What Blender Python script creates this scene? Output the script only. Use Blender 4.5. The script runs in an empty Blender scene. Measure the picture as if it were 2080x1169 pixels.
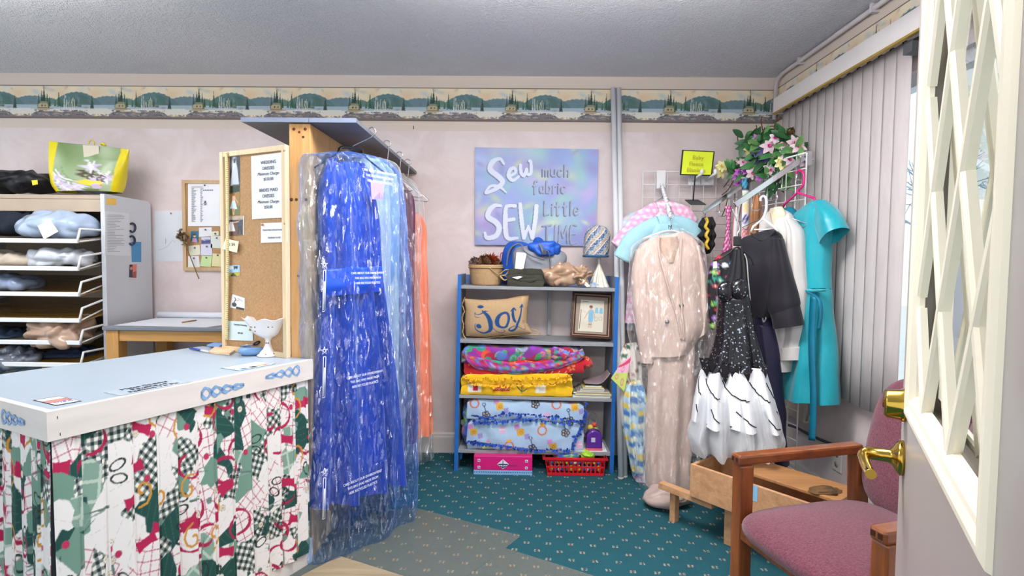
import bpy, math, random
import numpy as np
from mathutils import Vector, Matrix, noise

S = bpy.context.scene
COL = S.collection
# ------------------------------------------------------------------ camera
F = 1120.0                                  # focal length in pixels of the 2080x1169 frame
YAW, PITCH, ROLL = math.atan(14 / F), math.atan(54 / F), math.radians(0.6)
CAM = Vector((0, 0, 1.25))
_r0 = Vector((math.cos(YAW), math.sin(YAW), 0))
_fh = Vector((-math.sin(YAW), math.cos(YAW), 0))
FWD = _fh * math.cos(PITCH) - Vector((0, 0, 1)) * math.sin(PITCH)
_up = _r0.cross(FWD)
RGT = _r0 * math.cos(ROLL) + _up * math.sin(ROLL)
UPV = -_r0 * math.sin(ROLL) + _up * math.cos(ROLL)
cd = bpy.data.cameras.new('camera'); cam = bpy.data.objects.new('camera', cd); COL.objects.link(cam)
cam.matrix_world = Matrix(((RGT.x, UPV.x, -FWD.x, CAM.x), (RGT.y, UPV.y, -FWD.y, CAM.y), (RGT.z, UPV.z, -FWD.z, CAM.z), (0, 0, 0, 1)))
cd.sensor_width = 36.0; cd.lens = 36.0 * F / 2080; cd.clip_start = 0.02; cd.clip_end = 200
S.camera = cam
# ------------------------------------------------------------------ world, lights, exposure
W = bpy.data.worlds.new('overcast_sky'); S.world = W; W.use_nodes = True
W.node_tree.nodes['Background'].inputs[0].default_value = (0.91, 0.955, 1.0, 1)
W.node_tree.nodes['Background'].inputs[1].default_value = 1.15
S.view_settings.view_transform = 'Standard'; S.view_settings.look = 'None'
S.view_settings.exposure = 0.28; S.view_settings.gamma = 1.0; S.view_settings.use_curve_mapping = False

def area_light(name, loc, size, energy, color=(1, 1, 1), rot=(0, 0, 0)):
    ld = bpy.data.lights.new(name, 'AREA'); ld.shape = 'RECTANGLE'; ld.size, ld.size_y = size
    ld.energy = energy; ld.color = color
    o = bpy.data.objects.new(name, ld); o.location = loc; o.rotation_euler = rot; COL.objects.link(o); return o
FILL_LAMPS = [(-2.35, 2.0), (0.20, 1.85)]       # two unseen fill lamps, added out of view to brighten room and ceiling
for lx, ly in FILL_LAMPS:
    area_light('fill_light', (lx, ly, 2.215), (1.15, 0.26), (13, 29)[lx > 0], (1.0, 0.96, 0.93))
    area_light('fill_uplight', (lx, ly, 2.285), (1.15, 0.26), (27, 50)[lx > 0], (1.0, 0.96, 0.93), (math.pi, 0, 0))

fx = area_light('photo_flash', (0.12, -0.10, 1.95), (0.16, 0.16), 10, (1.0, 0.98, 0.96)); fx.rotation_euler = (Vector((-.1, 3.0, 1.15)) - fx.location).to_track_quat('-Z', 'Y').to_euler()   # the photographer's flash, held high

# ------------------------------------------------------------------ pixel rays -> real points
def ray(px, py): return FWD + RGT * ((px - 1040) / F) + UPV * ((584.5 - py) / F)
def at(px, py, Y): d = ray(px, py); return CAM + d * (Y / d.y)            # on the plane y = Y
def fl(px, py, z=0.0): d = ray(px, py); return CAM + d * ((z - CAM.z) / d.z)  # on the plane z
def atx(px, py, X): d = ray(px, py); return CAM + d * (X / d.x)
class Plane:                                 # a vertical plane through p, its width along angle a from +X
    def __init__(s, p, a):
        s.p = Vector(p); s.u = Vector((math.cos(a), math.sin(a), 0)); s.n = Vector((math.sin(a), -math.cos(a), 0))  # n faces the room
    def hit(s, px, py):
        d = ray(px, py); return CAM + d * ((s.p - CAM).dot(s.n) / d.dot(s.n))
    def shifted(s, k):
        q = Plane(s.p + s.n * k, 0); q.u, q.n = s.u, s.n; return q
# ------------------------------------------------------------------ colour + materials
def lin(c):
    if isinstance(c, str): c = tuple(int(c[i:i + 2], 16) for i in (0, 2, 4))
    return tuple((x / 255 / 12.92) if x / 255 <= 0.04045 else ((x / 255 + 0.055) / 1.055) ** 2.4 for x in c)
def N(nt, typ, **kw):
    n = nt.nodes.new(typ)
    for k, v in kw.items():
        if k.startswith('i_'):
            k = k[2:]; n.inputs[int(k) if k.isdigit() else k.replace('_', ' ')].default_value = v
        else: setattr(n, k, v)
    return n
def math_(nt, op, a, b=None):
    n = nt.nodes.new('ShaderNodeMath'); n.operation = op
    for i, x in enumerate((a, b)):
        if x is None: continue
        if isinstance(x, (int, float)): n.inputs[i].default_value = x
        else: nt.links.new(x, n.inputs[i])
    return n.outputs[0]
def mixc(nt, fac, a, b):
    n = nt.nodes.new('ShaderNodeMix'); n.data_type = 'RGBA'
    for i, x in ((0, fac), (6, a), (7, b)):
        if hasattr(x, 'is_linked'): nt.links.new(x, n.inputs[i])
        elif i == 0: n.inputs[0].default_value = x
        else: n.inputs[i].default_value = (*x, 1)
    return n.outputs[2]
def coords(nt, scale=(1, 1, 1), rot=(0, 0, 0)):
    tc = nt.nodes.new('ShaderNodeTexCoord'); mp = nt.nodes.new('ShaderNodeMapping')
    mp.inputs['Scale'].default_value = scale; mp.inputs['Rotation'].default_value = rot
    nt.links.new(tc.outputs['Object'], mp.inputs[0]); return mp.outputs[0]
def noise_(nt, vec, scale, detail=4, rough=.55, dist=0):
    n = N(nt, 'ShaderNodeTexNoise', i_Scale=scale, i_Detail=detail, i_Roughness=rough, i_Distortion=dist); nt.links.new(vec, n.inputs['Vector']); return n.outputs['Fac']
def ramp(nt, fac, stops):
    r = nt.nodes.new('ShaderNodeValToRGB'); e = r.color_ramp.elements
    while len(e) < len(stops): e.new(0.5)
    for q, (p, c) in zip(e, stops): q.position = p; q.color = (*c, 1)
    nt.links.new(fac, r.inputs[0]); return r.outputs[0]
MATS = {}
def mat(name, col='c8c8c8', rough=.6, metal=0.0, var=.08, vscale=6, stretch=(1, 1, 1), col2=None, bump=0.0, bscale=80, bstretch=(1, 1, 1), vcol=False, spec=.35, sheen=0.0, coat=0.0, transl=0.0, alpha=1.0):
    if name in MATS: return MATS[name]
    m = bpy.data.materials.new(name); m.use_nodes = True; nt = m.node_tree
    b = nt.nodes['Principled BSDF']; out = nt.nodes['Material Output']
    c = lin(col)
    if vcol:
        a = N(nt, 'ShaderNodeVertexColor', layer_name='Col'); base = a.outputs[0]
        if var:
            f = noise_(nt, coords(nt, stretch), vscale); f = ramp(nt, f, [(.25, (1 - var,) * 3), (.75, (1, 1, 1))])
            mx = nt.nodes.new('ShaderNodeMix'); mx.data_type = 'RGBA'; mx.blend_type = 'MULTIPLY'; mx.inputs[0].default_value = 1
            nt.links.new(base, mx.inputs[6]); nt.links.new(f, mx.inputs[7]); base = mx.outputs[2]
        nt.links.new(base, b.inputs['Base Color'])
    else:
        c2 = lin(col2) if col2 else tuple(min(1, x * (1 + var)) for x in c)
        c1 = c if col2 else tuple(x * (1 - var) for x in c)
        f = noise_(nt, coords(nt, stretch), vscale)
        base = ramp(nt, f, [(.3, c1), (.7, c2)]); nt.links.new(base, b.inputs['Base Color'])
    b.inputs['Roughness'].default_value = rough; b.inputs['Metallic'].default_value = metal
    b.inputs['Specular IOR Level'].default_value = spec; b.inputs['Sheen Weight'].default_value = sheen; b.inputs['Coat Weight'].default_value = coat
    b.inputs['Coat Roughness'].default_value = .12
    if alpha < 1: b.inputs['Alpha'].default_value = alpha
    if bump:
        bp = N(nt, 'ShaderNodeBump', i_Strength=min(1, bump), i_Distance=.004 * max(1, bump)); nt.links.new(noise_(nt, coords(nt, bstretch), bscale, 3), bp.inputs['Height']); nt.links.new(bp.outputs[0], b.inputs['Normal'])
    if transl:
        t = nt.nodes.new('ShaderNodeBsdfTranslucent'); nt.links.new(base, t.inputs[0]); mx = nt.nodes.new('ShaderNodeMixShader'); mx.inputs[0].default_value = transl
        nt.links.new(b.outputs[0], mx.inputs[1]); nt.links.new(t.outputs[0], mx.inputs[2]); nt.links.new(mx.outputs[0], out.inputs[0])
    MATS[name] = m; return m
def wood(name, c1, c2, axis=0, scale=1.0, rough=.45, coat=0.0):
    if name in MATS: return MATS[name]
    m = bpy.data.materials.new(name); m.use_nodes = True; nt = m.node_tree; b = nt.nodes['Principled BSDF']
    st = [14 * scale] * 3; st[axis] = 1.1 * scale
    v = coords(nt, tuple(st)); f = noise_(nt, v, 2.2, 6, .6, .6); g = noise_(nt, v, 9, 3)
    f = math_(nt, 'ADD', math_(nt, 'MULTIPLY', f, .75), math_(nt, 'MULTIPLY', g, .25))
    nt.links.new(ramp(nt, f, [(.3, lin(c1)), (.68, lin(c2))]), b.inputs['Base Color']); b.inputs['Roughness'].default_value = rough
    b.inputs['Coat Weight'].default_value = coat
    bp = N(nt, 'ShaderNodeBump', i_Strength=.15, i_Distance=.002); nt.links.new(f, bp.inputs['Height']); nt.links.new(bp.outputs[0], b.inputs['Normal'])
    MATS[name] = m; return m
def film(name, tint=(.93, .95, .97), body='ffffff', haze=.10, gloss=.10, scale=9, strength=.9, stretch=(1, 1, .35), rough=.1, dist=.02):
    """thin clear plastic: lets the thing inside show, with crinkled highlights"""
    if name in MATS: return MATS[name]
    m = bpy.data.materials.new(name); m.use_nodes = True; nt = m.node_tree; nt.nodes.remove(nt.nodes['Principled BSDF']); out = nt.nodes['Material Output']
    v = coords(nt, stretch); h = noise_(nt, v, scale, 4, .6, 1.5); h2 = noise_(nt, v, scale * 4.5, 3, .6, .8)
    hh = math_(nt, 'ADD', h, math_(nt, 'MULTIPLY', h2, .5))
    bp = N(nt, 'ShaderNodeBump', i_Strength=strength, i_Distance=dist); nt.links.new(hh, bp.inputs['Height'])
    tr = N(nt, 'ShaderNodeBsdfTransparent'); tr.inputs[0].default_value = (*tint, 1)
    df = N(nt, 'ShaderNodeBsdfDiffuse'); df.inputs[0].default_value = (*lin(body), 1)
    tl = N(nt, 'ShaderNodeBsdfTranslucent'); tl.inputs[0].default_value = (*lin(body), 1)
    gl = N(nt, 'ShaderNodeBsdfGlossy'); gl.inputs['Roughness'].default_value = rough
    nz = N(nt, 'ShaderNodeTexNoise', i_Scale=scale * 1.5, i_Detail=3.0); nt.links.new(v, nz.inputs['Vector'])
    def vm(op, a, b):
        n = nt.nodes.new('ShaderNodeVectorMath'); n.operation = op
        for i, x in enumerate((a, b)):
            if hasattr(x, 'is_linked'): nt.links.new(x, n.inputs[i])
            else: n.inputs[i].default_value = x
        return n.outputs[0]
    vo = N(nt, 'ShaderNodeTexVoronoi', i_Scale=scale * 5.5); nt.links.new(vm('ADD', v, vm('MULTIPLY', nz.outputs['Color'], (.09, .09, .09))), vo.inputs['Vector'])
    facet = vm('NORMALIZE', vm('ADD', bp.outputs[0], vm('MULTIPLY', vm('SUBTRACT', vo.outputs['Color'], (.5, .5, .5)), (1.8, 1.8, 1.8))), (0, 0, 0))
    nt.links.new(facet, gl.inputs['Normal'])
    d2 = N(nt, 'ShaderNodeMixShader', i_0=.5); nt.links.new(df.outputs[0], d2.inputs[1]); nt.links.new(tl.outputs[0], d2.inputs[2])
    a = N(nt, 'ShaderNodeMixShader'); lw = N(nt, 'ShaderNodeLayerWeight'); nt.links.new(math_(nt, 'ADD', math_(nt, 'MULTIPLY', math_(nt, 'POWER', lw.outputs['Facing'], 2.0), .55), haze), a.inputs[0]); nt.links.new(tr.outputs[0], a.inputs[1]); nt.links.new(d2.outputs[0], a.inputs[2])
    fr = N(nt, 'ShaderNodeLayerWeight')
    fac = math_(nt, 'MINIMUM', math_(nt, 'ADD', math_(nt, 'MULTIPLY', math_(nt, 'POWER', fr.outputs['Facing'], 4), .5), gloss), .5)
    gl.inputs[0].default_value = (1, 1, 1, 1); k_ = N(nt, 'ShaderNodeMixShader'); em = N(nt, 'ShaderNodeBsdfTransparent'); em.inputs[0].default_value = (0, 0, 0, 1); nt.links.new(fac, k_.inputs[0]); nt.links.new(em.outputs[0], k_.inputs[1]); nt.links.new(gl.outputs[0], k_.inputs[2])
    b = N(nt, 'ShaderNodeAddShader'); nt.links.new(a.outputs[0], b.inputs[0]); nt.links.new(k_.outputs[0], b.inputs[1])
    nt.links.new(b.outputs[0], out.inputs[0]); MATS[name] = m; return m
# ------------------------------------------------------------------ mesh building
def V(*a): return Vector(a if len(a) == 3 else a[0])
class MB:
    def __init__(s): s.v, s.f, s.m, s.s, s.c = [], [], [], [], []
    def add(s, verts, faces, mi=0, smooth=False, col=None):
        k = len(s.v); s.v += [tuple(p) for p in verts]
        s.f += [tuple(i + k for i in f) for f in faces]; s.m += [mi] * len(faces); s.s += [smooth] * len(faces)
        if col is None: s.c += [(1, 1, 1)] * len(verts)
        elif np.ndim(col) == 1: s.c += [tuple(col)] * len(verts)
        else: s.c += [tuple(x) for x in np.asarray(col).reshape(-1, 3)]
        return s
    def obox(s, o, ax, ay, az, mi=0, col=None):
        o, ax, ay, az = map(Vector, (o, ax, ay, az))
        p = [o, o + ax, o + ax + ay, o + ay]; p += [q + az for q in p]
        f = [(0, 3, 2, 1), (4, 5, 6, 7), (0, 1, 5, 4), (1, 2, 6, 5), (2, 3, 7, 6), (3, 0, 4, 7)]
        if ax.cross(ay).dot(az) < 0: f = [t[::-1] for t in f]
        return s.add(p, f, mi, False, col)
    def box(s, lo, hi, mi=0, col=None):
        lo, hi = Vector(lo), Vector(hi); d = hi - lo
        return s.obox(lo, (d.x, 0, 0), (0, d.y, 0), (0, 0, d.z), mi, col)
    def prism(s, pts, ext, mi=0, mis=None, col=None):
        """closed polygon of 3D points pushed along ext"""
        pts = [Vector(p) for p in pts]; ext = Vector(ext); n = len(pts)
        a = sum((pts[i].cross(pts[(i + 1) % n]) for i in range(n)), Vector()); 
        if a.dot(ext) > 0: pts = pts[::-1]
        s.add(pts + [p + ext for p in pts], [tuple(range(n)), tuple(range(2 * n - 1, n - 1, -1))] + [(i + n, (i + 1) % n + n, (i + 1) % n, i) for i in range(n)], mi, False, col)
        return s
    def tube(s, pts, r, n=8, mi=0, closed=False, flat=None, col=None):
        pts = [Vector(p) for p in pts]; k = len(pts); rr = r if hasattr(r, '__len__') else [r] * k
        T = []
        for i in range(k):
            a = pts[(i - 1) % k] if (i or closed) else pts[0]; b = pts[(i + 1) % k] if (i < k - 1 or closed) else pts[-1]
            t = (b - a); T.append(t.normalized() if t.length > 1e-9 else Vector((0, 0, 1)))
        ref = Vector((0, 0, 1)) if abs(T[0].z) < .9 else Vector((1, 0, 0))
        nx = T[0].cross(ref).normalized(); vs = []
        for i in range(k):
            nx = (nx - T[i] * nx.dot(T[i])); nx = nx.normalized() if nx.length > 1e-6 else T[i].orthogonal().normalized()
            ny = T[i].cross(nx); fy = flat if flat else 1
            for j in range(n):
                a = 2 * math.pi * j / n; vs.append(pts[i] + nx * (math.cos(a) * rr[i]) + ny * (math.sin(a) * rr[i] * fy))
        fs = []
        for i in range(k if closed else k - 1):
            for j in range(n):
                p, q = i * n, ((i + 1) % k) * n; fs.append((p + j, p + (j + 1) % n, q + (j + 1) % n, q + j))
        s.add(vs, fs, mi, True, col)
        if not closed:
            b = len(s.v) - k * n
            s.f += [tuple(b + j for j in range(n - 1, -1, -1)), tuple(b + (k - 1) * n + j for j in range(n))]; s.m += [mi] * 2; s.s += [False] * 2
        return s
    def lathe(s, prof, c, n=40, mi=0, ax=None, wave=None, col=None):
        """profile [(r, h)] turned about axis ax through c"""
        c = Vector(c); az = Vector(ax or (0, 0, 1)).normalized(); ux = az.orthogonal().normalized() if abs(az.z) < .99 else Vector((1, 0, 0)); uy = az.cross(ux)
        vs, fs = [], []
        for i, (r, h) in enumerate(prof):
            for j in range(n):
                a = 2 * math.pi * j / n; rr, hh = (r, h) if not wave else wave(i, a, r, h)
                vs.append(c + ux * (rr * math.cos(a)) + uy * (rr * math.sin(a)) + az * hh)
        for i in range(len(prof) - 1):
            for j in range(n): fs.append((i * n + j, i * n + (j + 1) % n, (i + 1) * n + (j + 1) % n, (i + 1) * n + j))
        return s.add(vs, fs, mi, True, col)
    def grid(s, P, mi=0, col=None, wrap=False, smooth=True, flip=False):
        P = np.asarray(P, float); h, w = P.shape[:2]; idx = np.arange(h * w).reshape(h, w)
        if wrap: idx = np.concatenate([idx, idx[:, :1]], 1)
        q = np.stack([idx[:-1, :-1], idx[:-1, 1:], idx[1:, 1:], idx[1:, :-1]], -1).reshape(-1, 4)
        if flip: q = q[:, ::-1]
        return s.add(P.reshape(-1, 3).tolist(), q.tolist(), mi, smooth, None if col is None else (col if np.ndim(col) == 1 else np.asarray(col).reshape(-1, 3)))
    def ell(s, c, r, mi=0, rot=None, nu=20, nv=12, col=None):
        c = Vector(c); r = r if hasattr(r, '__len__') else (r,) * 3
        P = np.zeros((nv + 1, nu, 3))
        for i in range(nv + 1):
            a = math.pi * i / nv
            for j in range(nu):
                b = 2 * math.pi * j / nu; q = Vector((r[0] * math.sin(a) * math.cos(b), r[1] * math.sin(a) * math.sin(b), r[2] * math.cos(a)))
                if rot: q = rot @ q
                P[i, j] = c + q
        return s.grid(P, mi, col, wrap=True, flip=True)
    def leaf(s, base, d, n, L, w, mi=0, bend=.25, col=None):
        base, d, n = Vector(base), Vector(d).normalized(), Vector(n); sx = d.cross(n).normalized(); n = sx.cross(d); P = []
        for i in range(6):
            t = i / 5; ww = w * math.sin(math.pi * (t * .92 + .06)) ** .8
            c = base + d * (L * t) - n * (bend * L * t * t); P.append([c - sx * ww + n * ww * .25, c, c + sx * ww + n * ww * .25])
        return s.grid(P, mi, col)
    def build(s, name, mats, parent=None, base=None, bev=0, label=None, solid=0, sub=0):
        if not isinstance(mats, (list, tuple)): mats = [mats]
        v = np.array(s.v, float).reshape(-1, 3)
        if parent is not None: b = np.array(ROOT[parent.name])
        elif base is not None: b = np.array(base, float)
        else:
            lo, hi = v.min(0), v.max(0); b = np.array([(lo[0] + hi[0]) / 2, (lo[1] + hi[1]) / 2, lo[2]])
        me = bpy.data.meshes.new(name); me.from_pydata((v - b).tolist(), [], s.f)
        for m in mats: me.materials.append(m)
        me.polygons.foreach_set('material_index', s.m); me.polygons.foreach_set('use_smooth', s.s)
        if any(m.node_tree.nodes.get('Color Attribute') or any(n.bl_idname == 'ShaderNodeVertexColor' for n in m.node_tree.nodes) for m in mats):
            ca = me.color_attributes.new('Col', 'FLOAT_COLOR', 'POINT'); cc = np.ones((len(s.v), 4), np.float32); cc[:, :3] = np.array(s.c); ca.data.foreach_set('color', cc.ravel())
        me.update(); o = bpy.data.objects.new(name, me); COL.objects.link(o); ROOT[o.name] = tuple(b)
        if parent is not None: o.parent = parent
        else: o.location = b
        if bev: md = o.modifiers.new('bevel', 'BEVEL'); md.width = bev; md.segments = 2; md.limit_method = 'ANGLE'; md.angle_limit = math.radians(40)
        if solid: md = o.modifiers.new('solid', 'SOLIDIFY'); md.thickness = solid; md.offset = 0
        if sub: md = o.modifiers.new('sub', 'SUBSURF'); md.levels = md.render_levels = sub
        if label: o['label'] = label
        return o
ROOT = {}
def thing(name, label, cat, loc, group=None):
    o = bpy.data.objects.new(name, None); o.empty_display_size = .05; COL.objects.link(o); o.location = loc; ROOT[o.name] = tuple(loc)
    return tag(o, label, cat, group)
def tag(o, label, cat, group=None, kind=None):
    o['label'] = label; o['category'] = cat
    if group: o['group'] = group
    if kind: o['kind'] = kind
    return o
def struct(o): o['kind'] = 'structure'; return o
def text(body, O, ux, uy, size, m, parent, align='CENTER', depth=.0006, name='lettering', sp=1.0, shear=0.0, xs=1.0):
    cu = bpy.data.curves.new('t', 'FONT'); cu.body = body; cu.size = size; cu.align_x = align; cu.space_line = sp; cu.extrude = depth / 2; cu.shear = shear; cu.resolution_u = 3
    ob = bpy.data.objects.new('t', cu); COL.objects.link(ob); dg = bpy.context.evaluated_depsgraph_get()
    me = bpy.data.meshes.new_from_object(ob.evaluated_get(dg)); bpy.data.objects.remove(ob); bpy.data.curves.remove(cu)
    O, ux, uy = Vector(O), Vector(ux).normalized(), Vector(uy).normalized(); uz = ux.cross(uy); mb = MB()
    mb.add([O + ux * (p.co.x * xs) + uy * p.co.y + uz * p.co.z for p in me.vertices], [tuple(f.vertices) for f in me.polygons]); bpy.data.meshes.remove(me)
    if not mb.v: return None
    return mb.build(name, m, parent)
# ------------------------------------------------------------------ painted cloth and paper: a small raster sampled by dense meshes
class Cv:
    def __init__(s, w, h, res, bg='ffffff'):
        s.w, s.h, s.res = w, h, res; s.W, s.H = int(w * res), int(h * res); s.a = np.zeros((s.H, s.W, 3)); s.a[:] = lin(bg)
        s.X, s.Y = np.meshgrid((np.arange(s.W) + .5) / res, (np.arange(s.H) + .5) / res)
    def put(s, m, c): s.a[m] = lin(c); return s
    def _win(s, x0, x1, y0, y1):
        a = max(0, int(x0 * s.res) - 1); b = min(s.W, int(x1 * s.res) + 2); c = max(0, int(y0 * s.res) - 1); d = min(s.H, int(y1 * s.res) + 2)
        return (slice(c, max(c, d)), slice(a, max(a, b)))
    def poly(s, pts, c):
        xs, ys = [p[0] for p in pts], [p[1] for p in pts]; w = s._win(min(xs), max(xs), min(ys), max(ys)); X, Y = s.X[w], s.Y[w]; m = np.zeros(X.shape, bool)
        for (x0, y0), (x1, y1) in zip(pts, pts[1:] + pts[:1]):
            if y0 != y1: m ^= ((y0 > Y) != (y1 > Y)) & (X < (x1 - x0) * (Y - y0) / (y1 - y0) + x0)
        s.a[w][m] = lin(c); return s
    def disc(s, x, y, r, c, ry=None, ring=None, ang=0):
        ry = ry or r; R_ = max(r, ry) * 1.05; w = s._win(x - R_, x + R_, y - R_, y + R_); dx, dy = s.X[w] - x, s.Y[w] - y
        ca, sa = math.cos(ang), math.sin(ang); q = np.hypot((dx * ca + dy * sa) / r, (-dx * sa + dy * ca) / ry); m = q < 1
        if ring: m &= q > 1 - ring
        s.a[w][m] = lin(c); return s
    def line(s, pts, wd, c):
        wd = wd if hasattr(wd, '__len__') else [wd] * len(pts)
        for (x0, y0), (x1, y1), w0, w1 in zip(pts, pts[1:], wd, wd[1:]):
            k = max(w0, w1); w = s._win(min(x0, x1) - k, max(x0, x1) + k, min(y0, y1) - k, max(y0, y1) + k); X, Y = s.X[w], s.Y[w]
            d = (x1 - x0) ** 2 + (y1 - y0) ** 2 + 1e-12; t = np.clip(((X - x0) * (x1 - x0) + (Y - y0) * (y1 - y0)) / d, 0, 1)
            s.a[w][np.hypot(X - x0 - t * (x1 - x0), Y - y0 - t * (y1 - y0)) < (w0 + (w1 - w0) * t) / 2] = lin(c)
        return s
    def blotch(s, cols, n, r, seed, soft=.6):
        rg = np.random.RandomState(seed)
        for i in range(n):
            x, y = rg.rand() * s.w, rg.rand() * s.h; c = np.array(lin(cols[rg.randint(len(cols))])); q = r * (.5 + rg.rand()); a = rg.rand() * 3.14
            dx, dy = s.X - x, s.Y - y; e = np.exp(-(((dx * math.cos(a) + dy * math.sin(a)) / q) ** 2 + ((-dx * math.sin(a) + dy * math.cos(a)) / (q * .45)) ** 2)) * soft
            s.a += (c - s.a) * e[..., None]
        return s
    def at(s, x, y):
        fx = np.mod(np.asarray(x) / s.w, 1) * s.W - .5; fy = np.mod(np.asarray(y) / s.h, 1) * s.H - .5
        x0, y0 = np.floor(fx).astype(int), np.floor(fy).astype(int); tx, ty = (fx - x0)[..., None], (fy - y0)[..., None]
        g = lambda i, j: s.a[np.mod(j, s.H), np.mod(i, s.W)]
        return (g(x0, y0) * (1 - tx) + g(x0 + 1, y0) * tx) * (1 - ty) + (g(x0, y0 + 1) * (1 - tx) + g(x0 + 1, y0 + 1) * tx) * ty
    def sheet(s, mb, TL, TR, BR, BL, nx, ny, mi=0, bow=0.0):
        """the picture as a fine mesh between four corners (canvas y runs down)"""
        TL, TR, BR, BL = [np.array(p) for p in (TL, TR, BR, BL)]; U, T = np.meshgrid(np.linspace(0, 1, nx), np.linspace(0, 1, ny)); U, T = U[..., None], T[..., None]
        P = (TL * (1 - U) + TR * U) * (1 - T) + (BL * (1 - U) + BR * U) * T
        if bow: nn = np.cross(TR - TL, TL - BL); nn = nn / np.linalg.norm(nn); P = P + nn * (bow * (1 - 4 * (U - .5) ** 2))
        e = 1e-6; mb.grid(P, mi, s.at(np.clip(U[..., 0] * s.w, .5 / s.res, s.w - .5 / s.res - e), np.clip(T[..., 0] * s.h, .5 / s.res, s.h - .5 / s.res - e)), smooth=True, flip=True); return mb
def curve(pts, k=8):
    """Catmull-Rom through points of any dimension"""
    p = [np.array(q, float) for q in pts]; p = [2 * p[0] - p[1]] + p + [2 * p[-1] - p[-2]]; out = []
    for a, b, c, d in zip(p, p[1:], p[2:], p[3:]):
        for i in range(k):
            t = i / k; out.append(.5 * (2 * b + (c - a) * t + (2 * a - 5 * b + 4 * c - d) * t * t + (3 * b - a - 3 * c + d) * t ** 3))
    out.append(p[-2]); return out
def cpts(pts, k=8): return [tuple(q) for q in curve(pts, k)]
def wob(P, amp, freq, seed):
    P = np.asarray(P, float); q = P.reshape(-1, 3); o = Vector((seed * 7.3, seed * 3.1, seed * 1.7))
    d = np.array([noise.noise_vector(Vector(x) * freq + o) for x in q]); return (q + d * amp).reshape(P.shape)
def garment(mb, pl, rows, b, fold=0.0, nf=6, ph=0.0, NN=72, M=60, wr=.004, seed=1, colfn=None, mi=0, off=0.0, cap=True, sq=.8, wfreq=9):
    """cloth hanging in the plane pl: rows are (left x, left y, right x, right y) as seen, b half thickness and fold the fold depth per row"""
    A = np.array(cpts(rows, max(1, M // (len(rows) - 1)))); k = len(A); tt = np.linspace(0, 1, len(rows)); ts = np.linspace(0, 1, k)
    bb = np.interp(ts, tt, b if hasattr(b, '__len__') else [b] * len(rows)); ff = np.interp(ts, tt, fold if hasattr(fold, '__len__') else [fold] * len(rows))
    th = np.arange(NN) / NN * 2 * math.pi; P = np.zeros((k, NN, 3)); n = np.array(pl.n)
    cx = np.sign(np.cos(th)) * np.abs(np.cos(th)) ** sq; sy = np.sign(np.sin(th)) * np.abs(np.sin(th)) ** sq
    for i, (lx, ly, rx, ry) in enumerate(A):
        L, R_ = np.array(pl.hit(lx, ly)), np.array(pl.hit(rx, ry)); mid, hv = (L + R_) / 2, (R_ - L) / 2
        w = np.sin(nf * cx * 1.6 + ph + .6 * math.sin(3.1 * ts[i] + seed)) + .45 * np.sin(nf * 2.3 * cx + 2 * ph + seed)
        e = 1 - np.abs(cx) ** 6
        P[i] = mid + hv * cx[:, None] + n * ((bb[i] * sy + ff[i] * w * e + off)[:, None])
    if wr: P = wob(P, wr, wfreq, seed)
    if wr >= .010: Q = P * np.array([1, 1, .45]); P = P + (wob(Q, wr * .55, wfreq * 3.6, seed + 1) - Q)
    col = None
    if colfn is not None: col = colfn(P, (P - np.array(pl.p)) @ np.array(pl.u))
    mb.grid(P, mi, col, wrap=True, flip=True)
    if cap:
        b0 = len(mb.v) - k * NN; mb.f.append(tuple(b0 + j for j in range(NN))); mb.m.append(mi); mb.s.append(True)
    return P
def blob(mb, c, r, seed=1, amp=.02, freq=8, crease=.0, floor=None, mi=0, col=None, nu=64, nv=44, rot=None, sq=1.0, cfreq=None):
    """a soft crumpled bundle"""
    c = Vector(c); P = np.zeros((nv + 1, nu, 3)); o = Vector((seed * 5.1, seed * 2.3, seed * 9.7)); cf = cfreq or freq * 1.3
    pw = lambda x: math.copysign(abs(x) ** sq, x)
    for i in range(nv + 1):
        a = math.pi * i / nv
        for j in range(nu):
            bq = 2 * math.pi * j / nu; d = Vector((pw(math.sin(a)) * pw(math.cos(bq)), pw(math.sin(a)) * pw(math.sin(bq)), pw(math.cos(a))))
            q = Vector((d.x * r[0], d.y * r[1], d.z * r[2])); k = amp * noise.noise(q * freq + o)
            if crease: k -= crease * (1 - abs(noise.noise(q * cf + o * 2 + noise.noise_vector(q * cf * .6) * .7)) * 2.2)
            q = q + d * k
            if rot: q = rot @ q
            p = c + q
            if floor is not None and p.z < floor: p.z = floor + (p.z - floor) * .03
            P[i, j] = p
    if floor is not None: P[..., 2] = np.maximum(P[..., 2], floor)
    colv = col(P) if callable(col) else col
    mb.grid(P, mi, colv, wrap=True, flip=True); return mb
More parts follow.
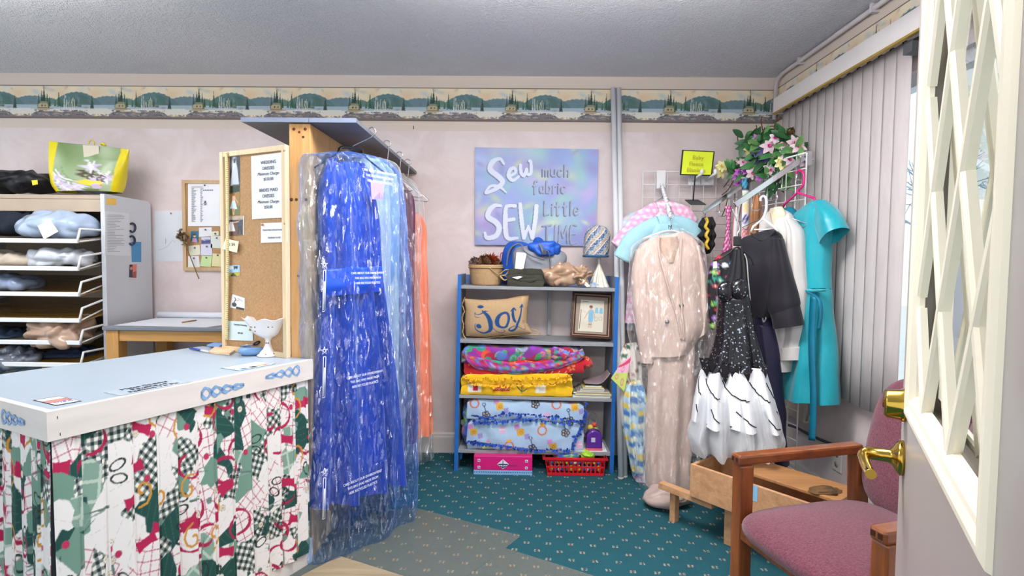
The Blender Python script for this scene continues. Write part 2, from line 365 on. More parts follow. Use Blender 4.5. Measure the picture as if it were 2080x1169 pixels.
# ================================================================== the room
D, XR, XL, H = 3.55, 1.60, -4.5, 2.42
def wall_mat():
    m = bpy.data.materials.new('sponged_pink_wall'); m.use_nodes = True; nt = m.node_tree; b = nt.nodes['Principled BSDF']
    v = coords(nt); f = noise_(nt, v, 3.4, 9, .66, .7); c = ramp(nt, f, [(.3, lin('d3c4c2')), (.5, lin('dbcdcb')), (.7, lin('e4dad9'))])
    sx = N(nt, 'ShaderNodeSeparateXYZ'); nt.links.new(v, sx.inputs[0]); g = math_(nt, 'GREATER_THAN', sx.outputs[2], 2.075)
    nt.links.new(mixc(nt, g, c, lin('d6c8bc')), b.inputs['Base Color']); b.inputs['Roughness'].default_value = .75; return m
def ceil_mat():
    m = bpy.data.materials.new('popcorn_ceiling'); m.use_nodes = True; nt = m.node_tree; b = nt.nodes['Principled BSDF']; v = coords(nt)
    f = noise_(nt, v, 75, 3, .6); f2 = noise_(nt, v, 1.2, 3); g = noise_(nt, v, 170, 2, .5)
    nt.links.new(ramp(nt, f2, [(.3, lin('dcdee6')), (.7, lin('e4e5ec'))]), b.inputs['Base Color']); b.inputs['Roughness'].default_value = .7
    h = ramp(nt, math_(nt, 'ADD', math_(nt, 'MULTIPLY', f, .6), math_(nt, 'MULTIPLY', g, .4)), [(.44, (0,) * 3), (.66, (1,) * 3)])
    bp = N(nt, 'ShaderNodeBump', i_Strength=.9, i_Distance=.007); nt.links.new(h, bp.inputs['Height']); nt.links.new(bp.outputs[0], b.inputs['Normal']); return m
def carpet_mat():
    m = bpy.data.materials.new('teal_carpet_with_dashes'); m.use_nodes = True; nt = m.node_tree; b = nt.nodes['Principled BSDF']; v = coords(nt, (1, 1, 1), (0, 0, .06))
    f = noise_(nt, v, 260, 3, .7); c = ramp(nt, f, [(.3, lin('163f49')), (.7, lin('336a75'))])
    c = mixc(nt, noise_(nt, v, 5, 3), c, mixc(nt, .25, lin('2a626c'), c))
    sx = N(nt, 'ShaderNodeSeparateXYZ'); nt.links.new(v, sx.inputs[0])
    row = math_(nt, 'DIVIDE', sx.outputs[1], .064); ri = math_(nt, 'FLOOR', row); fv = math_(nt, 'SUBTRACT', math_(nt, 'SUBTRACT', row, ri), .5)
    u = math_(nt, 'ADD', math_(nt, 'DIVIDE', sx.outputs[0], .098), math_(nt, 'MULTIPLY', ri, .5)); fu = math_(nt, 'SUBTRACT', math_(nt, 'FRACT', u), .5)
    au, av = math_(nt, 'ABSOLUTE', fu), math_(nt, 'ABSOLUTE', fv)
    core = math_(nt, 'MULTIPLY', math_(nt, 'LESS_THAN', au, .13), math_(nt, 'LESS_THAN', av, .15))
    ctr = math_(nt, 'LESS_THAN', au, .04)
    st = noise_(nt, coords(nt, (160, 60, 1), (0, 0, .3)), 1.0, 2); m1 = math_(nt, 'MULTIPLY', core, math_(nt, 'GREATER_THAN', st, .45))
    c = mixc(nt, m1, c, mixc(nt, ctr, lin('989c92'), lin('66544b')))
    nt.links.new(c, b.inputs['Base Color']); b.inputs['Roughness'].default_value = .95; b.inputs['Specular IOR Level'].default_value = .15
    bp = N(nt, 'ShaderNodeBump', i_Strength=.8, i_Distance=.006); nt.links.new(f, bp.inputs['Height']); nt.links.new(bp.outputs[0], b.inputs['Normal']); return m
M_wall, M_ceil, M_carpet = wall_mat(), ceil_mat(), carpet_mat()
M_white = mat('white_paint', 'eae6e2', .45, var=.03)
M_cream = mat('cream_paint', 'e9e0cc', .4, var=.04)
YF = 0.25                                    # the front of the room, where the photographer stands in the doorway
struct(MB().box((XL, -1.2, -.06), (XR + .12, D + .1, 0)).build('floor', M_carpet, base=(0, 0, 0)))
struct(MB().box((XL, -.6, H), (XR + .12, D + .1, H + .08)).build('ceiling', M_ceil, base=(0, 0, 0)))
struct(MB().box((XL, D, 0), (XR + .12, D + .1, H)).build('wall_back', M_wall, base=(0, 0, 0)))
WY0, WY1, WZ0, WZ1 = 1.30, 3.30, 0.66, 2.04  # the shop window in the right wall
mb = MB()
mb.box((XR, YF, 0), (XR + .12, D, WZ0)); mb.box((XR, YF, WZ1), (XR + .12, D, H)); mb.box((XR, YF, WZ0), (XR + .12, WY0, WZ1)); mb.box((XR, WY1, WZ0), (XR + .12, D, WZ1))
struct(mb.build('wall_right', M_wall, base=(0, 0, 0)))
mb = MB(); ft = .05
mb.box((XR + .03, WY0, WZ0), (XR + .09, WY1, WZ0 + ft)); mb.box((XR + .03, WY0, WZ1 - ft), (XR + .09, WY1, WZ1)); 
for y in (WY0, 2.62, WY1 - ft): mb.box((XR + .03, y, WZ0 + ft), (XR + .09, y + ft, WZ1 - ft))
win = struct(mb.build('window_1', mat('window_frame_paint', 'd8dce2', .4, var=.03)))
def glass_mat(name, rough=0.0, refl=.06):
    m = bpy.data.materials.new(name); m.use_nodes = True; nt = m.node_tree; nt.nodes.remove(nt.nodes['Principled BSDF'])
    tr = N(nt, 'ShaderNodeBsdfTransparent'); tr.inputs[0].default_value = (.94, .97, .96, 1); gl = N(nt, 'ShaderNodeBsdfGlossy'); gl.inputs['Roughness'].default_value = .02
    fr = N(nt, 'ShaderNodeLayerWeight'); mx = N(nt, 'ShaderNodeMixShader'); nt.links.new(math_(nt, 'ADD', math_(nt, 'MULTIPLY', math_(nt, 'POWER', fr.outputs['Facing'], 5), .9), .04 + refl), mx.inputs[0]); nt.links.new(tr.outputs[0], mx.inputs[1]); nt.links.new(gl.outputs[0], mx.inputs[2]); nt.links.new(mx.outputs[0], nt.nodes['Material Output'].inputs[0]); return m
M_glass = glass_mat('window_glass', refl=.0)
MB().box((XR + .055, WY0 + .02, WZ0 + .02), (XR + .06, WY1 - .02, WZ1 - .02)).build('pane', M_glass, win)
# baseboards
prof = [(0, 0), (.016, 0), (.016, .10), (.012, .112), (.012, .12), (.006, .13), (0, .13)]
struct(MB().prism([(XL, D - y, z) for y, z in prof], (XR - XL, 0, 0)).build('baseboard_back', mat('baseboard_paint', 'd9d2cd', .4, var=.03)))
struct(MB().prism([(XR - y, YF, z) for y, z in prof], (0, D - .02 - YF, 0)).build('baseboard_right', MATS['baseboard_paint']))
# scenic wallpaper border
def lake_scene():
    c = Cv(.50, .205, 640, 'e9dcc0'); rg = np.random.RandomState(4)
    c.blotch(['e8c9a4', 'f0e3c8', 'b9cbd4', 'ead2b4', 'f2e6d0'], 22, .05, 3, .7)
    hill = lambda x0, x1, y0, hh, col: c.poly([(x0, .125)] + [(x0 + (x1 - x0) * i / 20, y0 - hh * math.sin(math.pi * i / 20) ** .8 + .002 * math.sin(i * 3)) for i in range(21)] + [(x1, .125)], col)
    hill(-.1, .16, .105, .04, '6d8790'); hill(.37, .62, .105, .04, '6d8790'); hill(.14, .46, .115, .075, '5f7f80'); hill(.22, .42, .118, .06, '54746f'); hill(.05, .2, .118, .04, '67867a')
    c.poly([(0, .118), (.5, .118), (.5, .16), (0, .16)], 'a9bcc6'); c.poly([(0, .145), (.5, .14), (.5, .175), (0, .175)], 'dcdad0')
    c.blotch(['8fa9b8', 'e4dfd2', 'a9bccb'], 10, .02, 8, .4)
    def pine(x, y, h, col):
        for k in range(6):
            t = k / 6; w = h * .17 * (1 - t) ; yy = y - h * t; c.poly([(x - w, yy), (x, yy - h * .3), (x + w, yy)], col)
    for x, y, h, col in ((.055, .13, .075, '3f5c50'), (.075, .128, .09, '35503f'), (.09, .125, .11, '2f4a3e'), (.11, .128, .08, '3b5a4a'), (.125, .13, .06, '35503f'), (.16, .13, .05, '4a6a58'), (.185, .125, .085, '41614f'), (.20, .128, .055, '4f7058'), (.3, .128, .05, '3d5b50'), (.28, .13, .045, '466652'), (.40, .142, .075, '2f4745'), (.392, .142, .045, '3b544d')): pine(x, y, h, col)
    for k in range(26): pine(.17 + rg.rand() * .16, .128 + rg.rand() * .006, .02 + rg.rand() * .028, ['44665a', '567a66', '3c5a4e'][k % 3])
    c.poly([(.045, .14), (.055, .112), (.075, .1), (.115, .1), (.125, .14)], '5c6b52'); c.poly([(.05, .136), (.05, .118), (.065, .108), (.1, .108), (.112, .118), (.112, .138)], 'b8ad8c'); c.poly([(.06, .112), (.07, .1), (.105, .1), (.115, .113)], '8a8f78'); c.poly([(.07, .13), (.07, .12), (.08, .12), (.08, .13)], '5b4c3c'); c.poly([(.092, .13), (.092, .12), (.1, .12), (.1, .13)], '6b5a42')
    for x in (.215, .235, .25, .258, .27, .285): c.line([(x, .15), (x + rg.randn() * .006, .06 + rg.rand() * .03)], .0028, 'e3e2d8')
    c.poly([(0, .192), (.02, .168), (.06, .158), (.16, .16), (.2, .166), (.28, .158), (.36, .164), (.385, .182), (.43, .192), (.5, .188), (.5, .205), (0, .205)], '7f7678'); c.blotch(['6a666c', '978c86', '8c949a', '5f676c'], 30, .016, 21, .0)
    for k in range(150):
        x = rg.rand() * .5; y = .152 + rg.rand() * .045; w = .004 + rg.rand() * .016
        if y < .178 and (x > .37 or x < .03): continue
        c.poly([(x - w, y + .002 + rg.rand() * .004), (x - w * .4, y - .002 - rg.rand() * .004), (x + w * .5, y - rg.rand() * .005), (x + w, y + rg.rand() * .005)], ['6f6a70', '9b8f86', '4d5a60', '8a7f86', 'b3a794', '5d6c72'][k % 6])
    c.poly([(.02, .15), (.06, .14), (.14, .14), (.15, .146), (.08, .155)], 'b29c80'); c.line([(.0, .197), (.5, .197)], .016, '77706f')
    c.blotch(['8b8286', '6a6a70', 'a39a90'], 14, .012, 5, .5)
    c.line([(0, .003), (.5, .003)], .008, '6b5a4c'); c.line([(0, .202), (.5, .202)], .007, '6b5648'); return c
LAKE = lake_scene()
ZB0, ZB1 = 2.135, 2.345
M_paper_border = mat('printed_wallpaper_border', vcol=True, var=0, rough=.7)
def border(name, p0, d, L, off, n):
    p0, d, n = np.array(p0), np.array(d), np.array(n); nx, nz = int(L / .0036), 60
    U, T = np.meshgrid(np.linspace(0, L, nx), np.linspace(0, 1, nz)); P = p0 + d * U[..., None] + np.array([0, 0, -1]) * (T * (ZB1 - ZB0))[..., None] + n * .002
    mb = MB(); mb.grid(P, 0, LAKE.at(U + off, np.clip(T * .2049, .001, .204)), flip=True)
    q = [p0 + n * .002, p0 + d * L + n * .002, p0 + d * L, p0]; mb.prism([q[0], q[1], q[2], q[3]], (0, 0, .0005)); return struct(mb.build(name, M_paper_border, base=tuple(p0)))
border('trim_1', (XL, D, ZB1), (1, 0, 0), XR - XL, .145, (0, -1, 0))
border('trim_2', (XR, D, ZB1), (0, -1, 0), D - YF - .3, .1, (-1, 0, 0))
# invented fixtures that carry the added fill lamps, out of view
M_fix = mat('fixture_white', 'f2f2f0', .4, var=.02)
for i, (lx, ly) in enumerate(FILL_LAMPS):
    t = thing('fill_fixture', ('invented white fill lamp fixture above the counter side', 'invented white fill lamp fixture above the entrance door')[i], 'added fill light', (lx, ly, 2.22))
    MB().box((lx - .62, ly - .03, 2.24), (lx + .62, ly + .03, 2.262)).build('housing', M_fix, t, bev=.008)
    mb = MB()
    for k in (-.08, .08): mb.tube([(lx - .58, ly + k, 2.25), (lx + .58, ly + k, 2.25)], .013, 10)
    mb.build('tube', M_fix, t)
    for k in (-.5, .5): MB().tube([(lx + k, ly, 2.262), (lx + k, ly, H)], .003, 6).build('suspension_wire', M_fix, t)
# ================================================================== counter
uC, nC = Vector((.437, .900, 0)).normalized(), Vector((-.900, .437, 0)).normalized(); P0 = Vector((-1.224, 1.401, 0)); LC, WC, ZC = .90, .70, .844
Z = Vector((0, 0, 1))
def cp(a, b, z): return P0 + uC * a + nC * b + Z * z
M_lam = mat('pale_laminate', 'a5b4c1', .35, var=.03, vscale=3)
M_fascia = mat('whitewashed_board', 'dad3ce', .5, var=.05, vscale=5, stretch=(1, 1, 6))
M_dkline = mat('dark_ink', '2a2c33', .6)
M_ribbon = mat('blue_ribbon_paint', '7fa3cf', .5, var=.15, vscale=40)
ctr = thing('service_counter', 'white topped sales counter with a pleated sewing print fabric skirt', 'counter', cp(LC / 2, WC / 2, 0))
mb = MB(); mb.obox(cp(.018, .018, ZC - .018), uC * (LC - .018), nC * (WC - .018), Z * .018); mb.obox(cp(.05, .05, .1), uC * (LC - .07), nC * (WC - .07), Z * (ZC - .118)); mb.build('worktop', M_lam, ctr)
mb = MB(); mb.obox(cp(-.001, 0, ZC - .078), uC * LC, nC * .018, Z * .08); mb.obox(cp(0, .018, ZC - .078), uC * .018, nC * (WC - .018), Z * .08)
for a, z in ((.022, ZC - .018), (.027, ZC - .064)): mb.obox(cp(a, -.001, z - .004), uC * .002, nC * .002, Z * .008, 1)
mb.build('fascia', [M_fascia, M_dkline], ctr, bev=.002)
mb = MB(); mb.obox(cp(.02, .012, 0), uC * (LC - .02), nC * .018, Z * .10); mb.obox(cp(.02, .03, 0), uC * .018, nC * (WC - .03), Z * .10); mb.build('kickboard', M_fascia, ctr)
MB().obox(cp(.04, .04, .0), uC * (LC - .06), nC * (WC - .06), Z * .12).build('base', M_fascia, ctr)
# painted ribbon swirls on the fascia
def swirl(O, ux, uy, L, h, flip=1):
    mb = MB(); O, ux, uy = Vector(O), Vector(ux), Vector(uy); nn = ux.cross(uy) * .0006
    for ph in (0, math.pi):
        top, bot = [], []
        for i in range(61):
            t = i / 60; y = h * .42 * math.sin(2 * math.pi * 2.0 * t * (1.15 - .15 * t) + ph) * (1 - .75 * t) * flip; w = h * (.05 + .17 * abs(math.cos(2 * math.pi * 2 * t + ph)) * (1 - .6 * t))
            p = O + ux * (L * t) + uy * y + nn; top.append(p + uy * w); bot.append(p - uy * w)
        mb.grid([top, bot], 0, flip=True)
    return mb
for (a, L, fl_, rise) in ((.42, .16, 1, .0), (.83, -.16, -1, .01)):
    d = uC if L > 0 else -uC
    m_ = MB(); s_ = swirl(cp(a, -.0018, ZC - .040 + rise), d, Z, abs(L), .045, fl_); 
    s_.build('ribbon_motif', M_ribbon, ctr)
swirl(cp(-.0018, .245, ZC - .042), -nC, Z, .13, .045).build('ribbon_motif', M_ribbon, ctr)
# sewing print
def sewing_print():
    rg = np.random.RandomState(11); c = Cv(1.2, .72, 520, 'e9e5e3'); n = 170
    sx, sy, an, kind = rg.rand(n) * 1.2, rg.rand(n) * .72, rg.rand(n) * 3.14, rg.choice(6, n, p=[.25, .19, .19, .17, .06, .14])
    best = np.full(c.X.shape, 9.0); idx = np.zeros(c.X.shape, int)
    for i in range(n):
        dx, dy = c.X - sx[i], c.Y - sy[i]; dx -= np.round(dx / 1.2) * 1.2; a, b = dx * math.cos(an[i]) + dy * math.sin(an[i]), -dx * math.sin(an[i]) + dy * math.cos(an[i])
        d = np.maximum(np.abs(a) * .8, np.abs(b)); m = d < best; best[m] = d[m]; idx[m] = i
    A = an[idx]; K = kind[idx]; a, b = c.X * np.cos(A) + c.Y * np.sin(A), -c.X * np.sin(A) + c.Y * np.cos(A)
    st = lambda x, p, w: np.mod(x, p) < w
    c.put(K == 1, 'ebe6e4'); c.put((K == 1) & (st(a, .028, .0032) | st(b, .028, .0032)), 'c27a8c'); c.put((K == 1) & (st(a, .028, .0032) & st(b, .028, .0032)), '8c2f4c')
    c.put(K == 2, '1f4a45'); c.put((K == 2) & st(a + b, .03, .002), '3e6b60'); c.put(K == 3, '6f9384'); c.put((K == 4), '7f9f90'); c.put((K == 4) & (st(a, .05, .008) | st(b, .05, .008)), 'b9cabd')
    g1, g2 = st(a, .02, .01), st(b, .02, .01); c.put(K == 5, 'ece9e2'); c.put((K == 5) & (g1 ^ g2), '7b8784'); c.put((K == 5) & g1 & g2, '22302f'); 
    c.put((K == 0) & (np.mod(a, .045) < .0016) & (np.mod(b * 3, .07) < .045), 'c9c6c6')
    R_ = rg.rand
    for i in range(24):                       # crimson ribbons
        x, y, t0, s_ = R_() * 1.2, R_() * .72, R_() * 6.3, .018 + R_() * .02; pts = []
        for k in range(14): t = t0 + k * .36; pts.append((x + s_ * math.cos(t) * (1 + k * .06), y + s_ * 1.2 * math.sin(t)))
        c.line(pts, [.004 + .008 * abs(math.sin(k * .45)) for k in range(14)], 'a81f4c')
    for i in range(22):                       # spools
        x, y, t = R_() * 1.2, R_() * .72, R_() * .8 - .4; ca, sa = math.cos(t), math.sin(t)
        c.poly([(x + ca * p - sa * q, y + sa * p + ca * q) for p, q in ((-.03, -.018), (-.012, -.012), (.012, -.012), (.03, -.018), (.03, .018), (.012, .012), (-.012, .012), (-.03, .018))], 'b1204f')
    for i in range(18):                       # scissors
        x, y, t = R_() * 1.2, R_() * .72, R_() * 6.3; ca, sa = math.cos(t), math.sin(t)
        for s_ in (-1, 1): c.disc(x + ca * .03 - sa * .018 * s_, y + sa * .03 + ca * .018 * s_, .026, '24332f', .014, ring=.28, ang=t + .25 * s_)
        c.line([(x, y), (x - ca * .07 - sa * .008, y - sa * .07 + ca * .008)], [.007, .001], '8a9a94'); c.line([(x, y), (x - ca * .07 + sa * .008, y - sa * .07 - ca * .008)], [.007, .001], '5d716a')
    for i in range(13):                       # curled tape measures
        x, y, t = R_() * 1.2, R_() * .72, R_() * 6.3; c.line([(x + (.004 + .0035 * k) * math.cos(t + k * .7), y + (.004 + .0035 * k) * math.sin(t + k * .7) * 1.2) for k in range(10)], [.008 - .0002 * k for k in range(10)], 'c98f3a')
    for i in range(60):                       # buttons
        x, y = R_() * 1.2, R_() * .72; q = ['c2285a', 'e8e0cf', '6d8b80', 'd8cdb8', 'c2285a'][i % 5]; c.disc(x, y, .010, '5b6360'); c.disc(x, y, .009, q); c.disc(x - .003, y, .0015, '555555'); c.disc(x + .003, y, .0015, '555555')
    return c
SEW = sewing_print()
M_cotton = mat('printed_cotton', vcol=True, var=.06, vscale=3, rough=.85)
def skirt(a0, b0, d, L, n, off, nfold, name_seed):
    nx, nz = int(L * 560), 300; U, T = np.meshgrid(np.linspace(0, L, nx), np.linspace(0, 1, nz)); z = ZC - .074 - T * (ZC - .074 - .06)
    q = np.mod(U / L * nfold + .12 * np.sin(U * 17), 1); dep = np.where(q < .82, .004 + .010 * q / .82, .014 * (1 - (q - .82) / .18)) + .004 * np.sin(U * 31 + 2 * T) * T + .004
    o = np.array(P0 + uC * a0 + nC * b0); P = o + np.array(d) * U[..., None] + np.array(n) * (dep * (.45 + .9 * T))[..., None]; P[..., 2] = z
    mb = MB(); mb.grid(P, 0, SEW.at(U * 1.1 + off, T * .62 + .01 + .08 * np.floor(U / L * nfold) % .3), flip=True); return mb
skirt(.015, .02, tuple(uC), LC - .03, tuple(-nC), 0, 13, 1).build('fabric_skirt', M_cotton, ctr)
skirt(.02, .68, tuple(-nC), .66, tuple(-uC), .4, 12, 2).build('fabric_skirt', M_cotton, ctr)
# stickers and the payment note on the worktop
def on_top(a, b, L, w, z=.0012): return [cp(a, b, ZC + z), cp(a + L, b, ZC + z), cp(a + L, b + w, ZC + z), cp(a, b + w, ZC + z)]
def fpx(px, py): return fl(px, py, ZC + .0012)
def quad(mb, q, mi=0, th=.0005): return mb.prism(q, (0, 0, -th), mi)
M_stick = {k: mat('sticker_' + k, v, .35, var=.03) for k, v in dict(white='eef1f3', black='23262c', pink='e2837d', orange='e8b06a', teal='5d8f9a', blue='4f78c4').items()}
st_ = thing('card_sticker', 'payment card sticker with colour bands at the near counter corner', 'sticker', fpx(110, 815))
c0 = fpx(67, 812); ea = (fpx(113, 823) - c0); eb = (fpx(120, 803.5) - c0)
st_.location = c0; ROOT[st_.name] = tuple(c0)
mb = MB()
for a, b, mi, k in ((0, 1, 1, 0), (.08, .42, 0, 1), (.46, .92, 0, 1)):
    pass
cr = lambda s, t: c0 + ea * s + eb * t
quad(mb, [cr(0, 0), cr(1, 0), cr(1, 1), cr(0, 1)], 1)
for s0, s1, mi in ((.06, .34, 0), (.38, .62, 2), (.66, .95, 0)): mb.prism([cr(s0, .05) + Z * .0004, cr(s1, .05) + Z * .0004, cr(s1, .95) + Z * .0004, cr(s0, .95) + Z * .0004], (0, 0, -.0003), mi)
mb.build('sticker', [M_stick['white'], M_stick['black'], M_stick['pink']], st_)
text('VISA', cr(.80, .5) + Z * .0008, eb, -ea, .022, M_stick['blue'], st_, shear=.25).location.z += .0001
nt_ = thing('payment_note', 'clear strip lettered about checks along the front counter edge', 'note', cp(.27, .05, ZC + .001))
quad(MB(), on_top(.19, .026, .22, .085)).build('clear_strip', mat('clear_strip', 'b2c1cd', .15, var=.02), nt_)
text('Make Checks\nPayable to\nFashion To Fit', cp(.30, .092, ZC + .0018), uC, nC, .026, M_dkline, nt_)
cs = thing('bank_card_sticker', 'bank card logo sticker on counter front edge below the milk glass', 'sticker', cp(.62, .1, ZC + .001))
mb = MB(); quad(mb, on_top(.60, .05, .16, .105, .001), 4); quad(mb, on_top(.606, .056, .148, .093, .0014), 0)
for a, mi in ((.62, 5), (.66, 1), (.69, 3), (.72, 2)): quad(mb, on_top(a, .06, .026, .022, .0018), mi)
mb.build('sticker', [M_stick[k] for k in ('white', 'black', 'pink', 'orange', 'teal', 'blue')], cs)
# ---------------------------------------------------------------- things on the counter
M_milk = mat('milk_glass', 'f3efee', .12, var=.02, coat=.6)
zt = ZC + .0005
b0 = fpx(545, 722); t = thing('compote_dish', 'white milk glass footed compote with ruffled rim', 'dish', b0)
sc = 1.0 / 1.0
def ruffle(i, a, r, h):
    k = max(0, (h - .115) / .05); return r * (1 + .05 * k * math.cos(9 * a)), h + .0045 * k * math.sin(9 * a + .6)
pr = [(.0, .0), (.043, .0), (.045, .004), (.034, .014), (.02, .03), (.012, .048), (.011, .065), (.016, .075), (.035, .083), (.055, .098), (.068, .118), (.082, .142), (.096, .158), (.098, .161), (.092, .158), (.078, .143), (.064, .12), (.05, .102), (.03, .09), (0, .086)]
MB().lathe(pr, b0, 64, 0, wave=ruffle).build('bowl', M_milk, t)
mb = MB(); rg = random.Random(3)
for k in range(14):
    a = rg.uniform(-2.6, .5); h = rg.choice((.012, .055, .1, .11, .128)); r = np.interp(h, [.0, .012, .055, .1, .128], [.045, .037, .012, .057, .074]); p = b0 + Vector((r * math.cos(a), r * math.sin(a), h)); mb.ell(p, .003, k % 2, nu=8, nv=6)
mb.build('flower_decoration', [mat('painted_bud', 'a05a6a', .4), mat('painted_leaf', '7d8a66', .4)], t)
bd = fpx(512, 719); t = thing('pin_dish', 'small round blue pin dish beside the milk glass compote', 'dish', bd)
MB().lathe([(0, 0), (.038, 0), (.05, .008), (.053, .02), (.046, .032), (.036, .034), (.033, .028), (0, .026)], bd, 40).build('bowl', mat('blue_plastic', '7fa9dc', .25, var=.03), t)
sc_t = thing('snips', 'small scissors with black handles resting in blue pin dish', 'scissors', bd + Z * .034)
mb = MB(); q = bd + Z * .036
mb.tube([q + Vector((-.05, .0, .0)), q + Vector((.012, .004, .004))], .003, 6); mb.tube([q + Vector((-.048, .012, .0)), q + Vector((.012, .004, .004))], .003, 6); mb.build('blade', mat('steel', 'b9bcc0', .25, 1.0), sc_t)
for s in (-1, 1):
    MB().tube([q + Vector((.022 + .012 * math.cos(a), .006 + .01 * s + .009 * math.sin(a), .012 + .008 * math.sin(a * s + 1))) for a in np.linspace(0, 2 * math.pi, 16, endpoint=False)], .0035, 6, closed=True).build('handle', mat('black_plastic', '1c1d20', .4, var=.05), sc_t)
# card holder
ch = fpx(588, 722); t = thing('card_holder', 'black wire business card holder beside the compote', 'holder', ch)
ux = (fpx(611, 724) - fpx(566, 722)).normalized(); uy = Z.cross(ux) * -1
uy = Vector((-ux.y, ux.x, 0))
mb = MB(); w = .038
mb.tube(cpts([ch - ux * w + uy * .01 + Z * .03, ch - ux * w + uy * .0 + Z * .004, ch - ux * (w - .004) - uy * .012 + Z * .004, ch + ux * (w - .004) - uy * .012 + Z * .004, ch + ux * w + Z * .004, ch + ux * w + uy * .01 + Z * .03]), .0032, 8); mb.tube([ch - ux * w + uy * .01 + Z * .003, ch + ux * w + uy * .01 + Z * .003], .003, 6)
mb.build('wire_frame', MATS['black_plastic'], t)
t = thing('business_cards', 'stack of white business cards standing in the black holder', 'cards', ch + Z * .006)
tilt = (Z * .97 + uy * .24).normalized(); o = ch - ux * .043 - uy * .006 + Z * .008
mb = MB(); mb.obox(o, ux * .086, tilt * .05, uy * .008); mb.build('card', mat('card_white', 'eceaf0', .5, var=.02), t)
text('FASHION TO FIT', o + ux * .043 + tilt * .039 - uy * .0006, ux, tilt, .0085, mat('mauve_ink', '9a7aa0', .5), t); 
text('Alterations\n& Sewing', o + ux * .05 + tilt * .024 - uy * .0006, ux, tilt, .0065, MATS['mauve_ink'], t)
MB().obox(o + ux * .014 + tilt * .012 - uy * .001, ux * .004, tilt * .018, uy * .0008).build('printed_mark', mat('maroon_ink', '8c2448', .5), t)
# notepads and pens
def slab(mb, q, h, mi=0): return mb.prism([p for p in q], (0, 0, h), mi)
t = thing('memo_pad', 'orange cream memo pad lying on the counter beside the pens', 'notepad', fpx(445, 715))
slab(MB(), [fpx(424, 717), fpx(466, 721), fpx(485, 708), fpx(440, 704)], .008).build('pad', mat('cream_pad', 'e9cba6', .6, var=.04), t)
t = thing('sticky_pad', 'blue and pink sticky note pad behind the memo pad', 'notepad', fpx(440, 704))
q4 = [fpx(420, 706), fpx(446, 708), fpx(462, 702), fpx(436, 700.5)]; slab(MB(), [p + Z * .008 for p in q4], .006).build('pad', mat('sky_pad', '86a9dc', .6, var=.05), t)
t = thing('note_sheet', 'pale green and peach note sheet leaning at the corkboard foot', 'paper', fpx(480, 702))
slab(MB(), [fpx(440, 700.5) + Z * .003, fpx(488, 704) + Z * .003, fpx(522, 697) + Z * .003, fpx(470, 695) + Z * .003], .003).build('sheet', mat('peach_note', 'e6d9b8', .6, col2='e9c3a2', vscale=10), t)
for nm, a, b, col, lab in (('pen', (386, 709), (424, 717), '2c48a8', 'blue and white ballpoint pen on the counter beside the memo pad'), ('pencil', (372, 652), (398, 648), 'b08a4a', None)):
    if nm == 'pen':
        p, q = fpx(*a) + Z * .006, fpx(*b) + Z * .006; m = p.lerp(q, .6); t = thing(nm, lab, 'pen', p)
        MB().tube([p, m], .0048, 10).build('barrel', mat('blue_pen', col, .3), t); MB().tube([m, q], [.0048, .003], 10).build('grip', mat('white_pen', 'e0e0ea', .3), t); MB().tube([q, q + (q - p) * .07], [.002, .0008], 8).build('tip', MATS['steel'], t)
p, q = fpx(405, 701) + Z * .005, fpx(452, 709) + Z * .006
# ================================================================== corkboard standing on the counter
c_r = at(586, 690, 2.235); cz0 = ZC; z1 = at(585, 294, 2.235).z; kd = -nC; A = math.atan2(-nC.y, -nC.x)
cpl = Plane((c_r.x, c_r.y, 0), A)
cl = cpl.hit(452, 500); wB = (Vector((cl.x, cl.y, 0)) - Vector((c_r.x, c_r.y, 0))).length; lo = Vector((cl.x, cl.y, 0)); ux = cpl.u
def bp(s, z, d=0.0): return lo + ux * s + Z * z + cpl.n * d
t = thing('tall_corkboard', 'tall wood framed corkboard standing at the counter end', 'bulletin board', bp(wB / 2, cz0))
M_pine_f = wood('pale_pine_frame', 'd8bd94', 'ead6b2', 2, 1.0)
M_cork = mat('cork', 'a9835c', .9, col2='c09a70', vscale=120, bump=.3, bscale=200)
MB().obox(bp(.01, cz0 + .012, -.012), ux * (wB - .02), Z * (z1 - cz0 - .024), cpl.n * .012).build('cork_panel', M_cork, t)
fw = .022
for nm, a, s, b in (('side', (0, cz0), (fw, 0), z1 - cz0), ('side', (wB - fw, cz0), (fw, 0), z1 - cz0)):
    MB().obox(bp(a[0], a[1], -.012), ux * fw, Z * b, cpl.n * .022).build('frame_side', M_pine_f, t, bev=.002)
for z in (cz0, z1 - fw): MB().obox(bp(fw, z, -.012), ux * (wB - 2 * fw), Z * fw, cpl.n * .021).build('frame_rail', M_pine_f, t, bev=.002)
def bh(px, py, d=.0012): return cpl.shifted(d).hit(px, py)
def paper(name, label, cat, px, m, d=.0014, th=.0008, group=None, texts=(), lean=.0):
    q = [bh(x, y, d + (lean if i > 1 else 0)) for i, (x, y) in enumerate(px)]; lo_ = min(q, key=lambda p: p.z)
    t = thing(name, label, cat, lo_, group); MB().prism(q, tuple(-cpl.n * th)).build('sheet', m, t)
    for (body, x, y, size, mt, sh) in texts: text(body, bh(x, y, d + .0012), ux, Z, size, mt, t, shear=sh)
    return t
M_sheet = mat('white_sheet', 'eef0f4', .5, var=.02); M_gloss_sheet = mat('laminated_sheet', 'e9eef6', .12, var=.02, coat=.8); M_ink = mat('grey_ink', '4b4e58', .6)
wt = paper('price_sign', 'laminated wedding and bridesmaid price sign on the tall corkboard', 'sign', [(510, 317), (581, 308), (582, 441), (512, 445)], M_gloss_sheet, .003)
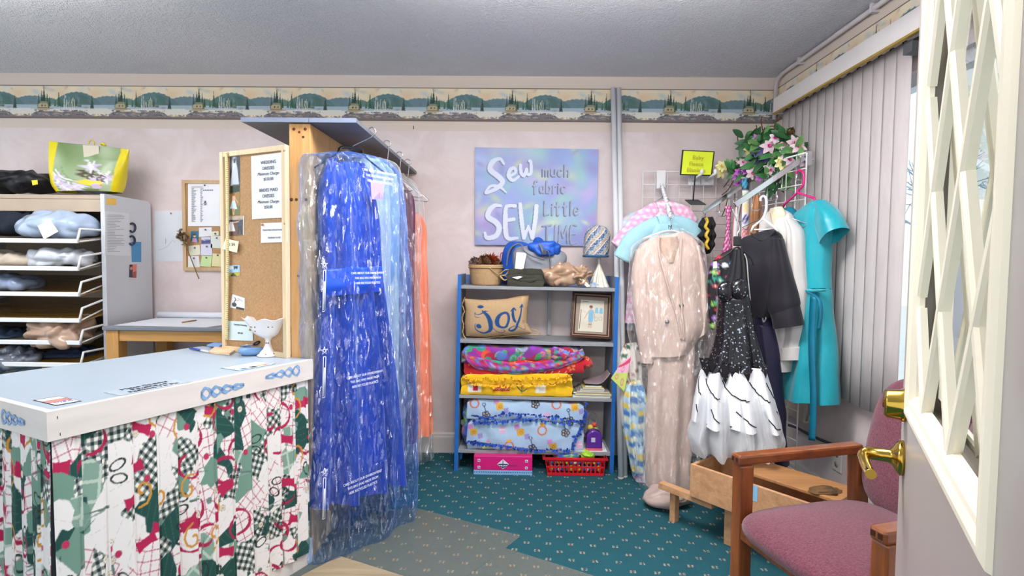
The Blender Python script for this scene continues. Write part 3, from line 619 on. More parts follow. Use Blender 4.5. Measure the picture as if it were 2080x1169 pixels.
for body, y, sz, sh in (('WEDDING', 329, .019, 0), ('DRESSES', 341, .019, 0), ('Minimum Charge-', 352, .018, .22), ('$150.00', 363, .018, 0), ('BRIDES MAID', 385.5, .019, 0), ('DRESSES', 397.5, .019, 0), ('Minimum Charge-', 409, .018, .22), ('$50.00', 420, .018, 0)):
    text(body, bh(545, y + 3, .0046), ux, Z, sz, M_ink, wt, shear=sh)
pt = paper('payable_card', 'small white card about checks pinned below the price sign', 'sign', [(530, 453), (584, 451), (584, 491), (530, 493)], M_sheet, .003, texts=[('PLEASE MAKE CHECKS PAYABLE TO', 557, 468, .0085, M_ink, 0), ('FASHION TO FIT', 557, 484, .010, M_ink, 0)])
gt = paper('steaming_card', 'pale mint garment steaming price card low on the corkboard', 'sign', [(463, 651), (512, 653), (514, 692), (464, 690)], mat('mint_card', 'd6e6e6', .3, var=.02), .003, texts=[('Garment Steaming', 488, 661, .011, M_ink, 0), ('$23.00', 488, 678, .012, M_ink, 0)])
def pins(parent, pts, m=None):
    for x, y in pts: MB().ell(bh(x, y, .007), .0055, nu=10, nv=8).build('push_pin', m or mat('wooden_pin', 'b98a5c', .5), parent)
pins(pt, [(533, 456), (579, 454)]); pins(gt, [(463, 669), (508, 669)]); pins(wt, [(578, 306)])
M_photo = mat('glossy_photo', vcol=True, var=0, rough=.2, coat=.4)
def photo(name, label, px, cv, d=.0016, surf=bh, nrm=None, cat='photo'):
    q = [surf(x, y, d) for x, y in px]; t = thing(name, label, cat, min(q, key=lambda p: p.z)); mb = MB(); cv.sheet(mb, *q, 40, 48); mb.prism([p - (nrm or cpl.n) * .0004 for p in q], tuple(-(nrm or cpl.n) * .0004), 0, col=(.8, .8, .8)); mb.build('print', M_photo, t); return t
c = Cv(.06, .13, 900, '39424a'); c.blotch(['2b333b', '56606a'], 12, .03, 1); c.poly([(.018, .02), (.035, .012), (.045, .05), (.056, .125), (.006, .128), (.014, .06)], 'c4ccd4'); c.blotch(['e4eaef'], 3, .02, 2, .5); c.poly([(.022, .01), (.036, .01), (.034, .03), (.022, .03)], '4a5058')
photo('wedding_gown_photo', 'top photo of a pale wedding gown on the corkboard', [(467, 319), (487, 316), (487, 376), (466, 377)], c)
c = Cv(.06, .13, 900, '6d7440'); c.poly([(0, 0), (.06, 0), (.06, .03), (0, .04)], '26382c'); c.poly([(0, .035), (.06, .025), (.06, .09), (0, .08)], '9a7c3a'); c.disc(.026, .035, .007, '8a4b34'); c.poly([(.018, .045), (.034, .045), (.034, .07), (.018, .07)], 'd9a79a'); c.poly([(.018, .066), (.034, .066), (.047, .105), (.006, .1)], 'cfe0f2'); c.line([(.02, .1), (.024, .125)], .005, 'd9a080'); c.line([(.03, .1), (.028, .128)], .005, 'd9a080'); c.line([(.032, .05), (.05, .075)], .004, 'd9a080')
photo('flower_girl_photo', 'photo of a person in pale blue skirt standing on grass', [(466, 378), (487, 377), (487, 436), (464, 437)], c)
c = Cv(.1, .11, 700, '6a4a3a'); c.poly([(0, 0), (.1, 0), (.1, .03), (0, .03)], 'b9a898'); c.poly([(0, .02), (.1, .02), (.1, .05), (0, .05)], '5a4438'); c.poly([(.018, .03), (.034, .03), (.05, .085), (.002, .085)], 'ece6ea'); c.disc(.025, .024, .007, '4a3428'); c.poly([(.065, .025), (.085, .025), (.088, .065), (.062, .065)], '3a4a5c'); c.line([(.07, .06), (.066, .1)], .009, '2d3a4a'); c.line([(.08, .06), (.085, .1)], .009, '2d3a4a'); c.disc(.073, .018, .007, 'b98a70'); c.line([(.03, .035), (.068, .032)], .005, 'd9b09a'); c.line([(.097, 0), (.097, .11)], .006, 'd9d0c8')
photo('dancing_couple_photo', 'photo of a bride and a suited person dancing', [(461, 440), (496, 438), (496, 477), (460, 479)], c)
c = Cv(.06, .055, 700, '9cc4ea'); c.disc(.018, .012, .009, 'f2f4e8'); c.poly([(0, .0), (.005, 0), (.006, .04), (0, .04)], '1d2b20'); c.poly([(.03, .005), (.05, .004), (.05, .014), (.045, .022), (.04, .014), (.034, .024)], '22352a'); c.poly([(0, .036), (.06, .034), (.06, .055), (0, .055)], 'b8a840'); c.poly([(.02, .045), (.03, .036), (.045, .055), (.015, .055)], '3a4434')
photo('landscape_postcard', 'landscape postcard with blue sky and trees on corkboard', [(462, 539), (487, 538), (487, 560), (462, 561)], c, cat='postcard')
c = Cv(.06, .06, 700, 'e4e6ea'); c.disc(.016, .043, .010, '2c2f36'); c.line([(.014, .012), (.02, .02), (.014, .03), (.016, .043)], .004, '2c2f36'); c.poly([(.024, .05), (.058, .05), (.058, .06), (.024, .06)], '22262c'); c.poly([(.02, .02), (.036, .016), (.034, .022), (.02, .026)], 'e2b08a'); c.line([(.03, .012), (.05, .018)], .003, '8fa0c0')
photo('key_tag_card', 'tilted white card with a black round mark on corkboard', [(472, 597), (497, 605), (497, 630), (467, 624)], c, cat='card')
t = paper('curled_note', 'curled cream note taped over the tape measure on corkboard', 'note', [(458, 484), (485, 490), (481, 513), (450, 505)], mat('cream_note', 'e6e3c8', .4, var=.04), .012, texts=[('1 3/4', 471, 499, .018, mat('olive_ink', '7d7a55', .6), 0)])
# tape measure down the left frame
t = thing('tape_measure', 'yellow cloth tape measure hanging along corkboard left edge', 'tape measure', bh(462, 690))
mb = MB(); L_, R_ = [], []
for y in np.linspace(309, 690, 60): x = 459.5 + 1.6 * math.sin((y - 309) / 90) + (y - 309) * .004; L_.append(bh(x - 3.1, y, .0125)); R_.append(bh(x + 3.1, y, .0125))
mb.grid([L_, R_], 0)
MBt = MB()
for k in range(95):
    y = 312 + k * 4; x = 459.5 + 1.6 * math.sin((y - 309) / 90) + (y - 309) * .004; q = [bh(x + (0.2 if k % 4 else -1.6), y, .0132), bh(x + 2.8, y, .0132), bh(x + 2.8, y + .7, .0132), bh(x + (.2 if k % 4 else -1.6), y + .7, .0132)]; MBt.add(q, [(0, 3, 2, 1)])
mb.build('tape', mat('yellow_tape', 'e2d398', .5, var=.06, vscale=20), t, solid=.0008); MBt.build('marks', M_ink, t)
# ================================================================== display rack
XP, YF_, YB = -2.362, 3.125, 3.52
M_rack = mat('rack_white', 'cfd3da', .4, var=.04, vscale=3); M_rackin = mat('rack_back', 'b9a894', .55, var=.08); M_rail = mat('white_rail', 'f0f2f2', .3, var=.02)
M_amber = wood('amber_shelf', '4a3c22', 'a87a2e', 0, .5, .25)
rk = thing('garment_rack', 'white sided shelf rack with tilted trays at the left wall', 'rack', (-2.82, 3.32, 0)); XLr = -3.30
zt_ = at(205, 393, YF_).z
mb = MB(); pr = [(YF_, 0), (YB, 0), (YB, zt_ - .02), (YB - .02, zt_ - .002), (YF_, zt_ + .0)]
mb.prism([(XP, y, z) for y, z in pr], (-.026, 0, 0)); mb.build('side_panel', M_rack, rk, bev=.003)
MB().prism([(XLr, y, z) for y, z in pr], (-.026, 0, 0)).build('side_panel', M_rack, rk, bev=.003)
MB().box((XLr, YF_ + .02, zt_ - .028), (XP - .026, YB, zt_ - .006)).build('top_shelf', M_rackin, rk); MB().box((XLr, YF_ + .02, zt_ - .10), (XP - .026, YF_ + .04, zt_ - .03)).build('front_rail', M_rackin, rk)
MB().box((XLr, YB - .01, 0), (XP - .026, YB, zt_ - .03)).build('back_panel', M_rackin, rk)
TRAYS = []
for k, (yf, ya) in enumerate(((491, 467), (547, 514), (599, 561), (652, 610), (697, 660), (742, 708))):
    p = at(167, yf, 2.97); zf = p.z; zb = zf + .09; xr = XP - .03
    t_ = MB(); t_.obox((XLr + .01, 2.975, zf), (xr - XLr - .012, 0, 0), (0, YB - 2.99, zb - zf), (0, 0, -.008)); s = t_.build('tray', M_amber if k in (2, 3, 5) else mat('tray_dark', '7d7468', .5, var=.15), rk)
    MB().box((XLr + .01, 2.958, zf - .008), (xr, 2.974, zf + .016)).build('tray_lip', M_rail, s, bev=.003)
    up_ = at(205, ya, YF_ - .01).z
    mb = MB(); mb.tube([(xr - .004, 2.966, zf + .002), (xr - .002, 2.985, zf + .07), (xr + .0, YF_ - .0, up_), (xr, YF_ + .05, up_ + .005)], .0065, 8); mb.tube([(xr - .006, 2.97, zf + .0), (xr - .004, YF_ + .02, up_ - .05)], .0045, 8); mb.build('tray_rail', M_rail, s)
    TRAYS.append((zf, (zb - zf) / (YB - 2.975)))
def trayz(k, y): return TRAYS[k][0] + TRAYS[k][1] * (y - 2.975)
# papers on the rack side
def rp(px, py, d=.0012): p = atx(px, py, XP + d); return p
def rpaper(name, label, cat, px, m, d=.0015):
    q = [rp(x, y, d) for x, y in px]; t = thing(name, label, cat, min(q, key=lambda p: p.z)); MB().prism(q, (-.001, 0, 0)).build('sheet', m, t); return t
rpaper('sticky_note', 'orange yellow sticky note at the top of white rack side', 'note', [(217, 402), (236, 403), (236, 416), (217, 415)], mat('amber_note', 'edc455', .6, var=.04))
t = rpaper('list_sheet', 'faint printed list sheet taped on the white rack side', 'paper', [(214, 428), (262, 433), (266, 519), (213, 518)], mat('faint_sheet', 'dde1e8', .5, var=.02))
mb = MB()
rgq = random.Random(5)
for k in range(24):
    y = 436 + k * 3.2; q = [rp(218, y, .003), rp(218 + rgq.uniform(12, 22), y + .2, .003), rp(240, y + 1.2, .003), rp(218, y + 1, .003)]; e = 218 + rgq.uniform(12, 36); q = [rp(218, y, .003), rp(e, y + .3, .003), rp(e, y + 1.2, .003), rp(218, y + .9, .003)]; mb.add(q, [(0, 3, 2, 1)])
mb.build('print_lines', mat('pale_ink', '9a9faa', .6), t)
rpaper('blue_card', 'plain blue card stuck low on the white rack side', 'card', [(267, 491), (287, 491), (287, 532), (268, 532)], mat('card_blue', '4f93c4', .5, var=.04))
c = Cv(.04, .05, 600, 'd9776a'); c.poly([(0, 0), (.016, 0), (.02, .05), (0, .05)], '2a2c3a'); c.disc(.01, .015, .006, 'c09080'); c.poly([(.02, .03), (.04, .025), (.04, .05), (.02, .05)], 'a34a3c')
photo('sunset_photo', 'small orange and dark photo below the blue card', [(263, 537), (278, 536), (277, 564), (262, 563)], c, surf=lambda x, y, d: rp(x, y, d), nrm=Vector((1, 0, 0)))
t = thing('scissor_hook', 'dark blue scissor handles hanging on the rack side panel', 'scissors', rp(268, 495))
mb = MB()
for cx_, cy_, r_ in ((269, 462, 6), (268, 488, 6)):
    mb.tube([rp(cx_ + r_ * math.cos(a), cy_ + 1.5 * r_ * math.sin(a) , .007) for a in np.linspace(-2.2, 2.4, 14)], .006, 8)
mb.build('handles', mat('navy_plastic', '2b3550', .4), t)
# ================================================================== bundles on the rack
M_navy = mat('navy_cloth', '1f2733', .85, var=.25, vscale=9); M_dark = mat('black_nylon', '15171c', .45, var=.2); M_bagblue = mat('hazy_blue_bag', 'a9bcd6', .25, var=.12, vscale=14, coat=.5); M_bagwhite = mat('hazy_white_bag', 'd3dae4', .25, var=.08, vscale=14, coat=.5)
M_beige_c = mat('beige_cloth', 'cdbfae', .8, var=.1); M_baggrey = mat('grey_bag', '6f7684', .22, var=.25, vscale=14, coat=.6); M_bagtan = mat('tan_bag', 'b89a86', .3, var=.15, vscale=12, coat=.35); M_steelblue = mat('slate_cloth', '35435a', .8, var=.2)
def bundle(name, label, cat, x0, y0, x1, y1, Y, m, seed, ry=.12, tray=None, group=None, amp=.03, crease=.016, fr=9, floor=None, sq=.9):
    a, b = at(x0, y1, Y), at(x1, y0, Y); c = (a + b) / 2; fz = floor if floor is not None else (a.z if tray is None else trayz(tray, Y - ry * .6) + .004)
    mb = MB(); blob(mb, c, ((b.x - a.x) / 2, ry, max(.02, (b.z - a.z) / 2)), seed, amp, fr, crease, floor=fz, sq=sq); o = mb.build(name, m); tag(o, label, cat, group); return o
bundle('garment_bag', 'black nylon bag with a yellow tag lying on rack top', 'bag', -40, 344, 108, 391, 3.30, M_dark, 3, .15, floor=zt_ - .004, amp=.03)
o = MB(); qa = [at(64, 366, 3.13), at(75, 365, 3.13), at(76, 374, 3.13), at(66, 376, 3.13)]; tg = thing('bag_tag', 'small yellow tag on the black nylon bag', 'tag', qa[3]); o.prism(qa, (0, .004, 0)).build('tag_card', mat('yellow_card', 'e8d63a', .5), tg)
bundle('navy_garment', 'dark navy garment folded on the top rack tray', 'garment', -30, 423, 118, 489, 3.28, M_navy, 5, .15, 0)
ob = bundle('plastic_garment_bag', 'hazy blue plastic bag with a paper ticket on top tray', 'bag', 42, 428, 196, 492, 3.14, M_bagblue, 8, .14, 0, amp=.02, crease=.012)
qa = [at(76, 458, 2.985), at(103, 447, 2.985), at(118, 470, 2.985), at(89, 486, 2.985)]; tg = thing('paper_ticket', 'cream paper ticket resting on the hazy blue bag', 'tag', qa[3]); MB().prism(qa, (0, .003, 0)).build('ticket', mat('cream_ticket', 'e4e4d2', .6, var=.03), tg)
bundle('beige_garment', 'crumpled beige garment on the second rack tray', 'garment', -30, 506, 82, 552, 3.12, M_beige_c, 12, .13, 1)
bundle('white_plastic_bag', 'translucent white plastic bag on the second rack tray', 'bag', 60, 502, 196, 548, 3.11, M_bagwhite, 14, .12, 1, crease=.022)
bundle('pale_bag_bundle', 'greyish blue plastic bundle alone on the third rack tray', 'bag', -40, 553, 80, 596, 3.12, mat('haze_bag', '8d9cba', .25, var=.12, coat=.5), 17, .13, 2)
bundle('slate_garment', 'slate blue garment folded on the fifth rack tray', 'garment', -30, 662, 64, 700, 3.12, M_steelblue, 21, .13, 4)
bundle('tan_plastic_bag', 'crumpled tan plastic bag spilling over the fifth tray lip', 'bag', 62, 640, 186, 712, 3.07, M_bagtan, 25, .13, None, amp=.03, crease=.03, floor=trayz(4, 2.95) - .03)
bundle('silver_grey_bag', 'shiny grey plastic bag on the lowest visible tray', 'bag', -30, 702, 96, 756, 3.08, M_baggrey, 28, .12, None, crease=.03)
bundle('denim_garment', 'dark denim trousers rolled on the lowest visible tray', 'garment', 96, 704, 198, 742, 3.16, mat('dark_denim', '26344c', .85, var=.25, vscale=14), 31, .12, 5)
# printed shopping bag
shp = Plane((at(180, 390, 3.30).x, 3.30, 0), .04)
t = thing('shopping_bag', 'printed grass green shopping bag with yellow sides on rack top', 'bag', (at(180, 390, 3.3).x, 3.3, zt_))
c = Cv(.42, .26, 520, '8fa577'); c.blotch(['6d8a4e', '9db58a', 'b9c9a8', '5f7d45'], 16, .09, 5, .8); c.blotch(['c9bcd6', 'd6cbe0', 'e6e0ea', 'b9aac8'], 10, .07, 9, .0)
for k, (x, y) in enumerate(((.1, .2), (.16, .22), (.22, .21), (.3, .17), (.36, .15), (.27, .1), (.08, .16), (.2, .24), (.12, .24))):
    for a in range(7): c.line([(x, y), (x + .06 * math.cos(a * .9 + k), y + .035 * math.sin(a * .9 + k))], [.022, .006], ['cabdd8', 'd9cfe4', 'e8e4ee'][(a + k) % 3])
c.line(cpts([(.07, .12), (.12, .16), (.2, .18), (.27, .2)]), .007, 'eef0f4'); c.line(cpts([(.1, .1), (.14, .15), (.24, .2)]), .005, '7f9a66')
c.poly([(.2, .185), (.25, .165), (.3, .172), (.345, .17), (.355, .2), (.3, .21), (.24, .2)], 'f0cf3e'); c.blotch(['f2b52e'], 1, .01, 1, 0); c.poly([(.3, .2), (.355, .19), (.34, .215)], 'e07a3a'); c.disc(.32, .215, .028, 'cbb9d6'); c.poly([(.22, .24), (.34, .235), (.33, .26), (.24, .26)], '6b7f4a')
c.poly([(0, 0), (.055, 0), (.06, .26), (0, .26)], 'ecdc1e'); c.poly([(.385, 0), (.42, 0), (.42, .26), (.395, .26)], 'e6d21c')
for (x, y, w) in ((.20, .125, 0), (.235, .13, 1), (.262, .14, 2), (.288, .13, 0), (.315, .145, 1), (.34, .15, 2)):
    c.line([(x, y - .012), (x + .004, y + .022)], .008, '54493c'); c.line(cpts([(x, y - .01), (x + .018, y - .004), (x + .014, y + .008), (x + .002, y + .01), (x + .02, y + .024)]), .006, '5d5142')
rows = [(99, 287, 262, 303), (101, 320, 259, 330), (105, 350, 254, 358), (112, 374, 248, 380), (122, 391, 244, 391)]
mb = MB(); ex = [shp.hit(99, 287), shp.hit(262, 303)]
wq = (ex[1] - ex[0]).length
def bagcol(P, s):
    k = P.shape[0]; th = np.arange(P.shape[1]) / P.shape[1] * 2 * math.pi; u = (np.sign(np.cos(th)) * np.abs(np.cos(th)) ** .7 + 1) / 2
    return c.at(np.clip(np.broadcast_to(u, (k, len(u))), .003, .997) * .42, np.clip(np.linspace(0, 1, k), .004, .996)[:, None] * .26 + 0 * u)
garment(mb, shp, rows, [.012, .05, .08, .09, .08], [.006, .008, .004, .002, 0], 2, .4, 120, 80, .004, 4, bagcol, sq=.7)
mb.build('bag_body', mat('woven_bag_print', vcol=True, var=.08, vscale=12, rough=.3, coat=.3), t)
mb = MB(); mb.tube([shp.hit(186 + 6 * math.cos(a), 292 + 7 * math.sin(a)) for a in np.linspace(-3.1, .3, 12)], .0035, 6); mb.tube([shp.hit(205, 293), shp.hit(209, 291), shp.hit(214, 296)], .008, 6); mb.build('handle', mat('yellow_webbing', 'd8cc2a', .6), t)
pz = shp.shifted(.04); q = [pz.hit(168, 294), pz.hit(200, 296), pz.hit(203, 332), pz.hit(171, 330)]
tg = thing('bag_ticket', 'beige paper ticket hanging on the printed shopping bag', 'tag', q[3]); MB().prism(q, (0, .002, 0)).build('ticket', mat('beige_ticket', 'cfc8b4', .6, var=.04), tg)
# ================================================================== work table
zt2 = .868; tl = thing('work_table', 'grey topped wooden work table beside the white rack', 'table', (-1.9, 3.27, 0))
M_tlegs = wood('honey_pine', 'b98544', 'd9a45e', 2, 1); M_ttop = mat('grey_laminate_top', '7e828a', .5, var=.05)
xl = at(212, 662, 3.02).x; MB().box((xl, 3.0, zt2 - .022), (-1.30, 3.53, zt2)).build('table_top', M_ttop, tl, bev=.004)
for y in (3.02, 3.45): MB().box((xl + .02, y, zt2 - .082), (-1.33, y + .03, zt2 - .022)).build('apron', wood('honey_pine_rail', 'b98544', 'd9a45e', 0, 1), tl)
for x in (xl + .012, -1.42):
    for y in (3.012, 3.43): MB().box((x, y, 0), (x + .07, y + .07, zt2 - .022)).build('leg', M_tlegs, tl, bev=.003)
MB().box((xl + .06, 3.06, .25), (-1.40, 3.49, .27)).build('lower_shelf', M_ttop, tl)
def tp(px, py, k=0): p = fl(px, py, zt2 + k); return p
t = thing('pattern_paper', 'large white pattern paper sheet spread over the grey table', 'paper', tp(330, 655))
MB().prism([tp(232, 660, .002), tp(420, 664, .002), tp(520, 650, .002), (-1.33, 3.5, zt2 + .002), (tp(318, 646).x, 3.50, zt2 + .002)], (0, 0, -.0012)).build('sheet', mat('pattern_sheet', 'dfe4ec', .6, var=.03), t)
t = thing('paper_roll', 'white rolled pattern paper lying along table back edge', 'paper roll', (-1.85, 3.47, zt2))
MB().tube([(at(322, 640, 3.46).x, 3.46, zt2 + .022), (-1.34, 3.46, zt2 + .022)], .019, 16).build('roll', mat('roll_white', 'e2e6ee', .6, var=.02), t)
p, q = tp(370, 654, .007), tp(397, 650, .007); t = thing('pencil', 'yellow pencil lying on the pattern paper', 'pencil', p)
MB().tube([p, q], .0045, 6).build('barrel', mat('pencil_yellow', 'b48f45', .4), t); MB().tube([q, q + (q - p).normalized() * .014], [.004, .0006], 6).build('tip', mat('pencil_tip', '3a3430', .5), t)
# ================================================================== wall papers and small corkboard
def wp(px, py, d=.0015): return at(px, py, D - d)
q = [wp(315, 428), wp(372, 427), (wp(383, 530)), wp(316, 530)]; t = thing('sketch_sheet', 'plain white sketch sheet pinned on the wall beside small corkboard', 'paper', q[3])
MB().prism(q, (0, .001, 0)).build('sheet', mat('sketch_paper', 'd9dde2', .6, var=.03), t); MB().ell(wp(347, 433, .006), .006, nu=10, nv=8).build('push_pin', MATS['wooden_pin'], t)
mb = MB(); mb.tube([wp(336, 484, .0025), wp(337, 490, .0025), wp(336, 495, .0025)], .001, 5); mb.tube(cpts([wp(322, 507, .002), wp(330, 505, .002), wp(342, 498, .002), (wp(350, 488, .002)), wp(356, 492, .002)]), .0006, 5); mb.build('pencil_marks', mat('faint_pencil', '8d929b', .7), t)
x0, z0, x1_, z1_ = wp(375, 549).x, wp(375, 549).z, wp(470, 366).x, wp(400, 366).z
t = thing('small_corkboard', 'small wood framed corkboard hung on the back wall', 'bulletin board', ((x0 + x1_) / 2, D, z0))
MB().box((x0 + .01, D - .008, z0 + .01), (x1_ - .01, D - .001, z1_ - .01)).build('cork_panel', M_cork, t)
f_ = .022
for a, b in (((x0, z0), (x0 + f_, z1_)), ((x1_ - f_, z0), (x1_, z1_))): MB().box((a[0], D - .018, a[1]), (b[0], D - .001, b[1])).build('frame_side', wood('oak_frame', 'b99a70', 'cdb088', 2), t)
for z in (z0, z1_ - f_): MB().box((x0 + f_, D - .018, z), (x1_ - f_, D - .001, z + f_)).build('frame_rail', MATS['oak_frame'], t)
def wpaper(name, label, cat, px, m, d=.011):
    q = [wp(x, y, d) for x, y in px]; t = thing(name, label, cat, min(q, key=lambda p: p.z)); MB().prism(q, (0, .0012, 0)).build('sheet', m, t)
    cx_ = sum(x for x, y in px) / 4; MB().ell(wp(cx_, px[0][1] + 4, d + .005), .0055, nu=8, nv=6).build('push_pin', mat('grey_pin', '6d6a66', .4), t); return t
t = wpaper('phone_list', 'white printed phone list at the top of small corkboard', 'paper', [(382, 372), (449, 372), (449, 459), (382, 459)], M_sheet)
mb = MB(); rgq = random.Random(9)
for k in range(34):
    y = 380 + k * 2.1 if k else 379
    for xa, xb in (((389, 400), (407, 413)) if k else ((389, 423), (423, 424))):
        e = rgq.uniform(xa + (xb - xa) * .4, xb); mb.add([wp(xa, y, .013), wp(e, y, .013), wp(e, y + 1, .013), wp(xa, y + 1, .013)], [(0, 3, 2, 1)])
for k in range(6): mb.add([wp(412 + k * 3.6, 385, .013), wp(414.8 + k * 3.6, 384.6, .013), wp(414.8 + k * 3.6, 387, .013), wp(412 + k * 3.6, 387.2, .013)], [(0, 3, 2, 1)])
mb.tube(cpts([wp(414, 414, .013), wp(417, 408, .013), wp(418, 414, .013), wp(415, 416, .013)]), .003, 5); mb.build('print_lines', mat('list_ink', '7c818c', .6), t)
Mn = {k: mat('note_' + k, v, .6, var=.03) for k, v in dict(white='e4e6e8', lilac='d8d8ea', green='c3e0a0', yellow='e0dca8', cream='e0e0ca', pale='dde4dc').items()}
for nm, lab, px, k in (('memo_slip', 'white memo slip under the phone list, centre of small corkboard', [(404, 462), (430, 461), (430, 479), (404, 481)], 'white'), ('narrow_note', 'narrow cream note just right of the white memo slip', [(430, 470), (444, 469), (444, 478), (430, 479)], 'cream'), ('memo_card', 'tall pale card at small corkboard right edge above yellow note', [(428, 479), (452, 479), (452, 504), (428, 503)], 'pale'), ('memo_note', 'cream square note below the portrait photo', [(383, 499), (406, 497), (407, 517), (385, 519)], 'cream'), ('memo_square', 'lilac square note in the middle of small corkboard', [(408, 496), (431, 495), (431, 518), (408, 518)], 'lilac'), ('corner_note', 'white note in small corkboard lower left corner', [(382, 520), (404, 519), (406, 542), (382, 543)], 'white'), ('lime_note', 'lime green sticky note at small corkboard bottom edge', [(410, 519), (431, 519), (428, 542), (406, 540)], 'green'), ('yellow_note', 'pale yellow sticky note in small corkboard lower right corner', [(432, 514), (453, 516), (453, 542), (430, 540)], 'yellow')):
    wpaper(nm, lab, 'note', px, Mn[k])
c = Cv(.05, .07, 600, '2f6d86'); c.disc(.024, .03, .009, 'd9a890'); c.disc(.024, .024, .009, '4a3326'); c.disc(.024, .033, .007, 'e0b49c'); c.poly([(.012, .045), (.036, .045), (.042, .07), (.006, .07)], 'd8a8c0')
photo('portrait_photo', 'small portrait photo of a person in pink on corkboard', [(388, 469), (404, 469), (403, 492), (387, 491)], c, surf=lambda x, y, d: wp(x, y, .012), nrm=Vector((0, -1, 0)))
c = Cv(.06, .045, 500, '6d74a8'); c.poly([(0, 0), (.06, 0), (.06, .015), (0, .018)], 'c9cfe0'); c.disc(.02, .02, .006, 'd0b0a8'); c.poly([(0, .026), (.06, .022), (.06, .036), (0, .04)], '3f4a80')
photo('lilac_postcard', 'small purple blue postcard in the small corkboard centre', [(409, 481), (427, 481), (427, 495), (409, 495)], c, surf=lambda x, y, d: wp(x, y, .0125), nrm=Vector((0, -1, 0)), cat='postcard')
t = thing('dried_flower', 'dried brown flower bunch with long stem on corkboard edge', 'dried flower', wp(404, 566, .03))
MB().tube(cpts([wp(380, 505, .04), wp(390, 530, .035), wp(404, 566, .03)]), .003, 6).build('stem', mat('dry_stem', '8a6c40', .8), t)
rg = random.Random(2)
for k, (x, y, r) in enumerate(((370, 476, .028), (374, 488, .026), (366, 482, .022), (378, 495, .022), (382, 481, .018), (368, 466, .012))):
    mb = MB(); c_ = wp(x, y, .045)
    for j in range(26):
        d = Vector((rg.gauss(0, 1), -abs(rg.gauss(0, .8)), rg.gauss(0, 1))).normalized(); mb.leaf(c_, d, d.orthogonal(), r * rg.uniform(.8, 1.5), r * .25, 0)
    mb.build('flower_head', mat('dried_petal_%d' % (k % 2), ('8c7258', 'b09a72')[k % 2], .9, var=.25, vscale=60), t)
# ================================================================== divider: post, plywood panel, overhead board
M_post = wood('yellow_pine', 'c98a44', 'e3b173', 2, .9, .45, .1); M_ply = wood('plywood', 'c98f4e', 'e0b67c', 2, .5, .5)
M_knot = mat('pine_knot', '6b3f1c', .6); M_board = mat('grey_painted_board', '6c7079', .55, var=.1, vscale=10); M_edge = mat('blue_grey_edge', '8b95ab', .5, var=.06)
YPo = 2.25; pL, pR = at(588, 400, YPo), at(631, 400, YPo); zB = at(632, 250, YPo).z
bA, bB, bC = fl(490, 247, zB), fl(722, 252, zB), fl(843, 347, zB)
dv = thing('room_divider', 'wooden divider post with plywood panel and grey board on top', 'divider', ((pL.x + pR.x) / 2, 2.6, 0))
mb = MB(); mb.box((pL.x, YPo, 0), (pR.x, YPo + .04, zB - .002)); mb.build('post', M_post, dv, bev=.003)
mb = MB()
for x, y, r in ((597, 262, .006), (608, 268, .005), (620, 262, .006), (592, 405, .007), (602, 405, .006), (622, 405, .006), (616, 278, .005), (606, 560, .005)): p = at(x, y, YPo - .0005); mb.lathe([(0, 0), (r, 0), (r, .001), (0, .001)], p, 12, 0, ax=(0, -1, 0))
mb.build('knot', M_knot, dv)
MB().box((pR.x - .014, YPo + .041, 0), (pR.x - .002, D - .02, zB - .002)).build('plywood_panel', M_ply, dv)
MB().box((pL.x + .02, YPo + .9, 0), (pL.x + .06, YPo + .94, zB - .002)).build('rear_post', M_post, dv)
xr_ = (bB.x + bC.x) / 2
mb = MB(); mb.box((bA.x, bA.y, zB), (xr_, D - .012, zB + .016)); mb.box((bA.x, bA.y - .004, zB - .001), (pR.x, bA.y, zB + .017), 1); mb.box((pR.x + .002, bA.y - .003, zB - .001), (xr_, bA.y, zB + .017), 1)
mb.build('top_board', [M_board, M_edge], dv)
# nail in the wall
t = thing('wall_nail', 'small dark nail sticking out of the wall above the divider', 'nail', at(840, 262, D)); p = at(840, 262, D)
MB().tube([p, p + Vector((.006, -.03, .012))], .0022, 6).build('shank', mat('dark_steel', '2b2b2e', .4, .6), t)
# ================================================================== garments hanging on the board edge
M_wire = mat('wire_steel', 'aeb1b8', .25, 1.0); M_bplast = mat('black_plastic', '1c1d20', .4, var=.05)
def hook(mb, p, u, r=.018, drop=.05, rad=.0022):
    """a hanger hook over point p, opening along u"""
    p = Vector(p); u = Vector(u); pts = [p - Z * drop, p - Z * (r * .9)]
    pts += [p + u * (r * math.cos(a) - 0 * r) + Z * (r * math.sin(a)) for a in np.linspace(-.9, math.pi + .35, 14)]; pts[1] = p + u * (r * .45) - Z * r * 1.0
    pts[0] = p + u * 0 - Z * drop; mb.tube(cpts(pts, 3), rad, 8); return mb
def hanger(name, label, p, u, m, width=.40, h=.11, drop=.06, rad=.0035, bar=True, kind='wire', group=None, mh=None, uh=None):
    t = thing(name, label, 'hanger', p, group); u = Vector(u).normalized(); p = Vector(p); k = p - Z * drop
    MB().tube([(0, 0, 0)] * 2, 0.0001, 3) if 0 else None
    hook(MB(), p, Vector(uh).normalized() if uh is not None else u, drop=drop).build('hook', mh or M_wire, t)
    mb = MB(); L, R_ = k - u * (width / 2) - Z * h, k + u * (width / 2) - Z * h
    if kind == 'wire':
        mb.tube([k, L, L + u * .02 - Z * .012, R_ - u * .02 - Z * .012, R_], rad, 7, closed=True)
    elif kind == 'wide':
        mb.tube(cpts([L, k.lerp(L, .5) + Z * h * .12, k - Z * .004, k.lerp(R_, .5) + Z * h * .12, R_]), [rad * 2.2] * 33 if 0 else rad * 2.2, 10, flat=.55)
    else:
        mb.tube([k, L, L - Z * .012 + u * .01, R_ - Z * .012 - u * .01, R_], rad, 10, closed=True)
    mb.build('shoulders', m, t); return t
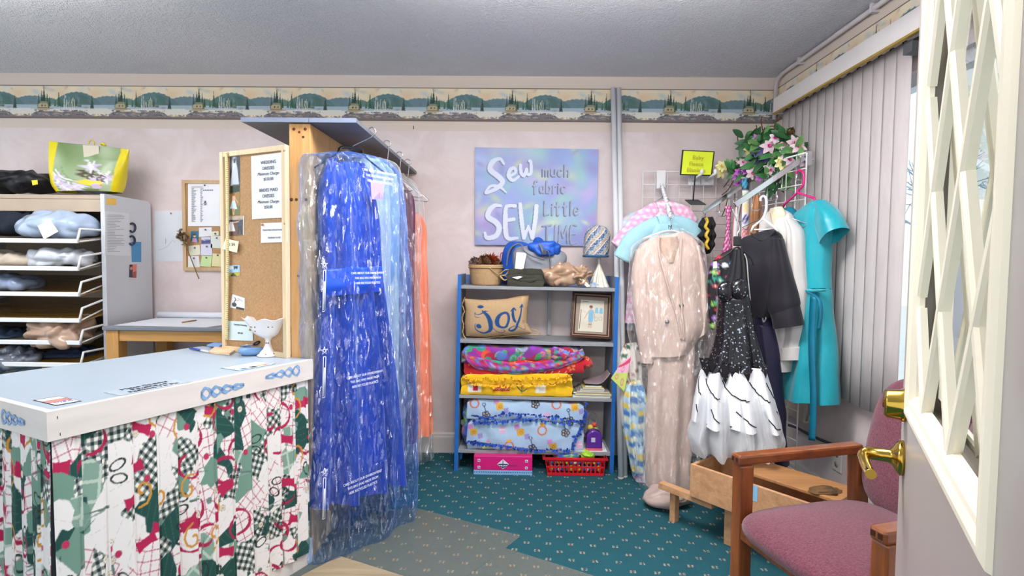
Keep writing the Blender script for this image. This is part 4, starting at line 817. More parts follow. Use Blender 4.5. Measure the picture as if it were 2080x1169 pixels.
dA = math.atan2(.835, .55); dpl = Plane((at(640, 1145, 2.26).x, 2.26, 0), dA)
hk = dpl.hit(718, 262); hx = Vector((xr_ + .002, hk.y, zB + .02))
hang_pt = lambda y: Vector((xr_ + .004, y, zB + .018))
ph_ = hang_pt(hk.y)
cB = dpl.hit(712, 310)
t = thing('dress_hanger', 'black shoulder hanger holding the royal blue gown at board front', 'hanger', ph_)
MB().tube(cpts([ph_ + Vector((-.012, 0, -.018)), ph_ + Vector((-.008, 0, .006)), ph_ + Vector((.010, 0, .010)), ph_ + Vector((.016, 0, -.02)), dpl.hit(716, 297), dpl.hit(714, 304)], 5), .003, 8).build('hook', M_wire, t)
mb = MB(); mb.tube(cpts([dpl.hit(640, 340), dpl.hit(684, 312), dpl.hit(692, 300), dpl.hit(714, 300), dpl.hit(733, 304), dpl.hit(741, 318), dpl.hit(780, 350)], 6), [.006] * 7 + [.009] * 6 + [.012] * 11 + [.009] * 6 + [.006] * 7, 10, flat=.6); mb.build('shoulders', M_bplast, t)
M_royal = mat('royal_blue_chiffon', '0a369a', .5, var=.28, vscale=5, stretch=(6, 6, .4), sheen=.4, spec=.4)
gd = thing('blue_gown', 'long royal blue gown hanging under blue plastic at the counter end', 'dress', dpl.hit(720, 1000))
mb = MB()
garment(mb, dpl, [(668, 330, 728, 330), (655, 362, 752, 372), (652, 402, 760, 410), (650, 470, 768, 476), (655, 545, 772, 545), (650, 640, 782, 640), (642, 760, 796, 752), (636, 900, 806, 880), (630, 1030, 812, 962)], [.03, .05, .07, .07, .06, .07, .08, .09, .10], [.002, .004, .006, .01, .014, .022, .028, .034, .038], 7, .3, 160, 90, .004, 3)
mb.build('gown_body', M_royal, gd)
mb = MB()
garment(mb, dpl.shifted(.075), [(664, 545, 774, 540), (658, 580, 776, 572), (664, 600, 772, 590)], [.02, .035, .02], .006, 5, .2, 80, 14, .004, 4); mb.build('waist_sash', mat('royal_satin', '2450c4', .3, var=.15, vscale=6), gd)
for s_, rows in ((0, [(668, 322, 682, 322), (660, 345, 676, 345), (655, 372, 672, 372)]), (1, [(724, 330, 738, 332), (738, 352, 752, 356), (742, 378, 758, 384)])):
    mb = MB(); garment(mb, dpl.shifted(.02), rows, .02, 0, 3, 0, 24, 12, .002, 8); mb.build('shoulder_strap', M_royal, gd)
M_bluefilm = film('blue_tinted_film', (.68, .82, .99), '4f8cf0', .09, .11, 10, 1.0, (1.8, 1.8, .5), .18)
M_clear = film('clear_film', (.93, .94, .95), 'e8e8ea', .06, .12, 10, 1.0, (1.6, 1.6, .5), .2)
gb = thing('garment_cover', 'blue tinted plastic cover over the royal blue gown', 'plastic cover', dpl.hit(700, 1140))
mb = MB(); garment(mb, dpl, [(690, 306, 738, 312), (640, 314, 772, 326), (617, 322, 800, 346), (615, 400, 812, 420), (616, 560, 822, 560), (618, 760, 830, 740), (620, 950, 834, 890), (616, 1080, 833, 990), (614, 1135, 829, 1040), (640, 1147, 800, 1066)], [.03, .06, .09, .11, .115, .125, .14, .14, .12, .05], [.001, .004, .006, .01, .010, .012, .014, .016, .012, .004], 5, 1.0, 200, 190, .010, 11, wfreq=7)
mb.build('cover_film', M_bluefilm, gb)
M_wink = mat('white_print', 'e8eefc', .5, var=.02)
fpl = dpl.shifted(.17)
for (x, y, s_, r) in ((742, 352, .026, 0), (718, 556, .024, .0), (712, 762, .026, 0), (708, 972, .028, 0)):
    yy = y
    for k, line in enumerate(('CARE ABOUT OUR ENVIRONMENT', 'THIS BAG WAS MADE FROM', '100% RECYCLED PLASTICS')):
        text(line, fpl.hit(x + 30, yy + k * 10), dpl.u, Z + dpl.u * .0, s_ * .54, M_wink, gb, align='CENTER', xs=.86)
mb = MB()
for y0 in (720, 966, 545):
    x = 659
    for k in range(5):
        a, b_ = math.pi / 2 + k * 4 * math.pi / 5, math.pi / 2 + (k + 1) * 4 * math.pi / 5; p = fpl.hit(x, y0 - 8); mb.tube([p + dpl.u * (.016 * math.cos(a)) + Z * (.016 * math.sin(a)), p + dpl.u * (.016 * math.cos(b_)) + Z * (.016 * math.sin(b_))], .0009, 4)
    q = [fpl.hit(x - 2, y0 + 4), fpl.hit(x + 3, y0 + 4), fpl.hit(x + 1, y0 + 86), fpl.hit(x - 4, y0 + 88)]
    for a, b_ in zip(q, q[1:] + q[:1]): mb.tube([a, b_], .0012, 4)
    mb.tube([fpl.hit(x, y0 + 26), fpl.hit(x - 2, y0 + 84)], .0022, 4)
mb.build('printed_wand', M_wink, gb)
q = [dpl.shifted(.12).hit(*a) for a in ((753, 366), (780, 374), (777, 406), (755, 404))]; t = thing('pink_ticket', 'pink paper ticket pinned on blue gown cover shoulder', 'tag', q[3]); MB().prism(q, tuple(dpl.n * -.0015)).build('ticket', mat('pink_card', 'e0a6d0', .6, var=.04), t)
# the three garments behind
def covered(tag_, pxh, Y, rows, cov, m, lab, hlab, clab, b=.05, cat='dress', seed=5, fold=.02):
    pl_ = Plane((at(rows[3][2], rows[3][3], Y).x, Y, 0), dA); y_ = pl_.hit(*pxh).y; h = hanger('wire_hanger', hlab, hang_pt(Y - .05), pl_.u, M_wire, .36, .09, .11, uh=(1, 0, 0))
    mb = MB(); garment(mb, pl_, rows, b, [.002] + [fold] * (len(rows) - 1), 6, seed, 90, 60, .004, seed); g = mb.build(tag_, m); tag(g, lab, cat)
    mb = MB(); garment(mb, pl_, cov, [.02] + [.07] * (len(cov) - 2) + [.05], [0] + [.008] * (len(cov) - 1), 4, seed, 90, 70, .010, seed + 3); g = mb.build('clear_cover', M_clear); tag(g, clab, 'plastic cover')
covered('ivory_gown', (756, 280), 2.78, [(730, 322, 765, 326), (715, 350, 795, 352), (712, 400, 806, 404), (720, 560, 806, 560), (712, 760, 806, 760), (708, 940, 806, 880)], [(735, 316, 772, 322), (715, 340, 806, 346), (708, 420, 816, 430), (710, 600, 820, 600), (704, 960, 822, 930)], mat('ivory_satin', 'd9d2c0', .45, var=.08, vscale=8, stretch=(5, 5, .6)), 'ivory gown hanging second on the board behind the blue gown', 'wire hanger of the ivory gown behind the blue gown', 'clear plastic cover over the ivory gown', seed=6)
covered('burgundy_gown', (803, 318), 3.06, [(790, 372, 812, 372), (775, 402, 838, 410), (772, 460, 840, 470), (776, 600, 838, 600), (770, 760, 842, 740), (766, 940, 846, 880)], [(794, 350, 818, 354), (770, 380, 845, 392), (766, 470, 848, 480), (770, 640, 846, 640), (762, 960, 852, 930)], mat('burgundy_satin', '5c2644', .4, var=.2, vscale=8, stretch=(5, 5, .6)), 'burgundy gown hanging third on the board, beside the coral gown', 'wire hanger of the burgundy gown beside the coral gown', 'clear plastic cover over the burgundy gown', seed=9)
covered('coral_gown', (826, 338), 3.28, [(832, 432, 846, 436), (826, 456, 856, 462), (828, 520, 858, 530), (832, 640, 862, 640), (828, 760, 868, 750), (822, 890, 872, 876)], [(815, 368, 838, 374), (806, 392, 852, 402), (808, 470, 856, 480), (812, 600, 862, 600), (812, 800, 872, 790), (814, 958, 878, 922)], mat('coral_satin', 'f08a66', .4, var=.12, vscale=8, stretch=(5, 5, .6)), 'coral orange gown hanging last on the board by the wall', 'wire hanger of the coral gown nearest the wall', 'clear plastic cover over the coral gown', seed=12)
def ptag(px, Y, m, name, label):
    q = [at(x, y, Y) for x, y in px]; t = thing(name, label, 'tag', q[3]); MB().prism(q, (0, .0015, 0)).build('ticket', m, t); return t
ptag([(814, 374), (828, 376), (827, 404), (814, 402)], 2.96, mat('white_card_tag', 'e6e4e0', .6, var=.03), 'white_ticket', 'white paper ticket beside the burgundy gown shoulder')
ptag([(846, 510), (854, 514), (855, 545), (847, 540)], 3.22, mat('aqua_card', '5fb7c8', .6, var=.1), 'aqua_ticket', 'aqua paper ticket on the coral gown cover')
# ================================================================== bookcase
YB0 = 3.225; DB = .29; bk = thing('bookcase', 'grey shelf unit with bright blue painted side edges', 'bookcase', (at(1085, 960, YB0).x, YB0 + DB / 2, 0))
M_bluep = mat('bright_blue_paint', '1f66b4', .5, var=.12, vscale=25, stretch=(1, 1, .3)); M_greyp = mat('grey_shelf_paint', '8f9296', .5, var=.1, vscale=12, stretch=(.3, 1, 1)); M_inner = mat('grey_blue_inner', '7c84908', .5, var=.1) if 0 else mat('grey_blue_inner', '7c848f', .5, var=.1, vscale=15)
def bq(px, py, y=YB0): return at(px, py, y)
def upright(pts, inner_right):
    P = [bq(*p) for p in pts]; P[2].z = P[3].z = 0.0; mb = MB()
    mb.prism(P, (0, DB, 0), 0); F0 = [p + Vector((0, -.001, 0)) for p in P]; mb.prism(F0, (0, .0012, 0), 1); mb.build('side_panel', [M_inner, M_bluep], bk)
upright([(930, 557), (937, 557), (930, 962), (922, 962)], True); upright([(1250, 562), (1258, 563), (1246, 968), (1238, 968)], False)
SH = {}
for k, (l, r, th) in enumerate((((936, 579.5), (1252, 585.5), 6.5), ((934, 689), (1247, 697), 7), ((932, 801.5), (1244, 809.5), 6.5), ((930, 912), (1240, 918.5), 7))):
    a, b, c_ = bq(*l), bq(*r), bq(l[0], l[1] + th); e = a.z - c_.z
    mb = MB(); mb.prism([a, b, b - Z * e, a - Z * e], (0, DB - .005, 0)); mb.build('shelf', M_greyp, bk, bev=.002); SH[k] = (a, b)
def sz(k, x): a, b = SH[k]; return a.z + (b.z - a.z) * (x - a.x) / (b.x - a.x)
p = [bq(938, 557, YB0 + DB - .012), bq(1250, 560, YB0 + DB - .012), bq(1250, 592, YB0 + DB - .012), bq(938, 586, YB0 + DB - .012)]; MB().prism(p, (0, .012, 0)).build('back_rail', mat('mauve_blue_paint', '6a83bd', .5, var=.15, vscale=14), bk)
p = [bq(1113, 588, YB0 + DB - .03), bq(1120, 588, YB0 + DB - .03), bq(1119, 679, YB0 + DB - .03), bq(1112, 679, YB0 + DB - .03)]; MB().prism(p, (0, .03, 0)).build('back_brace', M_greyp, bk)
p = [bq(934, 918, YB0 + .06), bq(940, 918, YB0 + .06), bq(938, 932, YB0 + .06), bq(933, 932, YB0 + .06)]; MB().prism(p, (0, .02, 0)).build('bracket', M_bluep, bk)
# ---------------------------------------------------------------- top shelf
def top(px, Y): x = at(px, 580, Y).x; return Vector((x, Y, sz(0, x) + .0005))
M_burlap = mat('burlap', 'b7976f', .95, var=.15, vscale=180, bump=.5, bscale=260)
b0 = top(987, 3.35); t = thing('burlap_basket', 'round burlap covered basket with a twine bow on top shelf', 'basket', b0)
h_ = at(985, 537, 3.35).z - b0.z
MB().lathe([(0, 0), (.086, 0), (.09, .01), (.104, h_ * .9), (.105, h_), (.099, h_), (.085, .02), (0, .02)], b0, 48).build('basket_body', M_burlap, t)
MB().tube([b0 + Vector((.106 * math.cos(a), .106 * math.sin(a), h_ * .86)) for a in np.linspace(0, 6.283, 40, endpoint=False)], .004, 6, closed=True).build('rim_cord', M_burlap, t)
bw = b0 + Vector((.085, -.075, h_ * .5)); mb = MB()
for s in (-1, 1): mb.tube(cpts([bw, bw + Vector((.03, -.012, .028 * s)), bw + Vector((.055, -.005, .022 * s + .01)), bw + Vector((.035, .0, .004 * s)), bw]), [.003, .006, .011, .012, .011, .009, .01, .009, .012, .012, .012, .01, .008, .007, .006, .005, .004, .004, .004, .004, .004, .004, .004, .004, .004, .004, .004, .004, .004, .004, .004, .004, .003][:33], 8, flat=.35)
mb.tube(cpts([b0 + Vector((.02, -.104, h_ * .9)), b0 + Vector((.05, -.1, h_ * .7)), bw]), .0025, 6); mb.build('twine_bow', mat('jute_ribbon', 'b79a68', .9, var=.2, vscale=90), t)
def cone(name, label, c_, r, m, seed, n=90, fl_=1.0):
    rg = random.Random(seed); t = thing(name, label, 'pine cone', Vector(c_) - Z * r * .8); mb = MB()
    for k in range(n):
        a = k * 2.399; v = 1 - 2 * (k + .5) / n; d = Vector((math.sqrt(1 - v * v) * math.cos(a), math.sqrt(1 - v * v) * math.sin(a), v)); mb.leaf(Vector(c_) + d * r * .55, (d + Z * .5 * fl_).normalized(), d.orthogonal(), r * rg.uniform(.5, .75), r * .16, 0, .4)
    mb.ell(c_, r * .62, 0); mb.build('scales', m, t)
cone('pine_cone', 'dark pine cone with pale scale edges, left in the burlap basket', b0 + Vector((-.062, -.015, h_ + .002)), .040, mat('dark_cone', '3a2620', .8, col2='9a8074', vscale=110), 1)
cone('pine_cone', 'round brown pine cone in the middle of burlap basket', b0 + Vector((-.003, -.02, h_ + .006)), .046, mat('brown_cone', '6d4a32', .85, var=.3, vscale=150), 2, 140)
cone('pine_cone', 'brown pine cone at right edge inside the burlap basket', b0 + Vector((.06, .0, h_ - .005)), .04, mat('brown_cone', '6d4a32'), 5)
mb = MB(); rg = random.Random(8); c_ = b0 + Vector((.032, -.02, h_ + .030))
for k in range(150):
    d = Vector((rg.gauss(0, 1), rg.gauss(0, 1), rg.gauss(.3, 1))).normalized(); mb.leaf(c_, d, d.orthogonal(), rg.uniform(.03, .058), .004, 0)
tag(mb.build('dried_thistle', mat('rust_orange', 'c8582a', .8, col2='a04420', vscale=60)), 'rust orange dried thistle head in the burlap basket', 'dried flower')
# backpack
bp0 = top(1085, 3.38); t = thing('backpack', 'grey and royal blue backpack lying on the top shelf', 'backpack', bp0)
M_bgrey = mat('grey_nylon', '8a8d95', .55, var=.12, vscale=9, bump=.15, bscale=300); M_bblue = mat('royal_nylon', '1a52b4', .45, var=.25, vscale=9); M_bstrap = mat('strap_grey', '6b6e78', .7, var=.1)
def bb(px, py, Y): return at(px, py, Y)
a, b = bb(1034, 575, 3.36), bb(1152, 497, 3.36); c_ = (a + b) / 2
mb = MB(); blob(mb, c_, ((b.x - a.x) / 2, .10, (b.z - a.z) / 2), 41, .02, 9, .006, floor=bp0.z, sq=.72); mb.build('body', M_bgrey, t)
a, b = bb(1017, 580, 3.39), bb(1085, 490, 3.39); mb = MB(); blob(mb, (a + b) / 2, ((b.x - a.x) / 2, .085, (b.z - a.z) / 2), 43, .02, 9, 0, floor=bp0.z, sq=.8); mb.build('side_gusset', M_bblue, t)
a, b = bb(1066, 528, 3.33), bb(1140, 489, 3.33); mb = MB(); blob(mb, (a + b) / 2, ((b.x - a.x) / 2, .10, (b.z - a.z) / 2 + .002), 45, .03, 14, .012, sq=.8); mb.build('top_flap', M_bblue, t)
a, b = bb(1106, 524, 3.34), bb(1143, 492, 3.34); mb = MB(); blob(mb, (a + b) / 2, ((b.x - a.x) / 2, .09, (b.z - a.z) / 2), 47, .02, 14, .01); mb.build('flap_corner', M_bblue, t)
mb = MB(); mb.tube(cpts([bb(1029, 540, 3.27), bb(1033, 512, 3.26), bb(1044, 498, 3.26), bb(1058, 496, 3.26), bb(1066, 510, 3.25), bb(1082, 520, 3.22), bb(1106, 526, 3.22)]), .0045, 8); mb.build('piping', M_bstrap, t)
mb = MB(); mb.tube(cpts([bb(1094, 492, 3.26), bb(1100, 502, 3.225), bb(1104, 512, 3.215)]), .010, 8, flat=.35); mb.tube(cpts([bb(1106, 506, 3.22), bb(1114, 512, 3.22), bb(1117, 528, 3.24), bb(1118, 545, 3.245)]), .008, 8, flat=.4); mb.build('strap', M_bstrap, t)
MB().box(tuple(bb(1100, 517, 3.212)), tuple(bb(1110, 508, 3.222)[:]) if 0 else (bb(1110, 517, 3.212).x, 3.222, bb(1100, 508, 3.212).z)).build('buckle', mat('dark_buckle', '3a3d44', .4), t, bev=.002)
MB().tube(cpts([bb(1019, 545, 3.36), bb(1016, 535, 3.36), bb(1017, 516, 3.36), bb(1023, 512, 3.36)]), .007, 8, flat=.4).build('haul_loop', mat('raspberry_web', 'b02448', .6), t)
MB().tube(cpts([bb(1036, 518, 3.255), bb(1040, 506, 3.25), bb(1046, 499, 3.25)]), .010, 8, flat=.4).build('shoulder_strap_end', mat('black_web', '26282f', .6), t)
q = [bb(1049, 512, 3.252), bb(1070, 513, 3.246), bb(1063, 547, 3.235), bb(1046, 545, 3.235)]; tk = thing('backpack_ticket', 'white paper ticket on the grey backpack front', 'tag', q[3]); MB().prism(q, (0, .0015, 0)).build('ticket', mat('white_card_tag', 'e6e4e0', .6), tk)
# olive trousers
M_olive = mat('olive_cloth', '3d3d34', .9, var=.2, vscale=14, bump=.2, bscale=400)
o0 = top(1068, 3.26); zt_o = at(1068, 545, 3.27).z; t = thing('folded_trousers', 'dark olive trousers folded in front of the backpack', 'trousers', o0)
xa, xb = at(1031, 560, 3.27).x, at(1103, 560, 3.27).x; nx, n = 60, 40
def foldstack(mb, xa, xb, zb, zt, Y0, dep, layers, seed, m=0, wob_=.004, colfn=None, ztl=None, nx=230, nl=56, puff=.55, top_drop=0.0, mi=0):
    """folded cloth: stacked rounded layers, swept along x"""
    prof = []; hgt = 1.0 / layers
    for L in range(layers):
        for k in range(nl):
            a = -math.pi / 2 + math.pi * k / (nl - 1); prof.append((-(1 if L % 2 == 0 else .985) + puff * hgt * .5 * (1 - math.cos(a)) * .6, (L + .5) * hgt + .5 * hgt * math.sin(a)))
    prof = [(y, z) for y, z in prof] + [(1, 1), (1, 0)]; prof = np.array(prof); xs = np.linspace(0, 1, nx); P = np.zeros((nx, len(prof), 3)); rg = np.random.RandomState(seed); f1, f2 = rg.rand(2) * 6
    for i, u in enumerate(xs):
        x = xa + (xb - xa) * u; e = min(1, 14 * min(u, 1 - u) + .25) ** .5; b_ = zb(x) if callable(zb) else zb; t_ = zt(x) if callable(zt) else zt
        hgt_ = (t_ - b_) * (.6 + .4 * e); P[i, :, 0] = x + .006 * np.sin(prof[:, 1] * 9 + f1) * (1 - e); P[i, :, 1] = Y0 + dep / 2 + prof[:, 0] * dep / 2 * (.93 + .07 * e); P[i, :, 2] = b_ + prof[:, 1] * hgt_
    Q = wob(P, wob_, 14, seed); Q[..., 2] = np.maximum(Q[..., 2], P[..., 2].min(1)[:, None] + .0005)
    col = colfn(Q) if colfn else None; k0 = len(mb.v); mb.grid(Q, mi, col, wrap=True, flip=True)
    w = len(prof); mb.f += [tuple(k0 + j for j in range(w)), tuple(k0 + (nx - 1) * w + j for j in range(w - 1, -1, -1))]; mb.m += [mi] * 2; mb.s += [False] * 2; return Q
mb = MB(); foldstack(mb, xa, xb, lambda x: sz(0, x) + .0006, zt_o, 3.232, .12, 3, 6, wob_=.007); mb.build('cloth', M_olive, t)
mb = MB(); blob(mb, at(1072, 568, 3.24), (.075, .018, .016), 5, .01, 20, .006); mb.build('rolled_cuff', M_olive, t)
q = [at(1040, 563, 3.222), at(1056, 560, 3.222), at(1062, 562, 3.222), at(1051, 567, 3.222)]; tk = thing('cloth_ticket', 'small folded white ticket on the olive trousers', 'tag', q[3]); MB().prism(q, (0, .002, 0)).build('ticket', MATS['white_card_tag'], tk)
# tan bag
M_tanbag = mat('sheer_tan_bag', 'b8987c', .3, col2='a07f66', vscale=16, coat=.4)
a, b = at(1100, 580, 3.27), at(1176, 532, 3.27); b_mb = MB(); blob(b_mb, (a + b) / 2, ((b.x - a.x) / 2, .05, (b.z - a.z) / 2), 51, .02, 14, .016, floor=sz(0, a.x) + .0005); t = thing('tan_shopping_bag', 'crumpled sheer tan plastic bag beside the olive trousers', 'bag', (a + b) / 2); b_mb.build('bag_body', M_tanbag, t)
a, b = at(1160, 579, 3.25), at(1201, 538, 3.25); b_mb = MB(); blob(b_mb, (a + b) / 2, ((b.x - a.x) / 2, .045, (b.z - a.z) / 2), 55, .03, 26, .022, floor=sz(0, a.x) + .0005); b_mb.build('bag_knot', M_tanbag, t)
tk = thing('string_ticket', 'cream paper ticket hanging over shelf edge from tan bag', 'tag', at(1180, 576, 3.22)); q = [at(1175, 566, 3.217), at(1184, 566, 3.215), at(1200, 581, 3.215), at(1192, 583, 3.215)]; MB().prism(q, (0, .002, 0)).build('ticket', MATS['cream_ticket'], tk)
q = [at(1198, 577, 3.222), at(1208, 574, 3.24), at(1216, 579, 3.24), at(1204, 583, 3.222)]; tk = thing('blue_scrap', 'small blue and white fabric scrap by the hat stand', 'fabric scrap', q[0]); MB().prism([p + Z * .001 for p in q], (0, .0, .003)).build('scrap', mat('blue_scrap_cloth', '3e6ea0', .8, col2='c9d4dc', vscale=60), tk)
# knit hat on a stand
s0 = top(1216, 3.33); t = thing('hat_stand', 'white plastic stand with fluted flaring foot under the knit hat', 'stand', s0)
zt3 = at(1211, 505, 3.33).z - s0.z
def flute(i, a, r, h): return r * (1 + (.14 * math.cos(10 * a) if h < zt3 * .45 and r > .012 else 0)), h
MB().lathe([(0, 0), (.058, 0), (.056, .006), (.046, .03), (.034, .065), (.022, .095), (.014, .12), (.0085, .14), (.008, zt3 + .02), (0, zt3 + .02)], s0, 80, wave=flute).build('stand_body', mat('ivory_plastic', 'e2ddcc', .3, var=.04, coat=.3), t)
hb = at(1210, 521, 3.33); hz = at(1212, 457, 3.33).z - hb.z; c = Cv(.45, .2, 400, 'dfdcd4')
for k in range(-4, 14):
    for off_, col_, w_ in ((0, '2f5a8a', .022), (.02, '8fa6b4', .008), (.034, 'b09078', .014)):
        c.line([(k * .0643 + off_, .2), (k * .0643 + off_ + .16, 0)], w_, col_)
rgn = np.random.RandomState(2); c.a[rgn.rand(c.H, c.W) < .22] = lin('e8e4da')
nz, nu = 70, 120; P = np.zeros((nz, nu, 3)); colr = np.zeros((nz, nu, 3))
for i in range(nz):
    v = i / (nz - 1); r = .0765 * (1.0 if v < .62 else math.sqrt(max(0, 1 - ((v - .62) / .38) ** 2.3))) * (.93 + .07 * min(1, v * 6)); 
    for j in range(nu):
        a = 2 * math.pi * j / nu; rr = r * (1 + .012 * math.sin(60 * a + 3.1 * i) ); P[i, j] = hb + Vector((rr * math.cos(a) + .012 * v, rr * math.sin(a), hz * v))
    colr[i] = c.at(np.arange(nu) / nu * .45, np.full(nu, (1 - v) * .199))
mb = MB(); mb.grid(P, 0, colr, wrap=True); th_ = thing('knit_hat', 'striped blue white and tan knit hat on the white stand', 'hat', hb); mb.build('knit_shell', mat('knit_print', vcol=True, var=.15, vscale=200, rough=.95, bump=.6, bscale=260), th_)
MB().tube([hb + Vector((.073 * math.cos(a), .073 * math.sin(a), .004)) for a in np.linspace(0, 6.283, 48, endpoint=False)], .007, 8, closed=True).build('brim', mat('blue_wool', '3d6288', .95, var=.3, vscale=90), th_)
# ---------------------------------------------------------------- second shelf
jp = Plane((at(1010, 640, 3.30).x, 3.29, 0), 0.0); t = thing('joy_pillow', 'burlap pillow painted with the word joy in blue', 'pillow', at(1010, 684, 3.30))
edge = dict(L=[(943, 606), (946, 630), (944, 655), (947, 682)], R=[(1076, 597), (1072, 625), (1070, 655), (1082, 676)], T=[(943, 606), (985, 609), (1030, 606), (1060, 598), (1076, 597)], B=[(947, 682), (985, 684), (1030, 680), (1065, 678), (1082, 676)])
ip = lambda E_, u: np.array([np.interp(u, np.linspace(0, 1, len(E_)), [e[q] for e in E_]) for q in (0, 1)])
c = Cv(.40, .24, 640, 'bfa07a'); rgn = np.random.RandomState(1); c.a *= (1 + .10 * (rgn.rand(c.H, c.W, 1) - .5)); c.a[:, ::4] *= .93; c.a[::4] *= .95
B_ = '1f4d80'
def st(pts, w): c.line(cpts(pts, 10), list(np.interp(np.linspace(0, 1, len(cpts(pts, 10))), np.linspace(0, 1, len(w)), w)), B_)
c.disc(.082, .044, .016, B_, .010, ang=-.2)
st([(.052, .082), (.062, .095), (.085, .088), (.105, .07)], [.003, .004, .006, .008]); st([(.1, .072), (.118, .072)], [.008, .003]); st([(.092, .07), (.118, .1), (.135, .14), (.138, .17), (.128, .195), (.1, .206), (.07, .195), (.058, .17), (.064, .152)], [.010, .018, .022, .02, .016, .01, .007, .005, .003]); c.disc(.08, .165, .014, B_)
st([(.135, .155), (.16, .2), (.18, .212), (.196, .205), (.192, .193), (.18, .197)], [.003, .004, .004, .003, .003, .002]); st([(.052, .082), (.058, .11), (.08, .112)], [.003, .003, .002])
c.disc(.195, .132, .040, B_, .052); c.disc(.197, .132, .021, 'bfa07a', .038)
st([(.248, .074), (.25, .105), (.262, .135), (.272, .147)], [.012, .018, .016, .012]); st([(.236, .082), (.25, .068), (.266, .082)], [.008, .009, .008]); st([(.31, .066), (.306, .105), (.292, .145), (.268, .185), (.24, .203), (.222, .198), (.235, .182), (.27, .172), (.3, .19), (.325, .2), (.348, .19), (.358, .165), (.352, .145), (.338, .15), (.335, .165)], [.016, .018, .015, .012, .014, .01, .005, .004, .004, .004, .004, .004, .003, .003, .002]); st([(.294, .07), (.31, .056), (.326, .07)], [.008, .010, .008])
nu, nv = 150, 100; P = np.zeros((nv, nu, 3)); Pb = np.zeros((nv, nu, 3)); UU, VV = np.meshgrid(np.linspace(0, 1, nu), np.linspace(0, 1, nv))
for i in range(nv):
    for j in range(nu):
        u, v = j / (nu - 1), i / (nv - 1); e = (1 - v) * ip(edge['T'], u) + v * ip(edge['B'], u) + (1 - u) * ip(edge['L'], v) + u * ip(edge['R'], v) - ((1 - u) * (1 - v) * np.array(edge['L'][0]) + u * (1 - v) * np.array(edge['R'][0]) + (1 - u) * v * np.array(edge['L'][3]) + u * v * np.array(edge['R'][3]))
        d = .052 * (max(0, 1 - (2 * u - 1) ** 4) * max(0, 1 - (2 * v - 1) ** 4)) ** .6 + .004 * math.sin(18 * u) * (1 - abs(2 * v - 1)); w = jp.hit(*e); P[i, j] = w + jp.n * d; Pb[i, j] = w - jp.n * d * .7
mb = MB(); mb.grid(P, 0, c.at(UU * .396 + .002, VV * .236 + .002), flip=True); mb.grid(Pb, 0, c.at(UU * 0 + .38, VV * .1)); mb.build('pillow_body', mat('painted_burlap', vcol=True, var=.1, vscale=160, rough=.95, bump=.35, bscale=320), t)
mb = MB(); rg = random.Random(4); L_ = [(945, 604), (939, 618), (943, 632), (938, 646), (942, 660), (940, 674), (946, 686), (965, 687), (985, 687), (1010, 684), (1040, 681), (1070, 679), (1096, 679), (1092, 672), (1078, 668)]
mb.tube([jp.hit(x + rg.uniform(-1, 1), y + rg.uniform(-1, 1)) for x, y in cpts(L_, 6)], .006, 7, flat=.6); mb.build('frayed_seam', M_burlap, t)
# framed pattern
fr_ = [at(1163, 592, 3.345), at(1244, 597, 3.345), at(1240, 689, 3.27), at(1157, 684, 3.27)]; t = thing('framed_pattern', 'dark wood framed vintage dress pattern leaning on the second shelf', 'picture frame', fr_[3])
nx_ = (fr_[1] - fr_[0]).normalized(); ny_ = (fr_[0] - fr_[3]).normalized(); nn = nx_.cross(ny_).normalized()
if nn.y > 0: nn = -nn
def fp(u, v, d=0): return (fr_[3] * (1 - u) + fr_[2] * u) * (1 - v) + (fr_[0] * (1 - u) + fr_[1] * u) * v + nn * d
M_frame = wood('walnut_frame', '2f1c16', '553628', 0, 2, .3, .4); M_gold = mat('gold_fillet', 'b79a7c', .35, .4, var=.1)
def ring(k0, k1, d0, d1, m, name):
    f0, f1 = k0, k1; q = lambda u, v: (u, v); mb = MB(); ar = .86
    o = [fp(f0, f0 * ar), fp(1 - f0, f0 * ar), fp(1 - f0, 1 - f0 * ar), fp(f0, 1 - f0 * ar)]; i_ = [fp(f1, f1 * ar), fp(1 - f1, f1 * ar), fp(1 - f1, 1 - f1 * ar), fp(f1, 1 - f1 * ar)]
    for k in range(4):
        a, b, c2, d2 = o[k], o[(k + 1) % 4], i_[(k + 1) % 4], i_[k]; mb.add([a, b, b + nn * d0, a + nn * d0, d2 + nn * d1, c2 + nn * d1, c2, d2], [(0, 1, 2, 3), (3, 2, 5, 4), (4, 5, 6, 7), (7, 6, 1, 0)])
    mb.build(name, m, t)
ring(0, .055, .012, .016, M_frame, 'frame_moulding'); ring(.055, .075, .014, .011, M_gold, 'gold_fillet'); ring(.075, .11, .013, .007, M_frame, 'inner_moulding')
MB().add([fp(.1, .09, .003), fp(.9, .09, .003), fp(.9, .91, .003), fp(.1, .91, .003)], [(0, 1, 2, 3)]).build('mat_board', mat('taupe_mount', 'a08c7e', .8, var=.04), t)
c = Cv(.16, .22, 500, 'ded2c2'); c.blotch(['d2c4b0', 'e8dfd2'], 8, .05, 3, .5); c.poly([(.06, .085), (.09, .085), (.094, .12), (.09, .155), (.062, .155), (.06, .12)], '7fb4cf'); c.disc(.074, .05, .012, 'c98f7c'); c.disc(.073, .045, .012, '8a4a38', .009); c.poly([(.064, .066), (.086, .066), (.09, .088), (.06, .088)], '86bad2'); c.line([(.062, .072), (.046, .105), (.036, .13)], .006, 'd0a48e'); c.line([(.088, .072), (.098, .1), (.104, .125)], .006, 'd0a48e'); c.line([(.07, .155), (.068, .19)], .007, 'd0a48e'); c.line([(.08, .155), (.082, .19)], .007, 'd0a48e'); c.disc(.074, .17, .014, '8a8a8a', .004)
for x, y in ((.112, .07), (.142, .07)): c.poly([(x - .008, y - .02), (x + .008, y - .02), (x + .013, y + .02), (x - .013, y + .02)], '86bad2')
